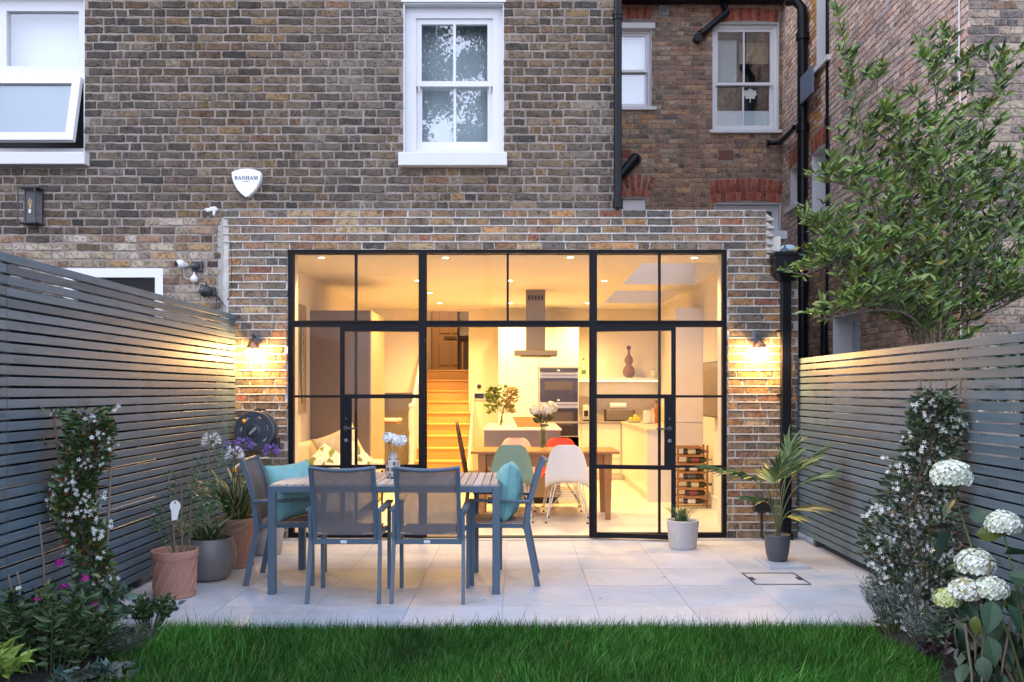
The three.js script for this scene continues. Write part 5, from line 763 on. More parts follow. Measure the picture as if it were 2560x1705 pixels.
  const c2 = thing('turquoise_cushion', 'turquoise cushion standing in the right end armchair', 'cushion', [-0.075, 0.655, 1.82], -Math.PI / 2 - 0.03); part('cover', pillowGeo(0.42, 0.43, 0.21, 12), M.teal, c2, null, [-0.12, 0, 0.03]); const sm = new GB(); const pts = [...Array(15)].map((_, i) => { const q = i / 14 * 2 - 1; return [0.2105 * (1 - 0.10 * (1 - q * q)), q * 0.2 * 0.98, 0.0]; }); sm.tube(pts, 0.0025, 0.0025, 5).put('seam', M.teal, c2, null, [-0.12, 0, 0.03]);
}
// small-petalled ball of bloom
const petalG = (() => { const g = new GB(), n = [0, 0, 1]; for (let k = 0; k < 4; k++) { const a = k * Math.PI / 2, c = Math.cos(a), s = Math.sin(a), P = (x, y, z) => [x * c - y * s, x * s + y * c, z]; g.quad(P(0, 0, 0), P(0.55, -0.5, 0.22), P(1.05, 0, 0.12), P(0.55, 0.5, 0.22)); } return g.geo(); })();
function bloom(R, n, size, r, cols, low = -0.25, flat = 1) { const g = new GB(true); for (let i = 0; i < n; i++) { const y = low + (1 - low) * r(), a = r() * 6.283, q = Math.sqrt(Math.max(0, 1 - y * y)), d = V(Math.cos(a) * q, y, Math.sin(a) * q), rr = R * (0.80 + 0.28 * r()); const quat = new THREE.Quaternion().setFromUnitVectors(V(0, 0, 1), d.clone().add(V(r() - 0.5, r() - 0.5, r() - 0.5).multiplyScalar(0.7)).normalize()); const s = size * (0.7 + 0.6 * r()); g.add(petalG, mat4(d.multiplyScalar(rr).multiply(V(1, flat, 1)), quat, V(s, s, s)), cols[Math.floor(r() * cols.length)]); } return g; }
const petalMat = std([1, 1, 1], 0.75, { side: THREE.DoubleSide, vertexColors: true });
// leaves ---------------------------------------------------------------
function leafGeo(len, wid, fold = 0.25, droop = 0.2, n = 4, tip = 1.0) { // blade along +y, midrib fold, drooping towards +z
  const g = new GB(), c = (t) => [0, len * t, droop * len * t * t], half = (t) => wid / 2 * Math.sin(Math.PI * Math.pow(t, 0.8)) * (1 - 0.25 * t * tip) + (t === 0 ? 0.0006 : 0);
  for (let i = 0; i < n; i++) { const a = c(i / n), b = c((i + 1) / n), wa = half(i / n), wb = half((i + 1) / n); for (const s of [-1, 1]) { const pa = [s * wa, a[1], a[2] + fold * wa * -1], pb = [s * wb, b[1], b[2] - fold * wb]; s > 0 ? g.quad(a, pa, pb, b) : g.quad(pa, a, b, pb); } }
  return g.geo();
}
// leaves of one plant: the 300 nearest to the eye as leaves of their own, the rest as one mass
function leaves(parent, list, geos, mats, name = 'leaf', origin = V(0, 0, 0), most = 300) {
  parent.updateMatrixWorld(true); const v = new THREE.Vector3();
  list.forEach((l) => { v.setFromMatrixPosition(l.m).applyMatrix4(parent.matrixWorld); const s = FOCAL / Math.max(0.3, CAMZ - v.z), px = VPX + v.x * s, py = VPY - (v.y - EYE) * s; l.s = px > 0 && px < 2560 && py > 0 && py < 1705 ? s * (l.w ?? 1) : -1; });
  list.sort((a, b) => b.s - a.s); const rest = mats.map(() => new GB());
  list.forEach((l, i) => { if (i < most && l.s > 0) { const m = part(name, geos[l.g % geos.length], mats[l.c % mats.length], parent); l.m.decompose(m.position, m.quaternion, m.scale); } else rest[l.c % mats.length].add(geos[l.g % geos.length], l.m); });
  const full = rest.filter((g) => g.p.length); if (!full.length) return;
  const all = new GB(true); rest.forEach((g, i) => { if (!g.p.length) return; const c = mats[i].color; all.p = all.p.concat(g.p); all.n = all.n.concat(g.n); all.u = all.u.concat(g.u); for (let k = 0; k < g.p.length / 3; k++) all.c.push(c.r, c.g, c.b); });
  const m = all.put(name === 'leaf' ? 'foliage' : name + '_mass', std([1, 1, 1], mats[0].roughness, { side: THREE.DoubleSide, vertexColors: true }), parent); m.userData.kind = 'stuff';
}
const toward = (d, roll = 0) => new THREE.Quaternion().setFromUnitVectors(V(0, 1, 0), d.clone().normalize()).multiply(eul(0, roll, 0));

// vases with flowers ----------------------------------------------------
{
  const r = RNG(17), v = thing('patterned_vase', 'small patterned ceramic vase standing on the garden table', 'vase', [-0.912, 0.7515, 1.88]);
  const spot = tex(256, (u, q) => { const row = Math.floor(q * 12), uu = u * 10 + (row % 2) * 0.5, fx = uu - Math.floor(uu), fy = q * 12 - row, k = hsh(Math.floor(uu) & 15, row, 4); return fx > 0.14 && fx < 0.86 && fy > 0.18 && fy < 0.85 ? (k < 0.45 ? [0.06, 0.05, 0.04] : k < 0.75 ? [0.20, 0.16, 0.13] : [0.40, 0.36, 0.31]) : [0.46, 0.43, 0.39]; }, 1);
  part('body', lathe([[0, 0], [0.046, 0], [0.053, 0.02], [0.055, 0.07], [0.046, 0.12], [0.032, 0.155], [0.027, 0.175], [0.03, 0.19], [0.026, 0.19], [0.022, 0.17], [0, 0.17]], 32), std([1, 1, 1], 0.45, { map: spot }), v);
  const f = thing('white_flowers', 'white carnation stems in the patterned vase on the garden table', 'flowers', [-0.912, 0.93, 1.88]); for (const [x, y, z] of [[-0.035, 0.10, 0], [0.035, 0.075, 0.02], [0.06, 0.08, -0.02], [0.005, 0.085, -0.03]]) { new GB().tube([[0, -0.03, 0], [x * 0.6, y * 0.5, z * 0.6], [x, y, z]], 0.0022, 0.0022, 5).put('stem', M.stem, f); const b = bloom(0.034, 150, 0.014, r, [[0.82, 0.83, 0.82], [0.75, 0.77, 0.76]], -0.8).put('flower_head', petalMat, f, [x, y + 0.015, z]); }
  const gv = (name, label, p, h, rad) => { const g = thing(name, label, 'vase', p); part('glass', lathe([[0, 0], [rad, 0], [rad, h], [rad - 0.003, h], [rad - 0.004, 0.008], [0, 0.008]], 24), M.glass, g); return g; };
  const zt = -1.5; gv('glass_vase', 'tall clear glass vase on the wooden dining table', [X(1358, zt), 0.7395, zt], 0.26, 0.058); gv('glass_vase', 'clear glass vase on the left of the kitchen island', [X(1254, -3.2), 0.9235, -3.2], 0.22, 0.055);
  const hy = thing('cut_flowers', 'white hydrangea bunch in the tall vase on the dining table', 'flowers', [X(1358, zt), 0.755, zt]); for (let i = 0; i < 14; i++) { const a = r() * 6.3; new GB().tube([[Math.cos(a) * 0.035, 0, Math.sin(a) * 0.035], [Math.cos(a + 2) * 0.03, 0.25, Math.sin(a + 2) * 0.03], [Math.cos(a + 2) * 0.09, 0.38, Math.sin(a + 2) * 0.06]], 0.004, 0.003, 5).put('stem', M.stem, hy); }
  for (const [x, y, z, q] of [[-0.09, 0.41, 0.02, 0.055], [0.03, 0.42, 0.03, 0.065], [0.085, 0.44, -0.02, 0.07], [0.0, 0.39, -0.06, 0.06]]) bloom(q, 260, 0.018, r, [[0.84, 0.80, 0.70], [0.76, 0.73, 0.6], [0.8, 0.79, 0.72]], -0.5).put('flower_head', petalMat, hy, [x, y, z]);
  const lm = [leafMat([0.05, 0.085, 0.02]), leafMat([0.09, 0.11, 0.03])], lg = [leafGeo(0.1, 0.05), leafGeo(0.07, 0.04)], L1 = []; for (let i = 0; i < 26; i++) { const a = r() * 6.3, d = V(Math.cos(a), 0.4 + r() * 0.6, Math.sin(a)); L1.push({ m: mat4(V(Math.cos(a) * 0.05, 0.27 + 0.12 * r(), Math.sin(a) * 0.05), toward(d, r() * 6)), g: i, c: i }); } leaves(hy, L1, lg, lm);
  const gr = thing('cut_foliage', 'loose green and russet foliage bunch in the vase on the island', 'flowers', [X(1254, -3.2), 0.94, -3.2]); for (let i = 0; i < 12; i++) { const a = r() * 6.3; new GB().tube([[Math.cos(a) * 0.03, 0, Math.sin(a) * 0.03], [Math.cos(a + 2.5) * 0.03, 0.2, Math.sin(a + 2.5) * 0.03], [Math.cos(a + 2.5) * 0.12, 0.36, Math.sin(a + 2.5) * 0.1]], 0.0035, 0.002, 5).put('stem', i % 2 ? M.stem : M.cane, gr); }
  const L2 = [], lm2 = [leafMat([0.10, 0.16, 0.03]), leafMat([0.22, 0.20, 0.06]), leafMat([0.24, 0.13, 0.06]), leafMat([0.16, 0.21, 0.06])]; for (let i = 0; i < 420; i++) { const a = r() * 6.3, q = r() ** 0.6, y = 0.22 + 0.32 * r() - 0.08 * q, d = V(Math.cos(a), 0.5 * r() + 0.1, Math.sin(a)), x = Math.cos(a) * q * 0.19; L2.push({ m: mat4(V(x, y, Math.sin(a) * q * 0.15), toward(d, r() * 6), V(1, 1, 1).multiplyScalar(0.5 + 0.5 * r())), g: i, c: x > 0.03 ? 1 + Math.floor(r() * 2) : r() < 0.7 ? 0 : 3 }); } leaves(gr, L2, lg, lm2);
}
// ------------------------------------------------------------ fittings on the walls
{
  const lamp = (label, px, py) => { // hook arm, copper dome, clear globe
    const z = 0.1, x = X(px, z), y = Y(py, z), t = thing('wall_lamp', label, 'wall light', [x, y, 0], 0, 'copper shaded wall lamps either side of the glass screen');
    part('back_plate', rbox(0.07, 0.10, 0.02, 0.008), std([0.10, 0.11, 0.15], 0.5), t, [0.0, 0.165, 0.03]); new GB().tube([[0, 0.175, 0.04], [-0.005, 0.195, 0.075], [0, 0.175, 0.105], [0, 0.13, 0.105]], 0.009, 0.009, 8).put('arm', M.blackIron, t);
    part('shade', lathe([[0.018, 0.135], [0.03, 0.128], [0.05, 0.105], [0.063, 0.085], [0.066, 0.066], [0.061, 0.067], [0.058, 0.084], [0.03, 0.115], [0.012, 0.12]], 28), M.copper, t, [0, 0, 0.105]);
    part('bulb', new THREE.SphereGeometry(0.042, 20, 16), std([0.02, 0.02, 0.02], 0.4, { emissive: new THREE.Color().setRGB(1, 0.80, 0.50), emissiveIntensity: 22 }), t, [0, 0.02, 0.105]); part('lamp_holder', new THREE.CylinderGeometry(0.018, 0.02, 0.05, 14), M.copper, t, [0, 0.085, 0.105]);
    const l = new THREE.PointLight(new THREE.Color().setRGB(1, 0.54, 0.15), 3.8, 0, 2); l.position.set(x, y + 0.02, 0.105); l.castShadow = true; l.shadow.radius = 2; scene.add(l);
  };
  lamp('copper shaded wall lamp glowing on the left brick pier', 633, 889); lamp('copper shaded wall lamp glowing on the right brick pier', 1898, 887);
  const z = 0.07, a = thing('alarm_box', 'white shield shaped alarm box lettered BANHAM on the dark brick wall', 'alarm box', [X(615, z), Y(450, z), 0.008]);
  const s = new THREE.Shape(); s.moveTo(-0.132, 0.072); s.quadraticCurveTo(0, 0.135, 0.132, 0.072); s.quadraticCurveTo(0.128, -0.06, 0.014, -0.145); s.quadraticCurveTo(0, -0.155, -0.014, -0.145); s.quadraticCurveTo(-0.128, -0.06, -0.132, 0.072);
  part('cover', new THREE.ExtrudeGeometry(s, { depth: 0.05, bevelEnabled: true, bevelThickness: 0.006, bevelSize: 0.006, bevelSegments: 3, curveSegments: 14 }), std([0.80, 0.82, 0.86], 0.35), a); for (const y of [0.083, -0.105]) part('screw', new THREE.CylinderGeometry(0.005, 0.005, 0.003, 10).rotateX(Math.PI / 2), std([0.5, 0.5, 0.52], 0.4), a, [0, y, 0.0575]);
  const font = await new FontLoader().loadAsync('fonts/droid/droid_serif_bold.typeface.json'), text = (str, size, y) => { const g = new TextGeometry(str, { font, size, depth: 0.0012, curveSegments: 4, bevelEnabled: false }); g.computeBoundingBox(); g.translate(-(g.boundingBox.max.x + g.boundingBox.min.x) / 2, y, 0.0562); part('lettering', g, std([0.02, 0.02, 0.025], 0.6), a); }; text('BANHAM', 0.034, 0.005); text('SECURITY', 0.0085, -0.016);
  // glass lantern
  const zl = 0.09, l = thing('glass_lantern', 'unlit black wall lantern with glass sides and a filament bulb', 'wall light', [X(74, zl), Y(514, zl), 0.008]), w = 0.085, h = 0.17, d = 0.14, e = 0.009;
  part('back_plate', boxG(-w, w, -h, h, 0, 0.012), M.blackIron, l); const fr = []; for (const x of [-w, w - e]) { part('frame_bar', boxG(x, x + e, -h + 0.012, h - 0.012, d - e, d), M.blackIron, l); part('frame_bar', boxG(x, x + e, -h + 0.012, h - 0.012, 0.0125, 0.0125 + e), M.blackIron, l); } part('roof', boxG(-w - 0.004, w + 0.004, h - 0.012, h, 0.0125, d + 0.004), M.blackIron, l); part('floor', boxG(-w - 0.004, w + 0.004, -h, -h + 0.012, 0.0125, d + 0.004), M.blackIron, l);
  part('pane', boxG(-w + e, w - e, -h + 0.012, h - 0.012, d - 0.006, d - 0.003), M.glass, l); for (const x of [-w + 0.002, w - 0.005]) part('pane', boxG(x, x + 0.003, -h + 0.012, h - 0.012, 0.0125 + e, d - e), M.glass, l);
  part('bulb', lathe([[0, 0.065], [0.02, 0.06], [0.033, 0.035], [0.03, 0.0], [0.016, -0.05], [0.015, -0.06], [0, -0.06]], 18), M.glass, l, [0, 0.03, 0.075]); part('bulb_cap', new THREE.CylinderGeometry(0.015, 0.015, 0.035, 14), std([0.5, 0.45, 0.35], 0.3, { metalness: 0.8 }), l, [0, -0.05, 0.075]); const fg = new GB(); for (const q of [-1, 1]) fg.tube([[q * 0.004, -0.02, 0.075], [q * 0.012, 0.04, 0.075], [q * 0.003, 0.06, 0.075]], 0.0018, 0.0018, 5); fg.put('filament', std([0.1, 0.06, 0.02], 0.5, { emissive: new THREE.Color().setRGB(1, 0.55, 0.15), emissiveIntensity: 0.8 }), l);
  // cameras, sensors and their cables left of the extension
  const zc = 0.05, cam = thing('security_camera', 'small white round security camera on the yellowish bricks', 'security camera', [X(457, zc), Y(662, zc), 0.006]); new GB().tube([[0.02, 0, 0], [0.0, 0, 0.06]], 0.022, 0.03, 14).put('mount', M.white, cam); part('housing', new THREE.SphereGeometry(0.043, 20, 14), M.white, cam, [-0.012, 0.002, 0.075]); part('lens', new THREE.CylinderGeometry(0.026, 0.026, 0.008, 18).rotateX(Math.PI / 2).rotateY(-0.7), M.blackGloss, cam, [-0.040, -0.004, 0.103]);
  const fl = thing('sensor_box', 'black square sensor with a round cover on the yellowish bricks', 'sensor', [X(491, zc), Y(666, zc), 0.006]); part('plate', rbox(0.10, 0.098, 0.04, 0.008), M.blackIron, fl, [0, 0, 0.02]); part('dome', new THREE.SphereGeometry(0.04, 18, 12), M.blackIron, fl, [-0.008, 0.0, 0.04]);
  const jb = thing('junction_drop', 'white pear shaped cable junction below the black sensor', 'junction box', [X(484, zc), Y(697, zc), 0.006]); part('body', lathe([[0, -0.04], [0.03, -0.025], [0.036, 0], [0.028, 0.02], [0.01, 0.045], [0.006, 0.07], [0, 0.07]], 18), M.white, jb, [0, 0, 0.03]);
  const dk = thing('dark_camera', 'black ball security camera above the left fence with dangling leads', 'security camera', [X(515, zc), Y(728, zc), 0.006]); part('housing', new THREE.SphereGeometry(0.058, 20, 14), M.blackIron, dk, [0, 0, 0.06]); part('mount', rbox(0.09, 0.08, 0.04, 0.008), M.blackIron, dk, [0.035, 0.0, 0.02]); new GB().tube([[0.0, 0.05, 0.06], [0.0, 0.075, 0.04]], 0.008, 0.006, 6).put('gland', M.blackIron, dk); { const g = new GB(), r = RNG(3); for (let i = 0; i < 4; i++) g.tube([[0.06, 0.01, 0.02], [0.10 + 0.02 * i, -0.06 - 0.02 * i, 0.03], [0.085 + 0.03 * i, -0.16, 0.02], [0.09 + 0.025 * i, -0.22 - 0.02 * r(), 0.02]], 0.004, 0.003, 5); g.put('lead', M.black, dk); }
  const cb = thing('camera_cable', 'thin pale cable looping between the white camera and the black camera', 'cable'); new GB().tube([[X(459, 0.03), Y(672, 0.03), 0.03], [X(459, 0.03), Y(690, 0.03), 0.016], [X(466, 0.03), Y(697, 0.03), 0.016], [X(480, 0.03), Y(697, 0.03), 0.025]], 0.005, 0.005, 6).tube([[X(484, 0.03), Y(708, 0.03), 0.03], [X(483, 0.03), Y(722, 0.03), 0.02], [X(489, 0.03), Y(728, 0.03), 0.016], [X(496, 0.03), Y(724, 0.03), 0.016], [X(499, 0.03), Y(708, 0.03), 0.016], [X(510, 0.03), Y(709, 0.03), 0.025], [X(513, 0.03), Y(716, 0.03), 0.05]], 0.005, 0.005, 6).put('cable', std([0.55, 0.52, 0.46], 0.6), cb);
  const eb = thing('black_edge_cable', 'thin black cable running down the brick joint left of the extension', 'cable'); new GB().tube([[X(576, 0.02), Y(600, 0.02), 0.012], [X(579, 0.02), Y(660, 0.02), 0.014], [X(577, 0.02), Y(735, 0.02), 0.014], [X(568, 0.02), Y(750, 0.02), 0.014]], 0.0035, 0.0035, 5).put('cable', M.black, eb);
  // hopper and downpipe on the right pier
  const zh = 0.11, hp = thing('rain_hopper', 'black square rain hopper and flat downpipe on the right pier', 'rain hopper', [X(1967, zh), 0, 0.016]), hw = 0.125; const yt = Y(632, zh), yb = Y(690, zh);
  part('hopper', new GB().box(-hw, hw, yb + 0.02, yt, 0, 0.17).geo(), M.blackPipe, hp); part('rim', bars([[-hw - 0.012, hw + 0.012, yt - 0.03, yt - 0.004]], -0.0, 0.182), M.blackPipe, hp); part('neck', tapered(0.11, 0.22, yb - 0.05, yb + 0.019), M.blackPipe, hp, [0, 0, 0.085]); part('downpipe', rbox(0.088, yb - 0.03, 0.075, 0.008), M.blackPipe, hp, [0.0, (yb - 0.03) / 2, 0.06]);
  for (const y of [0.62, 1.35, 1.95]) part('bracket', rbox(0.14, 0.022, 0.03, 0.004), M.blackPipe, hp, [0, y, 0.022]); part('shoe', boxG(-0.055, 0.055, 0.006, 0.06, 0.02, 0.11), M.blackPipe, hp);
  const bl = thing('blue_cloth', 'crumpled pale blue plastic lying on the black rain hopper', 'plastic bag', [X(1966, zh), yt + 0.001, 0.1]); { const g = new THREE.IcosahedronGeometry(0.06, 3), p = g.attributes.position, r = RNG(9); for (let i = 0; i < p.count; i++) { const v = V(p.getX(i), p.getY(i), p.getZ(i)), k = 0.75 + 0.5 * fbm(v.x * 4 + 0.5, v.z * 4 + v.y * 3 + 0.5, 6, 3, 5); p.setXYZ(i, v.x * k * 1.15, Math.max(-0.0, v.y * k * 0.75 + 0.03), v.z * k); } g.computeVertexNormals(); part('bag', g, std([0.22, 0.33, 0.40], 0.5), bl, [0.02, 0, 0]); const cn = part('cap', new THREE.ConeGeometry(0.055, 0.07, 8), M.blackIron, bl, [-0.02, 0.036, 0.03]); }
  const ln = thing('washing_line', 'thin white line stretched from the rain hopper towards the leafy tree', 'cord'); new GB().tube([[X(1990, 0.1), Y(505, 0.1), 0.1], [X(2030, 0.3), Y(525, 0.3), 0.3]], 0.0025, 0.0025, 4).put('cord', std([0.5, 0.5, 0.5], 0.7), ln);
  // weatherproof socket on the right pier
  const zs = 0.05, so = thing('outdoor_socket', 'black weatherproof socket with cable low on the right pier', 'socket', [X(1906, zs), Y(1262, zs), 0.016]); part('housing', rbox(0.17, 0.13, 0.075, 0.012, 3), M.blackGloss, so, [0, 0, 0.038]); part('indicator', new THREE.SphereGeometry(0.008, 10, 8), std([0.6, 0.03, 0.02], 0.4), so, [0.035, 0.03, 0.077]); for (const x of [-0.055, 0.05]) part('gland', new THREE.CylinderGeometry(0.018, 0.018, 0.03, 12), std([0.4, 0.42, 0.44], 0.4), so, [x, -0.08, 0.03]); new GB().tube([[-0.005, -0.065, 0.03], [-0.005, -0.2, 0.02], [-0.005, -0.30, 0.03], [0.04, -0.325, 0.06]], 0.011, 0.011, 8).put('cable', M.black, so);
}
{ // wall mounted hose reel
  const z = 0.24, t = thing('hose_reel', 'round dark grey hose reel hung on the left brick pier', 'hose reel', [X(625, z), Y(1078, z), 0.012], -0.06); const m = std([0.055, 0.065, 0.08], 0.38), hoseM = std([0.42, 0.45, 0.50], 0.45); t.position.x += 0.03;
  part('bracket', new GB().box(-0.05, 0.05, -0.17, 0.20, 0, 0.03).geo(), M.blackIron, t); part('bracket_arm', boxG(-0.03, 0.03, 0.12, 0.185, 0.03, 0.11), M.blackIron, t); part('bracket_foot', boxG(0.10, 0.19, -0.17, -0.07, 0.0, 0.09), M.blackIron, t); part('bracket_foot', boxG(-0.17, -0.09, -0.15, -0.07, 0.0, 0.05), M.blackIron, t);
  const R = 0.178, disc = (zz, th, holes) => { const s = new THREE.Shape(); s.absarc(0, 0, R, 0, Math.PI * 2); if (holes) for (let i = 0; i < 7; i++) { const a = i / 7 * 6.283 + 0.28, c = Math.cos(a) * 0.126, q = Math.sin(a) * 0.126, h = new THREE.Path(); h.absellipse(c, q, 0.034, 0.023, 0, Math.PI * 2, true, a + Math.PI / 2); s.holes.push(h); } return new THREE.ExtrudeGeometry(s, { depth: th, bevelEnabled: true, bevelSize: 0.008, bevelThickness: 0.008, bevelSegments: 3, curveSegments: 40 }).translate(0, 0, zz); };
  part('front_disc', disc(0.165, 0.008, true), m, t); part('back_disc', disc(0.05, 0.008, false), m, t); part('drum', new THREE.CylinderGeometry(0.085, 0.085, 0.14, 28).rotateX(Math.PI / 2), m, t, [0, 0, 0.13]);
  for (let i = 0; i < 8; i++) part('hose_coil', new THREE.TorusGeometry(0.10 + 0.022 * (i % 4 < 3 ? 1 : 0.5) + 0.016 * (i % 3), 0.0105, 8, 40), hoseM, t, [0, 0, 0.072 + i * 0.0118]); part('hub', lathe([[0, 0.03], [0.05, 0.028], [0.078, 0.016], [0.085, 0.0], [0, 0]], 32), std([0.035, 0.042, 0.055], 0.35), t, [0, 0, 0.18], [Math.PI / 2, 0, 0]); { const b = part('hub_badge', rbox(0.085, 0.022, 0.006, 0.003), std([0.30, 0.32, 0.30], 0.5), t, [0, 0, 0.212]); b.rotation.z = 0.75; } part('orange_knob', new THREE.SphereGeometry(0.02, 14, 10), std([0.75, 0.26, 0.02], 0.45), t, [-0.088, 0.088, 0.187]);
  const nz = thing('hose_nozzle', 'orange and grey hose nozzle hanging below the hose reel', 'hose nozzle', [X(586, 0.9), Y(1188, 0.9), 0.9]); part('collar', new THREE.CylinderGeometry(0.017, 0.017, 0.03, 16), std([0.78, 0.30, 0.03], 0.45), nz, [0, 0.045, 0]); part('body', new THREE.CylinderGeometry(0.014, 0.016, 0.05, 16), m, nz, [0, 0.005, 0]); part('tip', new THREE.CylinderGeometry(0.015, 0.011, 0.055, 16), std([0.78, 0.30, 0.03], 0.45), nz, [0, -0.045, 0]); new GB().tube([[0, 0.06, 0], [0.03, 0.12, -0.2], [0.12, 0.1, -0.62]], 0.008, 0.008, 7).put('hose_end', hoseM, nz);
}
// ------------------------------------------------------------ pots and their plants
const soilDisc = (R) => new THREE.CylinderGeometry(R, R, 0.012, 24);
function pot(name, label, x, z, profile, mat, soilY, soilR, extra) { const t = thing(name, label, 'plant pot', [x, 0, z]); part('pot', lathe(profile, 48), mat, t); part('soil', soilDisc(soilR), M.soil, t, [0, soilY, 0]); extra?.(t); return t; }
const flutes = (t, R0, R1, y0, y1, n, twist) => { for (let i = 0; i < n; i++) { const pts = [...Array(8)].map((_, k) => { const q = k / 7, a = i / n * 6.283 - q * twist, R = R0 + (R1 - R0) * q - 0.0015; return [Math.cos(a) * R, y0 + (y1 - y0) * q, Math.sin(a) * R]; }); new GB().tube(pts, 0.0085, 0.0085, 6).put('spiral_rib', M.terracotta, t); } };
const rim = (R, h, t) => [[0, 0.004], [R * 0.86, 0], [R * 0.9, 0.006], [R * 0.9, 0.022], [R * 0.865, 0.03], [R * 0.93, h - 0.06], [R, h - 0.05], [R * 1.005, h - 0.005], [R * 0.99, h], [R * 0.93, h], [R * 0.91, h - 0.015], [R * 0.88, h - 0.06], [0, h - 0.062]];
pot('terracotta_pot', 'near terracotta pot with spiral ribs holding a caned shrub', -2.325, 2.34, rim(0.152, 0.315, 0), M.terracotta, 0.262, 0.134, (t) => flutes(t, 0.133, 0.140, 0.04, 0.25, 13, 0.85));
pot('grey_pot', 'round dark grey glazed pot between the two terracotta pots', -2.285, 1.80, [[0, 0.004], [0.12, 0], [0.15, 0.02], [0.185, 0.09], [0.198, 0.16], [0.195, 0.22], [0.18, 0.28], [0.168, 0.305], [0.155, 0.308], [0.15, 0.295], [0.165, 0.24], [0, 0.238]], M.greyGlaze, 0.262, 0.16);
pot('terracotta_pot', 'taller terracotta pot with spiral ribs behind the grey pot', -2.235, 1.32, rim(0.152, 0.385, 0), M.terracotta, 0.335, 0.134, (t) => flutes(t, 0.133, 0.140, 0.04, 0.32, 13, 0.75));
pot('pale_ribbed_pot', 'pale ribbed pot by the wall behind the left end armchair', -2.14, 0.80, [[0, 0.004], [0.11, 0], [0.12, 0.01], [0.13, 0.06], [0.126, 0.07], [0.136, 0.12], [0.132, 0.13], [0.142, 0.18], [0.138, 0.19], [0.147, 0.25], [0.148, 0.30], [0.135, 0.30], [0.13, 0.26], [0, 0.26]], std([0.42, 0.41, 0.42], 0.7, { map: T.clay }), 0.275, 0.128);
pot('concrete_pot', 'pale concrete pot with a grassy plant before the right door leaf', 1.455, 0.53, [[0, 0.004], [0.112, 0], [0.118, 0.008], [0.142, 0.24], [0.143, 0.25], [0.128, 0.252], [0.122, 0.235], [0.12, 0.22], [0, 0.22]], M.concrete, 0.222, 0.12);
pot('grey_plastic_pot', 'dark grey plastic pot holding the palm', 2.08, 1.24, [[0, 0.032], [0.068, 0.028], [0.075, 0.034], [0.088, 0.08], [0.098, 0.16], [0.102, 0.23], [0.103, 0.238], [0.097, 0.238], [0.094, 0.225], [0, 0.222]], M.plasticGrey, 0.216, 0.094);
// strap leaf: a long narrow blade that arches over, base at the origin
function strap(len, wid, lift, n = 7) { const g = new GB(), pt = (t) => { const a = lift - t * t * (lift + 0.55); return null; }; let p = [0, 0], pts = [[0, 0]], a = lift; for (let i = 0; i < n; i++) { p = [p[0] + Math.cos(a) * len / n, p[1] + Math.sin(a) * len / n]; pts.push(p); a -= (lift + 0.5) / n * (0.35 + 1.1 * i / n); } for (let i = 0; i < n; i++) { const w = (t) => wid / 2 * Math.min(1, 0.55 + t * 2) * (1 - t ** 3) + 0.0004, w0 = w(i / n), w1 = w((i + 1) / n), [x0, y0] = pts[i], [x1, y1] = pts[i + 1], f = 0.35; g.quad([x0, y0, 0], [x1, y1, 0], [x1, y1 + w1 * f, -w1], [x0, y0 + w0 * f, -w0]); g.quad([x0, y0 + w0 * f, w0], [x1, y1 + w1 * f, w1], [x1, y1, 0], [x0, y0, 0]); } return g.geo(); }
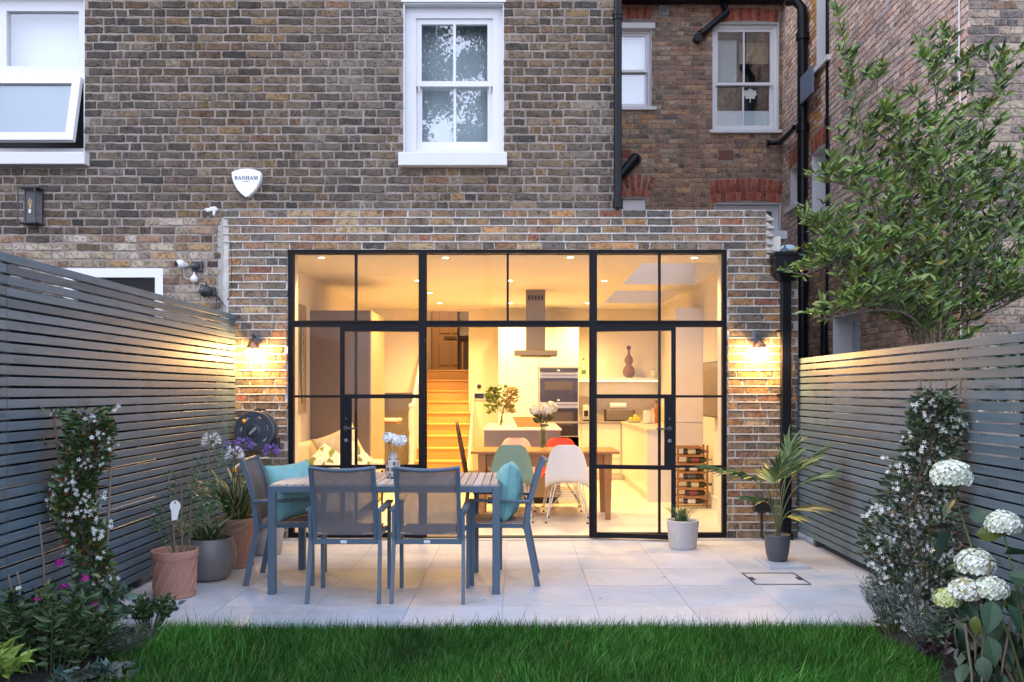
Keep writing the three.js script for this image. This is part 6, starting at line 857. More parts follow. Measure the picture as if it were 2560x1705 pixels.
{
  const r = RNG(61);
  // caned shrub
  const t = thing('potted_shrub', 'thin leggy green shrub tied to canes in the near terracotta pot', 'plant', [-2.325, 0.262, 2.34]);
  for (const [bx, bz, tx, tz, h] of [[0.02, 0.03, -0.035, 0.02, 0.55], [0.06, 0.02, 0.045, 0.0, 0.54], [0.085, -0.02, 0.115, -0.01, 0.55], [-0.03, -0.04, -0.01, -0.05, 0.5]]) new GB().tube([[bx, 0, bz], [tx, h, tz]], 0.006, 0.0045, 7).put('cane', M.cane, t);
  for (const y of [0.22, 0.5]) new GB().tube([[-0.03, y, 0.03], [0.045, y + 0.01, 0.01], [0.11, y + 0.03, 0.0]], 0.0025, 0.0025, 5).put('tie', M.cane, t);
  const L = [], lm = [leafMat([0.055, 0.12, 0.045]), leafMat([0.085, 0.16, 0.055]), leafMat([0.045, 0.10, 0.05])], lg = [leafGeo(0.032, 0.016), leafGeo(0.024, 0.014)];
  const twig = (pts, n, spread) => { new GB().tube(pts, 0.003, 0.0015, 5).put('twig', M.stem, t); const c = new THREE.CatmullRomCurve3(pts.map((p) => V(...p))); for (let i = 0; i < n * 1.8; i++) { const q = c.getPoint(0.3 + 0.7 * r()), a = r() * 6.3; L.push({ m: mat4(q.add(V((r() - 0.5) * spread, (r() - 0.5) * spread, (r() - 0.5) * spread)), toward(V(Math.cos(a), r() * 0.8, Math.sin(a)), r() * 6), V(1, 1, 1).multiplyScalar(0.7 + 0.6 * r())), g: i, c: Math.floor(r() * 3) }); } };
  twig([[0, 0, 0], [-0.08, 0.3, 0.02], [-0.14, 0.36, 0.05]], 30, 0.05); twig([[0.0, 0, 0], [-0.02, 0.35, 0], [-0.03, 0.6, 0.02]], 34, 0.07); twig([[0.02, 0, 0], [0.1, 0.35, 0], [0.16, 0.68, -0.02]], 60, 0.09); twig([[0.02, 0, 0], [0.16, 0.32, -0.05], [0.28, 0.52, -0.04]], 60, 0.1); twig([[0, 0, 0.02], [-0.1, 0.2, 0.05], [-0.13, 0.26, 0.06]], 22, 0.05); twig([[0.05, 0, -0.02], [0.2, 0.45, -0.1], [0.3, 0.85, -0.12]], 50, 0.1); twig([[0.02, 0, 0], [0.2, 0.3, 0.0], [0.34, 0.36, 0.02]], 34, 0.07); leaves(t, L, lg, lm);
  const tagT = thing('plant_tag', 'white plastic name tag hanging in the caned shrub', 'plant tag', [X(438, 2.44), Y(1277, 2.44), 2.44]); const s = new THREE.Shape(); s.absellipse(0, 0.03, 0.036, 0.04, 0, 6.283); part('card', new THREE.ExtrudeGeometry(s, { depth: 0.0012, bevelEnabled: false }), M.petal, tagT); const s2 = new THREE.Shape([[-0.022, -0.065], [0.016, -0.058], [0.026, 0.0], [-0.026, 0.0]].map((p) => new THREE.Vector2(...p))); part('card', new THREE.ExtrudeGeometry(s2, { depth: 0.0012, bevelEnabled: false }).translate(0, 0, 0.0014), M.petal, tagT); part('hole', new THREE.CylinderGeometry(0.006, 0.006, 0.003, 10).rotateX(Math.PI / 2), M.black, tagT, [0, 0.055, 0.001]);
  // strap-leaved lilies in the grey pot and the tall terracotta pot
  const straps = (name, label, pos, n, len, lift, cols, seed) => { const p = thing(name, label, 'plant', pos), q = RNG(seed), gs = [0, 1, 2, 3].map((i) => strap(len * (0.75 + 0.13 * i), 0.015, lift - 0.14 * i)), ms = cols.map((c) => leafMat(c, 0.4)), list = []; for (let i = 0; i < n; i++) list.push({ m: mat4(V((q() - 0.5) * 0.1, 0, (q() - 0.5) * 0.1), eul((q() - 0.5) * 0.3, q() * 6.3, (q() - 0.3) * 0.25), V(1, 1, 1).multiplyScalar(0.75 + 0.4 * q())), g: Math.floor(q() * 4), c: Math.floor(q() ** 1.4 * ms.length) }); leaves(p, list, gs, ms); return p; };
  straps('variegated_lily', 'cream edged strap leaved plant in the round grey pot', [-2.285, 0.262, 1.80], 85, 0.38, 1.0, [[0.06, 0.10, 0.035], [0.10, 0.13, 0.05], [0.34, 0.33, 0.18], [0.04, 0.07, 0.03]], 5);
  new GB().tube([[0.02, 0.24, 0.0], [0.0, 1.13, -0.02]], 0.005, 0.004, 7).put('cane', M.cane, thing('garden_cane', 'tall bamboo cane standing in the round grey pot', 'cane', [-2.29, 0, 1.82]));
  const ag = straps('agapanthus', 'agapanthus with white and violet flower heads in the tall terracotta pot', [-2.235, 0.335, 1.32], 135, 0.56, 1.3, [[0.055, 0.11, 0.03], [0.085, 0.15, 0.04], [0.045, 0.085, 0.028], [0.28, 0.28, 0.12]], 9);
  const trumpet = (() => { const g = new GB(); for (let k = 0; k < 6; k++) { const a = k / 6 * 6.283, c = Math.cos(a), s = Math.sin(a), P = (x, y, z) => [x * c - z * s, y, x * s + z * c]; g.quad(P(0.0015, 0, -0.0015), P(0.004, 0.022, -0.0035), P(0.013, 0.040, 0), P(0.004, 0.022, 0.0035)); } return g.geo(); })();
  const head = (x, y, z, n, R, cols) => { new GB().tube([[x * 0.25, 0, z * 0.25], [x * 0.7, y * 0.55, z * 0.7], [x, y, z]], 0.0045, 0.0035, 6).put('flower_stem', M.stem, ag); const h = sub('flower_head', ag, [x, y, z]), ms = cols.map((c) => std(c, 0.6, { side: THREE.DoubleSide })); for (let i = 0; i < n; i++) { const a = i * 2.4, yy = 0.9 - 1.4 * (i + 0.5) / n, q = Math.sqrt(1 - yy * yy), d = V(Math.cos(a) * q, yy, Math.sin(a) * q), m = part('floret', trumpet, ms[i % ms.length], h); m.position.copy(d.clone().multiplyScalar(R * 0.5)); m.quaternion.copy(toward(d, r() * 6)); m.scale.setScalar(0.9 + 0.4 * r()); } const g = new GB(); for (let i = 0; i < n; i += 2) { const a = i * 2.4, yy = 0.9 - 1.4 * (i + 0.5) / n, q = Math.sqrt(1 - yy * yy); g.tube([[0, 0, 0], [Math.cos(a) * q * R * 0.55, yy * R * 0.55, Math.sin(a) * q * R * 0.55]], 0.001, 0.001, 4); } part('pedicels', g.geo(), M.stem, h); };
  const W = [[0.80, 0.80, 0.80], [0.74, 0.76, 0.8]], P = [[0.20, 0.12, 0.46], [0.27, 0.17, 0.55], [0.16, 0.09, 0.36]];
  head(-0.16, 0.66, 0.10, 26, 0.075, W); head(0.03, 0.56, 0.14, 24, 0.075, W); head(0.055, 0.62, -0.02, 28, 0.075, P); head(-0.04, 0.60, 0.0, 20, 0.06, P); head(0.27, 0.575, -0.03, 24, 0.05, P);
  straps('grass_plant', 'arching pale grassy plant in the pale ribbed pot by the wall', [-2.14, 0.27, 0.80], 80, 0.36, 1.3, [[0.14, 0.17, 0.04], [0.22, 0.25, 0.07], [0.09, 0.13, 0.035]], 14);
  { const bs = thing('grey_bush', 'small dull green bush behind the agapanthus', 'plant', [-2.3, 0.0, 0.62]), L = [], q = RNG(2); for (let i = 0; i < 420; i++) { const a = q() * 6.3, R = 0.2 * Math.sqrt(q()); L.push({ m: mat4(V(Math.cos(a) * R, 0.35 + 0.4 * q(), Math.sin(a) * R), toward(V(q() - 0.5, q(), q() - 0.5), q() * 6)), g: i, c: i }); } for (let i = 0; i < 8; i++) { const a = i * 0.8; new GB().tube([[Math.cos(a) * 0.04, 0, Math.sin(a) * 0.04], [Math.cos(a) * 0.15, 0.65, Math.sin(a) * 0.15]], 0.005, 0.002, 5).put('stem', M.stem, bs); } leaves(bs, L, [leafGeo(0.05, 0.018), leafGeo(0.04, 0.02)], [leafMat([0.06, 0.09, 0.045]), leafMat([0.09, 0.12, 0.06])]); }
  // rosemary-like tuft in the concrete pot
  straps('tufted_herb', 'small wispy green tuft growing in the concrete pot', [1.44, 0.222, 0.53], 110, 0.17, 1.4, [[0.05, 0.12, 0.035], [0.08, 0.17, 0.05], [0.035, 0.09, 0.03]], 19).children.forEach((c) => { if (c.name === 'leaf') c.scale.multiply(V(1, 1.15, 0.35)); });
}
{ // kentia palm: stalks with arching fans of leaflets
  const t = thing('potted_palm', 'feathery green palm in the dark grey pot by the right pier', 'palm', [2.08, 0.216, 1.24]), r = RNG(73), ms = [[0.06, 0.12, 0.03], [0.085, 0.15, 0.035], [0.13, 0.18, 0.05], [0.05, 0.10, 0.04], [0.30, 0.24, 0.06]].map((c) => leafMat(c, 0.4)), lg = [leafGeo(0.27, 0.030, 0.4, 0.36, 5), leafGeo(0.22, 0.026, 0.4, 0.5, 5)];
  const frond = (tip, mid, n0, side = 1, yellow = 0) => { const n = Math.round(n0 * 2.0); const c = new THREE.CatmullRomCurve3([V((r() - 0.5) * 0.05, 0, (r() - 0.5) * 0.05), V(...mid), V(...tip)]); new GB().tube(c.getPoints(12), 0.006, 0.002, 6).put('stalk', M.stem, t); for (let i = 0; i < n; i++) { const q = 0.62 + 0.38 * (i + 0.5) / n, p = c.getPoint(q), tg = c.getTangent(q), lat2 = tg.clone().cross(V(0, 1, 0)).normalize(); for (const s of [-1, 1]) { const d = tg.clone().multiplyScalar(0.9).add(lat2.clone().multiplyScalar(s * (0.85 - 0.6 * (i / n)))).add(V(0, 0.12, 0)); const m = part('leaflet', lg[i % 2], ms[r() < yellow ? 4 : Math.floor(r() * 4)], t); m.position.copy(p); const quat = new THREE.Quaternion().setFromRotationMatrix(new THREE.Matrix4().makeBasis(d.clone().normalize().cross(V(0, -1, 0)).normalize(), d.clone().normalize(), d.clone().normalize().cross(V(0, -1, 0)).normalize().cross(d.clone().normalize()))); m.quaternion.copy(quat).multiply(eul(0, s * (0.5 + 0.5 * r()), 0)); m.scale.setScalar((0.65 + 0.5 * r()) * (1 - 0.3 * i / n)); } } };
  frond([-0.52, 0.56, 0.1], [-0.14, 0.42, 0.02], 8); frond([-0.30, 0.52, 0.16], [-0.1, 0.4, 0.06], 6); frond([0.12, 0.74, -0.05], [0.06, 0.42, 0.0], 8, 1, 0.1); frond([0.28, 0.66, 0.05], [0.1, 0.44, 0.0], 8); frond([0.34, 0.52, 0.12], [0.12, 0.38, 0.05], 8); frond([-0.02, 0.60, 0.18], [-0.02, 0.40, 0.06], 5); frond([0.2, 0.58, -0.22], [0.06, 0.4, -0.06], 7); frond([-0.22, 0.32, 0.12], [-0.07, 0.26, 0.05], 4); frond([0.22, 0.24, 0.1], [0.07, 0.2, 0.04], 3, 1, 0.8); frond([0.1, 0.18, 0.14], [0.04, 0.16, 0.05], 2, 1, 0.4); frond([0.04, 0.5, -0.3], [0.0, 0.36, -0.1], 6);
}
{ const r = RNG(44), g = leafGeo(0.03, 0.012, 0.4, 0.2), m = std([0.10, 0.075, 0.05], 0.8, { side: THREE.DoubleSide }); for (const [px, py, nm] of [[1665, 1444, 'tiny dark dry leaf on the open paving in front of the concrete pot'], [1497, 1497, 'curled dry leaf on the paving edge right of the table'], [733, 1417, 'small dry leaf on the paving under the left end of the table'], [1216, 1502, 'dry leaf fragment on the paving just right of the near table leg']]) { const s = (py - VPY) / EYE, z = CAMZ - FOCAL / s; const t = thing('fallen_leaf', nm, 'fallen leaf', [(px - VPX) / s, 0.004, z], r() * 6); part('blade', g, m, t, [0, 0, 0], [1.25, 0, 0.3]); } }
// ------------------------------------------------------------ climbers, borders, tree
const starG = (() => { const g = new GB(); for (let k = 0; k < 5; k++) { const a = k / 5 * 6.283, c = Math.cos(a), s = Math.sin(a), P = (x, y, z) => [x * c - y * s, x * s + y * c, z]; g.quad(P(0.001, -0.001, 0), P(0.008, -0.0022, 0.002), P(0.0165, 0.003, 0.003), P(0.008, 0.003, 0.002)); } return g.geo(); })();
function climber(label, base, path, canes, n, nf, seed, cols, widths, reach) {
  const t = thing('star_jasmine', label, 'climbing plant', base), r = RNG(seed), c = new THREE.CatmullRomCurve3(path.map((p) => V(...p))), ms = cols.map((k) => leafMat(k, 0.32)), lg = [leafGeo(0.05, 0.026, 0.3, 0.25), leafGeo(0.042, 0.021, 0.35, 0.15), leafGeo(0.058, 0.028, 0.2, 0.3)], L = [], F = [], tips = [];
  for (const [a, b] of canes) new GB().tube([a, b], 0.0085, 0.007, 7).put('cane', M.cane, t);
  for (let i = 0; i < 9; i++) { const off = V((r() - 0.5) * 0.1, 0, (r() - 0.5) * 0.05); new GB().tube(c.getPoints(16).map((p, k) => p.add(off.clone().multiplyScalar(1 + Math.sin(k * 0.9 + i)))), 0.004, 0.002, 5).put('stem', M.bark, t); }
  const w = (q) => { const f = q * (widths.length - 1), i = Math.min(widths.length - 2, Math.floor(f)); return widths[i] + (widths[i + 1] - widths[i]) * (f - i); };
  for (let i = 0; i < n; i++) { const q = r(), p = c.getPoint(q), a = r() * 6.283, R = w(q) * Math.sqrt(r()), d = V(Math.cos(a), (r() - 0.25) * 1.0, Math.sin(a) * 0.9 + 0.2); p.add(V(Math.cos(a) * R, (r() - 0.5) * 0.08, Math.sin(a) * R * 0.62)); L.push({ m: mat4(p, toward(d, r() * 6), V(1, 1, 1).multiplyScalar(0.6 + 0.6 * r())), g: i, c: Math.floor(r() ** 2.4 * ms.length) }); }
  for (let i = 0; i < 9; i++) { const q = 0.2 + 0.75 * r(), p = c.getPoint(q), a = r() * 6.283, d = V(Math.cos(a), 0.3 + 0.5 * r(), 0.5 * Math.sin(a) + 0.25), l = w(q) + 0.05 + 0.1 * r(), e = p.clone().add(d.clone().multiplyScalar(l)); new GB().tube([p, p.clone().lerp(e, 0.5).add(V(0, 0.02, 0)), e], 0.0025, 0.0012, 4).put('shoot', M.stem, t); for (let k = 0; k < 7; k++) L.push({ m: mat4(p.clone().lerp(e, 0.45 + 0.55 * r()), toward(V(r() - 0.5, r() - 0.3, r() - 0.3), r() * 6), V(1, 1, 1).multiplyScalar(0.6 + 0.4 * r())), g: k, c: k % 3 }); tips.push([e, a]); }
  leaves(t, L, lg, ms);
  const fm = [std([0.80, 0.81, 0.78], 0.7, { side: THREE.DoubleSide }), std([0.72, 0.74, 0.68], 0.7, { side: THREE.DoubleSide })];
  for (let i = 0; i < nf; i++) { // sprays of stars on the outside
    const q = r(), p = c.getPoint(q), a = (r() < 0.65 ? 0.2 + r() * 2.7 : r() * 6.283), R = w(q) * (0.85 + 0.5 * r() * reach), k = 2 + Math.floor(r() * 5); p.add(V(Math.cos(a) * R, 0, Math.sin(a) * R * 0.7));
    for (let j = 0; j < k; j++) F.push({ m: mat4(p.clone().add(V(r() - 0.5, r() - 0.5, r() - 0.5).multiplyScalar(0.06)), new THREE.Quaternion().setFromUnitVectors(V(0, 0, 1), V(Math.cos(a) + r() - 0.5, r() - 0.2, Math.abs(Math.sin(a)) + 0.6).normalize()).multiply(eul(0, 0, r() * 6)), V(1, 1, 1).multiplyScalar(0.6 + 0.35 * r())), g: 0, c: j });
  }
  for (const [e, a] of tips) for (let j = 0; j < 3; j++) F.push({ m: mat4(e.clone().add(V(r() - 0.5, r() - 0.5, r() - 0.5).multiplyScalar(0.04)), new THREE.Quaternion().setFromUnitVectors(V(0, 0, 1), V(Math.cos(a) * 0.5, r() - 0.2, 0.8).normalize()).multiply(eul(0, 0, r() * 6)), V(1, 1, 1).multiplyScalar(0.8 + 0.3 * r())), g: 0, c: j });
  leaves(t, F, [starG], fm, 'flower', undefined, 290); return t;
}
climber('white flowering star jasmine tied to canes on the left fence', [-2.46, 0, 3.32], [[0.05, 0, 0.02], [0.07, 0.35, 0.0], [-0.02, 0.62, 0], [-0.06, 0.82, 0], [0.03, 1.05, 0.0], [0.02, 1.26, 0.0]], [[[-0.02, 0, 0], [-0.18, 1.27, -0.02]], [[0.03, 0, -0.04], [-0.065, 1.28, -0.06]], [[0.08, 0, -0.02], [0.04, 1.24, -0.05]], [[0.1, 0, -0.03], [0.13, 1.24, -0.08]]], 2700, 62, 101, [[0.040, 0.080, 0.028], [0.055, 0.10, 0.032], [0.08, 0.14, 0.04], [0.10, 0.11, 0.03], [0.16, 0.06, 0.025]], [0.12, 0.10, 0.085, 0.12, 0.10, 0.125, 0.11], 1.1);
climber('fuller star jasmine with cream flowers on canes at the right fence', [2.40, 0, 3.12], [[-0.06, 0, 0.05], [-0.08, 0.3, 0.05], [-0.1, 0.55, 0.02], [-0.04, 0.85, 0.02], [0.05, 1.15, 0], [0.06, 1.36, 0]], [[[0.0, 0, 0.0], [-0.02, 1.45, -0.03]], [[0.03, 0, -0.02], [0.05, 1.44, -0.05]], [[0.07, 0, 0.0], [0.12, 1.44, 0.0]], [[0.1, 0, 0], [0.19, 1.46, 0.03]]], 3700, 110, 103, [[0.050, 0.080, 0.045], [0.065, 0.10, 0.055], [0.085, 0.12, 0.07], [0.09, 0.10, 0.035], [0.11, 0.075, 0.05]], [0.20, 0.26, 0.30, 0.25, 0.17, 0.15, 0.11], 0.5);
for (const [x, y, z0] of [[FL + 0.02, 0.49, 3.5], [FL + 0.02, 0.62, 3.5], [FL + 0.02, 0.89, 3.6]]) { const w = thing('training_wire', ['lower', 'middle', 'upper'][[0.49, 0.62, 0.89].indexOf(y)] + ' steel training wire stretched along the left fence', 'wire'); new GB().tube([[x, y, 1.9], [x + 0.01, y - 0.004, 3.2], [x, y, 4.6]], 0.0022, 0.0022, 5).put('strand', M.wire, w); for (const z of [1.9, 4.6]) part('eye_bolt', new THREE.TorusGeometry(0.008, 0.002, 6, 12), M.wire, w, [x - 0.004, y, z]); }

function bush(name, label, pos, n, size, leafG, cols, seed, more = {}) { // mound of leaves on many short stems
  const t = thing(name, label, more.cat ?? 'plant', pos), r = RNG(seed), ms = cols.map((c) => leafMat(c, more.rough ?? 0.45)), L = [], S = more.stems ?? 14; const [sx, sy, sz] = size;
  for (let i = 0; i < S; i++) { const a = r() * 6.3, q = Math.sqrt(r()), h = sy * (0.55 + 0.45 * r()) * (1 - 0.35 * q * q), tip = V(Math.cos(a) * q * sx, h, Math.sin(a) * q * sz), base = V(tip.x * 0.3, -0.02, tip.z * 0.3); new GB().tube([base, base.clone().lerp(tip, 0.5).add(V(0, h * 0.08, 0)), tip], more.sr ?? 0.004, 0.0015, 5).put('stem', more.stemM ?? M.stem, t); const m = Math.ceil(n / S); for (let k = 0; k < m; k++) { const f = (more.from ?? 0.2) + (1 - (more.from ?? 0.2)) * r() ** 0.7, p = base.clone().lerp(tip, f), b = r() * 6.3, d = V(Math.cos(b), (more.up ?? 0.5) * (0.4 + r()), Math.sin(b)); p.add(d.clone().multiplyScalar(r() * (more.loose ?? 0.02))); L.push({ m: mat4(p, toward(d, r() * 6), V(1, 1, 1).multiplyScalar(0.6 + 0.7 * r())), g: k, c: Math.floor(r() * ms.length) }); } }
  leaves(t, L, leafG, ms); return t;
}
bush('border_shrub', 'leafy dark green border shrub in the lower left corner', [-2.30, 0, 3.98], 1900, [0.30, 0.48, 0.30], [leafGeo(0.07, 0.024, 0.3, 0.2), leafGeo(0.055, 0.022, 0.3, 0.3)], [[0.035, 0.075, 0.022], [0.05, 0.10, 0.03], [0.028, 0.055, 0.022], [0.075, 0.10, 0.04]], 201, { stems: 34 });
bush('lime_shrub', 'bright lime green leaves at the lower left edge', [-2.32, 0, 4.42], 160, [0.10, 0.34, 0.12], [leafGeo(0.08, 0.035, 0.3, 0.4)], [[0.19, 0.30, 0.05], [0.25, 0.36, 0.06]], 203, { stems: 8, from: 0.5 });
{ const t = bush('fuchsia_plant', 'round leaved plant with magenta flowers beside the left jasmine', [-2.28, 0, 3.62], 190, [0.24, 0.42, 0.22], [leafGeo(0.065, 0.05, 0.15, 0.3), leafGeo(0.05, 0.04, 0.15, 0.3)], [[0.045, 0.10, 0.06], [0.07, 0.13, 0.09], [0.05, 0.08, 0.04]], 207, { stems: 16, from: 0.5 }); const r = RNG(6), cols = [[0.42, 0.02, 0.20], [0.34, 0.015, 0.16], [0.22, 0.03, 0.30]]; for (const [x, y, z] of [[-0.16, 0.47, 0], [-0.08, 0.36, 0.1], [0.0, 0.40, 0.05], [0.10, 0.28, 0.16], [-0.19, 0.31, 0.18], [-0.05, 0.25, 0.2]]) bloom(0.018, 40, 0.013, r, cols, -0.4).put('flower', petalMat, t, [x, y, z]); }
bush('rosemary_bush', 'wispy rosemary between the left jasmine and the fence', [-2.30, 0, 3.42], 700, [0.14, 0.46, 0.14], [leafGeo(0.022, 0.0035, 0.2, 0.1, 2), leafGeo(0.028, 0.004, 0.2, 0.1, 2)], [[0.10, 0.12, 0.07], [0.06, 0.085, 0.04], [0.14, 0.15, 0.09]], 211, { stems: 22, up: 1.2 });
bush('feathery_plant', 'low feathery grey green plant at the left lawn corner', [-2.1, 0, 3.72], 1500, [0.18, 0.20, 0.16], [leafGeo(0.03, 0.004, 0.2, 0.3, 2), leafGeo(0.04, 0.005, 0.2, 0.4, 2)], [[0.045, 0.075, 0.045], [0.065, 0.10, 0.06], [0.035, 0.055, 0.04]], 213, { stems: 40, up: 0.8 });
bush('low_herb', 'small dark green herb mound on the patio edge by the left lawn corner', [-2.16, 0, 3.16], 620, [0.17, 0.20, 0.12], [leafGeo(0.036, 0.022, 0.2, 0.3), leafGeo(0.028, 0.018, 0.2, 0.3)], [[0.03, 0.075, 0.022], [0.042, 0.10, 0.03], [0.025, 0.05, 0.02]], 217, { stems: 30, from: 0.55 });
bush('ground_leaves', 'scattered pale low leaves on the soil at the bottom left', [-2.02, -0.01, 4.15], 140, [0.22, 0.10, 0.22], [leafGeo(0.06, 0.035, 0.15, 0.4), leafGeo(0.07, 0.02, 0.2, 0.5)], [[0.05, 0.10, 0.085], [0.075, 0.12, 0.10], [0.06, 0.07, 0.05]], 219, { stems: 20, from: 0.4 });
bush('lavender_bush', 'silver leaved lavender at the right lawn corner', [2.17, 0, 3.22], 1500, [0.20, 0.42, 0.18], [leafGeo(0.038, 0.005, 0.25, 0.15, 3), leafGeo(0.03, 0.005, 0.25, 0.2, 3)], [[0.19, 0.24, 0.23], [0.14, 0.18, 0.18], [0.10, 0.13, 0.125], [0.24, 0.29, 0.29]], 223, { stems: 34, up: 1.0, loose: 0.015, rough: 0.6 });
bush('curry_plant', 'second silver grey bushy plant nearer the lawn on the right', [2.22, 0, 3.55], 1100, [0.18, 0.26, 0.16], [leafGeo(0.032, 0.005, 0.25, 0.15, 3), leafGeo(0.026, 0.005, 0.25, 0.2, 3)], [[0.11, 0.145, 0.14], [0.08, 0.105, 0.10], [0.15, 0.18, 0.18]], 227, { stems: 30, up: 0.8, rough: 0.6 });
bush('purple_groundcover', 'dark purple leaved low plant under the hydrangea', [2.26, 0, 3.86], 260, [0.22, 0.14, 0.18], [leafGeo(0.055, 0.045, 0.15, 0.35), leafGeo(0.045, 0.04, 0.15, 0.3)], [[0.035, 0.022, 0.028], [0.05, 0.028, 0.034], [0.03, 0.04, 0.03]], 229, { stems: 26, from: 0.5 });
bush('green_groundcover', 'mid green leafy plant behind the purple leaved one', [2.36, 0, 3.72], 420, [0.22, 0.30, 0.16], [leafGeo(0.05, 0.022, 0.2, 0.3), leafGeo(0.04, 0.02, 0.2, 0.3)], [[0.04, 0.08, 0.045], [0.055, 0.10, 0.06], [0.03, 0.055, 0.035]], 231, { stems: 24, from: 0.35 });
{ // hydrangea: cane-like stems, heart leaves, mop heads
  const t = thing('hydrangea', 'tall hydrangea with white mop heads at the right edge', 'hydrangea', [2.36, 0, 4.2]), r = RNG(301), z0 = 4.2, heads = [[2378, 1192, 55, 4.15, 0], [2508, 1312, 46, 4.25, 0], [2438, 1412, 52, 4.2, 2], [2478, 1475, 44, 4.3, 0], [2412, 1478, 42, 4.25, 1], [2368, 1498, 36, 4.2, 3]], C = [[[0.66, 0.71, 0.62], [0.76, 0.79, 0.72], [0.52, 0.60, 0.46]], [[0.66, 0.72, 0.66], [0.74, 0.78, 0.72], [0.32, 0.29, 0.12]], [[0.62, 0.68, 0.60], [0.72, 0.76, 0.70], [0.45, 0.5, 0.34]], [[0.38, 0.46, 0.14], [0.46, 0.54, 0.20], [0.55, 0.60, 0.34]]];
  const tips = [];
  for (const [px, py, rp, z, k] of heads) { const x = X(px, z) - 2.36, y = Y(py, z), R = 0.84 * rp * (CAMZ - z) / FOCAL; new GB().tube([[x * 0.3 + 0.05, 0, (z - z0) * 0.3], [x * 0.75 + 0.06, y * 0.5, (z - z0) * 0.6], [x, y - R * 0.4, z - z0]], 0.0075, 0.004, 7).put('stem', k % 2 ? M.cane : M.stem, t); bloom(R, 850, 0.0105, r, C[k], -0.4, 0.86).put('flower_head', petalMat, t, [x, y, z - z0]); part('flower_core', new THREE.SphereGeometry(R * 0.84, 14, 10).scale(1, 0.76, 1), std([0.16, 0.18, 0.09], 0.9), t, [x, y, z - z0]); tips.push([x, y - R, z - z0]); }
  const lg = [leafGeo(0.15, 0.10, 0.12, 0.25, 6, 0.4), leafGeo(0.12, 0.085, 0.15, 0.35, 6, 0.4)], lm = [[0.024, 0.062, 0.036], [0.034, 0.080, 0.042], [0.020, 0.048, 0.024], [0.09, 0.12, 0.02]].map((c) => leafMat(c, 0.5)), L = [];
  const at = (px, py, z, dx, dy, dz, s, c) => L.push({ m: mat4(V(X(px, z) - 2.36, Y(py, z), z - z0), toward(V(dx, dy, dz), 0).multiply(eul(0, r() * 2.2 - 1.1, 0)), V(s, s, s)), g: L.length, c });
  at(2385, 1248, 4.15, -0.7, -0.5, 0.4, 0.8, 1); at(2400, 1250, 4.15, 0.6, -0.1, 0.5, 0.7, 3); at(2375, 1335, 4.1, -0.9, -0.7, 0.35, 1.15, 0); at(2420, 1290, 4.15, 0.9, 0.1, 0.3, 0.9, 1); at(2440, 1335, 4.2, 1, 0.1, 0.4, 0.8, 3); at(2510, 1385, 4.3, 0.9, 0.4, 0.5, 1.0, 1); at(2470, 1400, 4.35, 0.7, -0.1, 0.8, 0.55, 0); at(2520, 1440, 4.3, 1, -0.1, 0.4, 0.9, 1); at(2480, 1500, 4.35, -0.3, -1, 0.5, 1.0, 1); at(2520, 1510, 4.4, 0.4, -0.9, 0.7, 1.05, 0); at(2545, 1480, 4.3, 0.9, -0.3, 0.4, 0.9, 1); at(2410, 1530, 4.3, -0.9, -0.4, 0.5, 0.8, 1); at(2470, 1590, 4.35, 0.1, -1, 0.5, 0.9, 1); at(2440, 1540, 4.3, -0.3, -1, 0.3, 0.7, 3); at(2455, 1640, 4.4, -0.1, -1, 0.5, 0.75, 2); at(2500, 1610, 4.2, 0.4, -1, 0.2, 1.0, 2); at(2540, 1590, 4.1, 0.3, -1, 0.3, 1.1, 2); at(2560, 1350, 4.2, 0.3, -0.6, 0.6, 1.1, 2); at(2540, 1330, 4.2, 0.8, 0.3, 0.2, 0.8, 0);
  for (let i = 0; i < 130; i++) { const px = 2390 + r() * 240, py = 1430 + r() * 280, z = 3.75 + r() * 0.5, a = r() * 6.3; at(px, py, z, Math.cos(a), -0.5 - r() * 0.5, 0.4 + 0.4 * r(), 0.55 + 0.5 * r(), r() < 0.08 ? 3 : r() < 0.4 ? 0 : 2); }
  leaves(t, L, lg, lm);
  for (const [a, b, c, d, z] of [[2475, 1400, 2456, 1640, 4.3], [2455, 1395, 2440, 1590, 4.1], [2547, 1407, 2544, 1700, 4.15], [2528, 1540, 2500, 1705, 4.25], [2412, 1560, 2430, 1690, 4.4]]) { const k = thing('garden_cane', ['short cane behind the white hydrangea heads', 'thin cane left of the hydrangea stems', 'thick cane at the right edge behind the hydrangea', 'leaning pale cane in front of the hydrangea', 'thin cane low at the left of the hydrangea'][[2475, 2455, 2547, 2528, 2412].indexOf(a)], 'cane'); new GB().tube([[X(a, z), Y(b, z), z], [X(c, z), Y(d, z), z], [X(c, z) - 0.005, -0.04, z]], 0.0055, 0.0055, 7).put('rod', M.cane, k); }
  for (const [px, py, px2, py2, z, nm] of [[98, 1305, 113, 1498, 3.6, 'thin twig cane in the left border'], [42, 1428, 52, 1500, 3.95, 'short bamboo cane behind the left border label'], [20, 1436, 28, 1500, 3.95, 'second short bamboo cane at the left edge']]) new GB().tube([[X(px, z), Y(py, z), z], [X((px + px2) / 2, z) + 0.006, Y((py + py2) / 2, z), z], [X(px2, z), Y(py2, z), z], [X(px2, z), -0.04, z]], 0.005, 0.005, 6).put('rod', M.cane, thing('garden_cane', nm, 'cane'));
  const lb = thing('plant_label', 'white and blue plant label tied in the left border', 'plant label', [X(46, 4.0), Y(1486, 4.0), 4.0]); part('card', rbox(0.026, 0.024, 0.0015, 0.0005), M.petal, lb, [0, 0.028, 0]); part('card', rbox(0.024, 0.05, 0.0015, 0.0005), std([0.25, 0.38, 0.62], 0.5), lb, [0, -0.01, 0]);
}
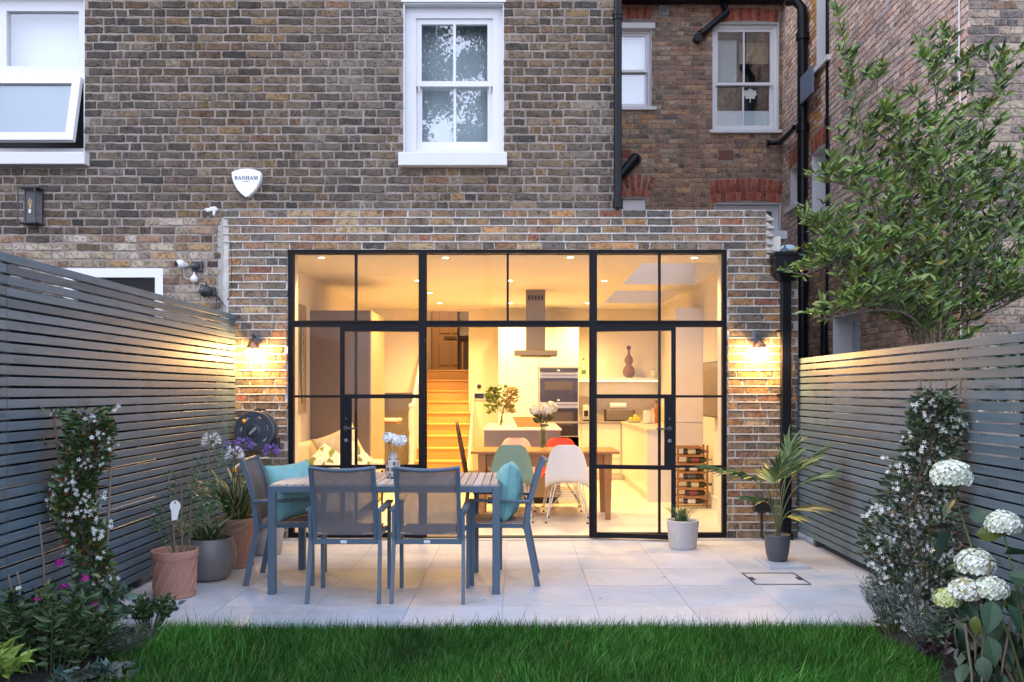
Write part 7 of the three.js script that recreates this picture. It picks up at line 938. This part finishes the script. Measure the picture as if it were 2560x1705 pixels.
// multi-stemmed tree over the right fence
{
  const t = thing('leafy_tree', 'multi-stemmed leafy green tree rising behind the right fence', 'tree', [3.42, 0, 1.15]), r = RNG(401), z0 = 1.15, trunk = new GB(), br = [], L = [];
  const P = (px, py, dz) => { const z = z0 + dz; return V(X(px, z) - 3.42, Y(py, z), dz); }, base = V(0, 0.0, 0);
  const limbs = [[[2300, 800, 0.0], [2230, 640, 0.05], [2170, 420, 0.1], [2140, 230, 0.05], [2090, 20, 0.1]], [[2320, 780, 0.1], [2290, 560, 0.15], [2255, 360, 0.2], [2210, 260, 0.2]], [[2340, 780, -0.1], [2330, 560, 0.0], [2335, 330, 0.1], [2350, 170, 0.1], [2360, 60, 0.1]], [[2360, 770, 0.0], [2410, 560, 0.1], [2450, 360, 0.15], [2490, 210, 0.2], [2505, 120, 0.2]], [[2370, 790, 0.2], [2470, 640, 0.3], [2540, 480, 0.35], [2590, 330, 0.35]], [[2290, 830, 0.1], [2180, 720, 0.25], [2090, 610, 0.35], [2030, 560, 0.4]], [[2280, 850, 0.15], [2190, 740, 0.35], [2110, 660, 0.45], [2000, 690, 0.5]], [[2310, 820, 0.2], [2240, 620, 0.4], [2150, 480, 0.5], [2060, 450, 0.5]], [[2380, 830, 0.1], [2520, 760, 0.3], [2600, 690, 0.4]], [[2330, 800, -0.3], [2300, 600, -0.3], [2270, 480, -0.3], [2280, 380, -0.3]], [[2350, 800, -0.3], [2400, 620, -0.35], [2430, 480, -0.4], [2470, 420, -0.4]], [[2350, 790, 0.3], [2380, 560, 0.45], [2370, 430, 0.5], [2400, 330, 0.5]], [[2320, 850, 0.3], [2250, 780, 0.5], [2150, 780, 0.6], [2060, 800, 0.6]], [[2390, 820, 0.0], [2480, 700, 0.0], [2560, 560, 0.0], [2600, 420, 0.0]], [[2300, 840, 0.2], [2200, 800, 0.4], [2120, 700, 0.5], [2060, 630, 0.5]]];
  const lg = [leafGeo(0.098, 0.030, 0.28, 0.18, 4), leafGeo(0.07, 0.025, 0.3, 0.28, 4), leafGeo(0.11, 0.034, 0.25, 0.3, 4)], cols = [[0.075, 0.140, 0.022], [0.11, 0.19, 0.030], [0.16, 0.25, 0.038], [0.036, 0.072, 0.022], [0.15, 0.21, 0.04], [0.20, 0.16, 0.025], [0.032, 0.060, 0.02]], lm = cols.map((c) => leafMat(c, 0.38));
  const tuft = (p, d, n, spread, fresh) => { for (let k = 0; k < n; k++) { const a = k * 2.4 + r(), q = d.clone().normalize().multiplyScalar(0.5 + 0.5 * r()).add(V(Math.cos(a), 0.15 * (r() - 0.3), Math.sin(a)).multiplyScalar(0.9)); L.push({ m: mat4(p.clone().add(d.clone().multiplyScalar(-r() * spread)), toward(q, Math.PI + (r() - 0.5)), V(1, 1, 1).multiplyScalar(0.55 + 0.65 * r())), g: k, c: r() < fresh ? 4 : r() < 0.05 ? 5 : [0, 1, 2, 3, 6, 0, 1][Math.floor(r() * 7)] }); } };
  const twig = (p, d, len, depth) => { const e = p.clone().add(d.clone().multiplyScalar(len)).add(V((r() - 0.5) * 0.05, 0.03, (r() - 0.5) * 0.05)), mid = p.clone().lerp(e, 0.5).add(V(0, -0.01, 0)); br.push([[p, mid, e], 0.0045, 0.002]); tuft(e, d, 6, 0.06, depth ? 0.15 : 0.3); tuft(p.clone().lerp(e, 0.55), d, 3, 0.06, 0.05); if (depth) for (let k = 0; k < 2; k++) twig(p.clone().lerp(e, 0.35 + 0.4 * r()), d.clone().add(V(r() - 0.5, r() * 0.5 - 0.1, r() - 0.5).multiplyScalar(1.5)).normalize(), len * (0.5 + 0.3 * r()), depth - 1); };
  limbs.forEach((lb, li) => { const c = new THREE.CatmullRomCurve3([base.clone().add(V((lb[0][0] - 2335) / 300 + (r() - 0.5) * 0.1, 0, (r() - 0.5) * 0.2)), ...lb.map((p) => P(...p))]); br.push([c.getPoints(16), 0.0135 - 0.0002 * li, 0.0035]); const n = 35; for (let i = 0; i < n; i++) { const q = 0.24 + 0.76 * (i + r() * 0.6) / n; if (q > 1) continue; const p = c.getPoint(Math.min(1, q)), tg = c.getTangent(Math.min(1, q)), a = i * 2.4 + li; const top = q > 0.86, d = V(Math.cos(a), 0.35 + 0.3 * r(), Math.sin(a)).add(tg.clone().multiplyScalar(top ? 0.9 : 0.3)).normalize(); if (top && lb[lb.length - 1][1] < 300) { tuft(p, d, 4, 0.05, 0.25); tuft(p, d, 2, 0.12, 0.1); } else twig(p, d, 0.14 + 0.26 * r() * (1.25 - q), q < 0.85 && r() < 0.75 ? 1 : 0); } tuft(c.getPoint(1), c.getTangent(1), 8, 0.04, 0.4); });
  const main = br.slice().sort((a, b) => b[1] - a[1]).slice(0, 15); main.forEach(([p, a, b]) => new GB().tube(p, a, b, 7).put('trunk', M.bark, t)); const tw = new GB(); br.filter((x) => !main.includes(x)).forEach(([p, a, b]) => tw.tube(p, a, b, 4)); tw.put('twigs', M.bark, t).userData.kind = 'stuff';
  leaves(t, L, lg, lm); console.log('tree leaves', L.length);
}
// low laurel behind the right fence, glimpsed over its top at the edge
bush('laurel_hedge', 'dense dark laurel leaves showing over the right fence top at the edge', [3.45, 1.2, 2.45], 900, [0.5, 0.62, 0.6], [leafGeo(0.1, 0.035, 0.25, 0.3), leafGeo(0.085, 0.032, 0.25, 0.3)], [[0.035, 0.075, 0.035], [0.05, 0.10, 0.045], [0.03, 0.06, 0.03], [0.07, 0.12, 0.07]], 405, { stems: 40, from: 0.3, loose: 0.06, cat: 'hedge' });

// tall trees behind the garden, mirrored in the upper windows
{
  const r = RNG(501), lg = leafGeo(0.17, 0.11, 0.2, 0.2, 2), m = leafMat([0.13, 0.17, 0.15], 0.9), crown = (H, R) => { const g = new GB(), blobs = [...Array(40)].map(() => { const y = r(), a = r() * 6.3, q = R * Math.sqrt(Math.max(0.08, Math.sin(Math.PI * (0.12 + 0.86 * y)))) * (0.25 + 0.8 * r()); return [Math.cos(a) * q, H * (0.62 + 0.42 * y), Math.sin(a) * q, 0.45 + 0.4 * r()]; }); for (const [x, y, z, s] of blobs) for (let i = 0; i < 260; i++) { const d = V(r() - 0.5, r() - 0.5, r() - 0.5).normalize().multiplyScalar(s * r() ** 0.5); g.add(lg, mat4(V(x, y, z).add(d), toward(V(r() - 0.5, r() - 0.3, r() - 0.5), r() * 6), V(1, 1, 1).multiplyScalar(0.7 + 0.6 * r()))); } return g.geo(); };
  const tree = (label, x, z, H, R) => { const t = thing('garden_tree', label, 'tree', [x, 0, z]); new GB().tube([[0, 0, 0], [0.1, H * 0.4, 0], [0, H * 0.92, 0.1]], 0.24, 0.05, 10).put('trunk', M.bark, t); for (let i = 0; i < 7; i++) { const a = i * 0.9, y = H * (0.3 + 0.07 * i); new GB().tube([[0.05, y, 0], [Math.cos(a) * R * 0.7, y + H * 0.14, Math.sin(a) * R * 0.7]], 0.07, 0.02, 7).put('limb', M.bark, t); } part('crown', crown(H, R), m, t).userData.kind = 'stuff'; return t; };
  tree('tall tree whose reflection fills the left panes of the middle sash window', -3.5, 22, 15.5, 1.15); tree('slimmer tall tree reflected in the right panes of the middle sash window', -1.2, 24, 16.0, 1.1); tree('broad tree reflected at the edge of the left casement window', -12.2, 24, 16.5, 2.0); tree('tree reflected in the narrow sash window beside the downpipe', 3.6, 26, 13.0, 2.0);
}
camera.updateProjectionMatrix();
renderer.setSize(1024, 682);
renderer.render(scene, camera);
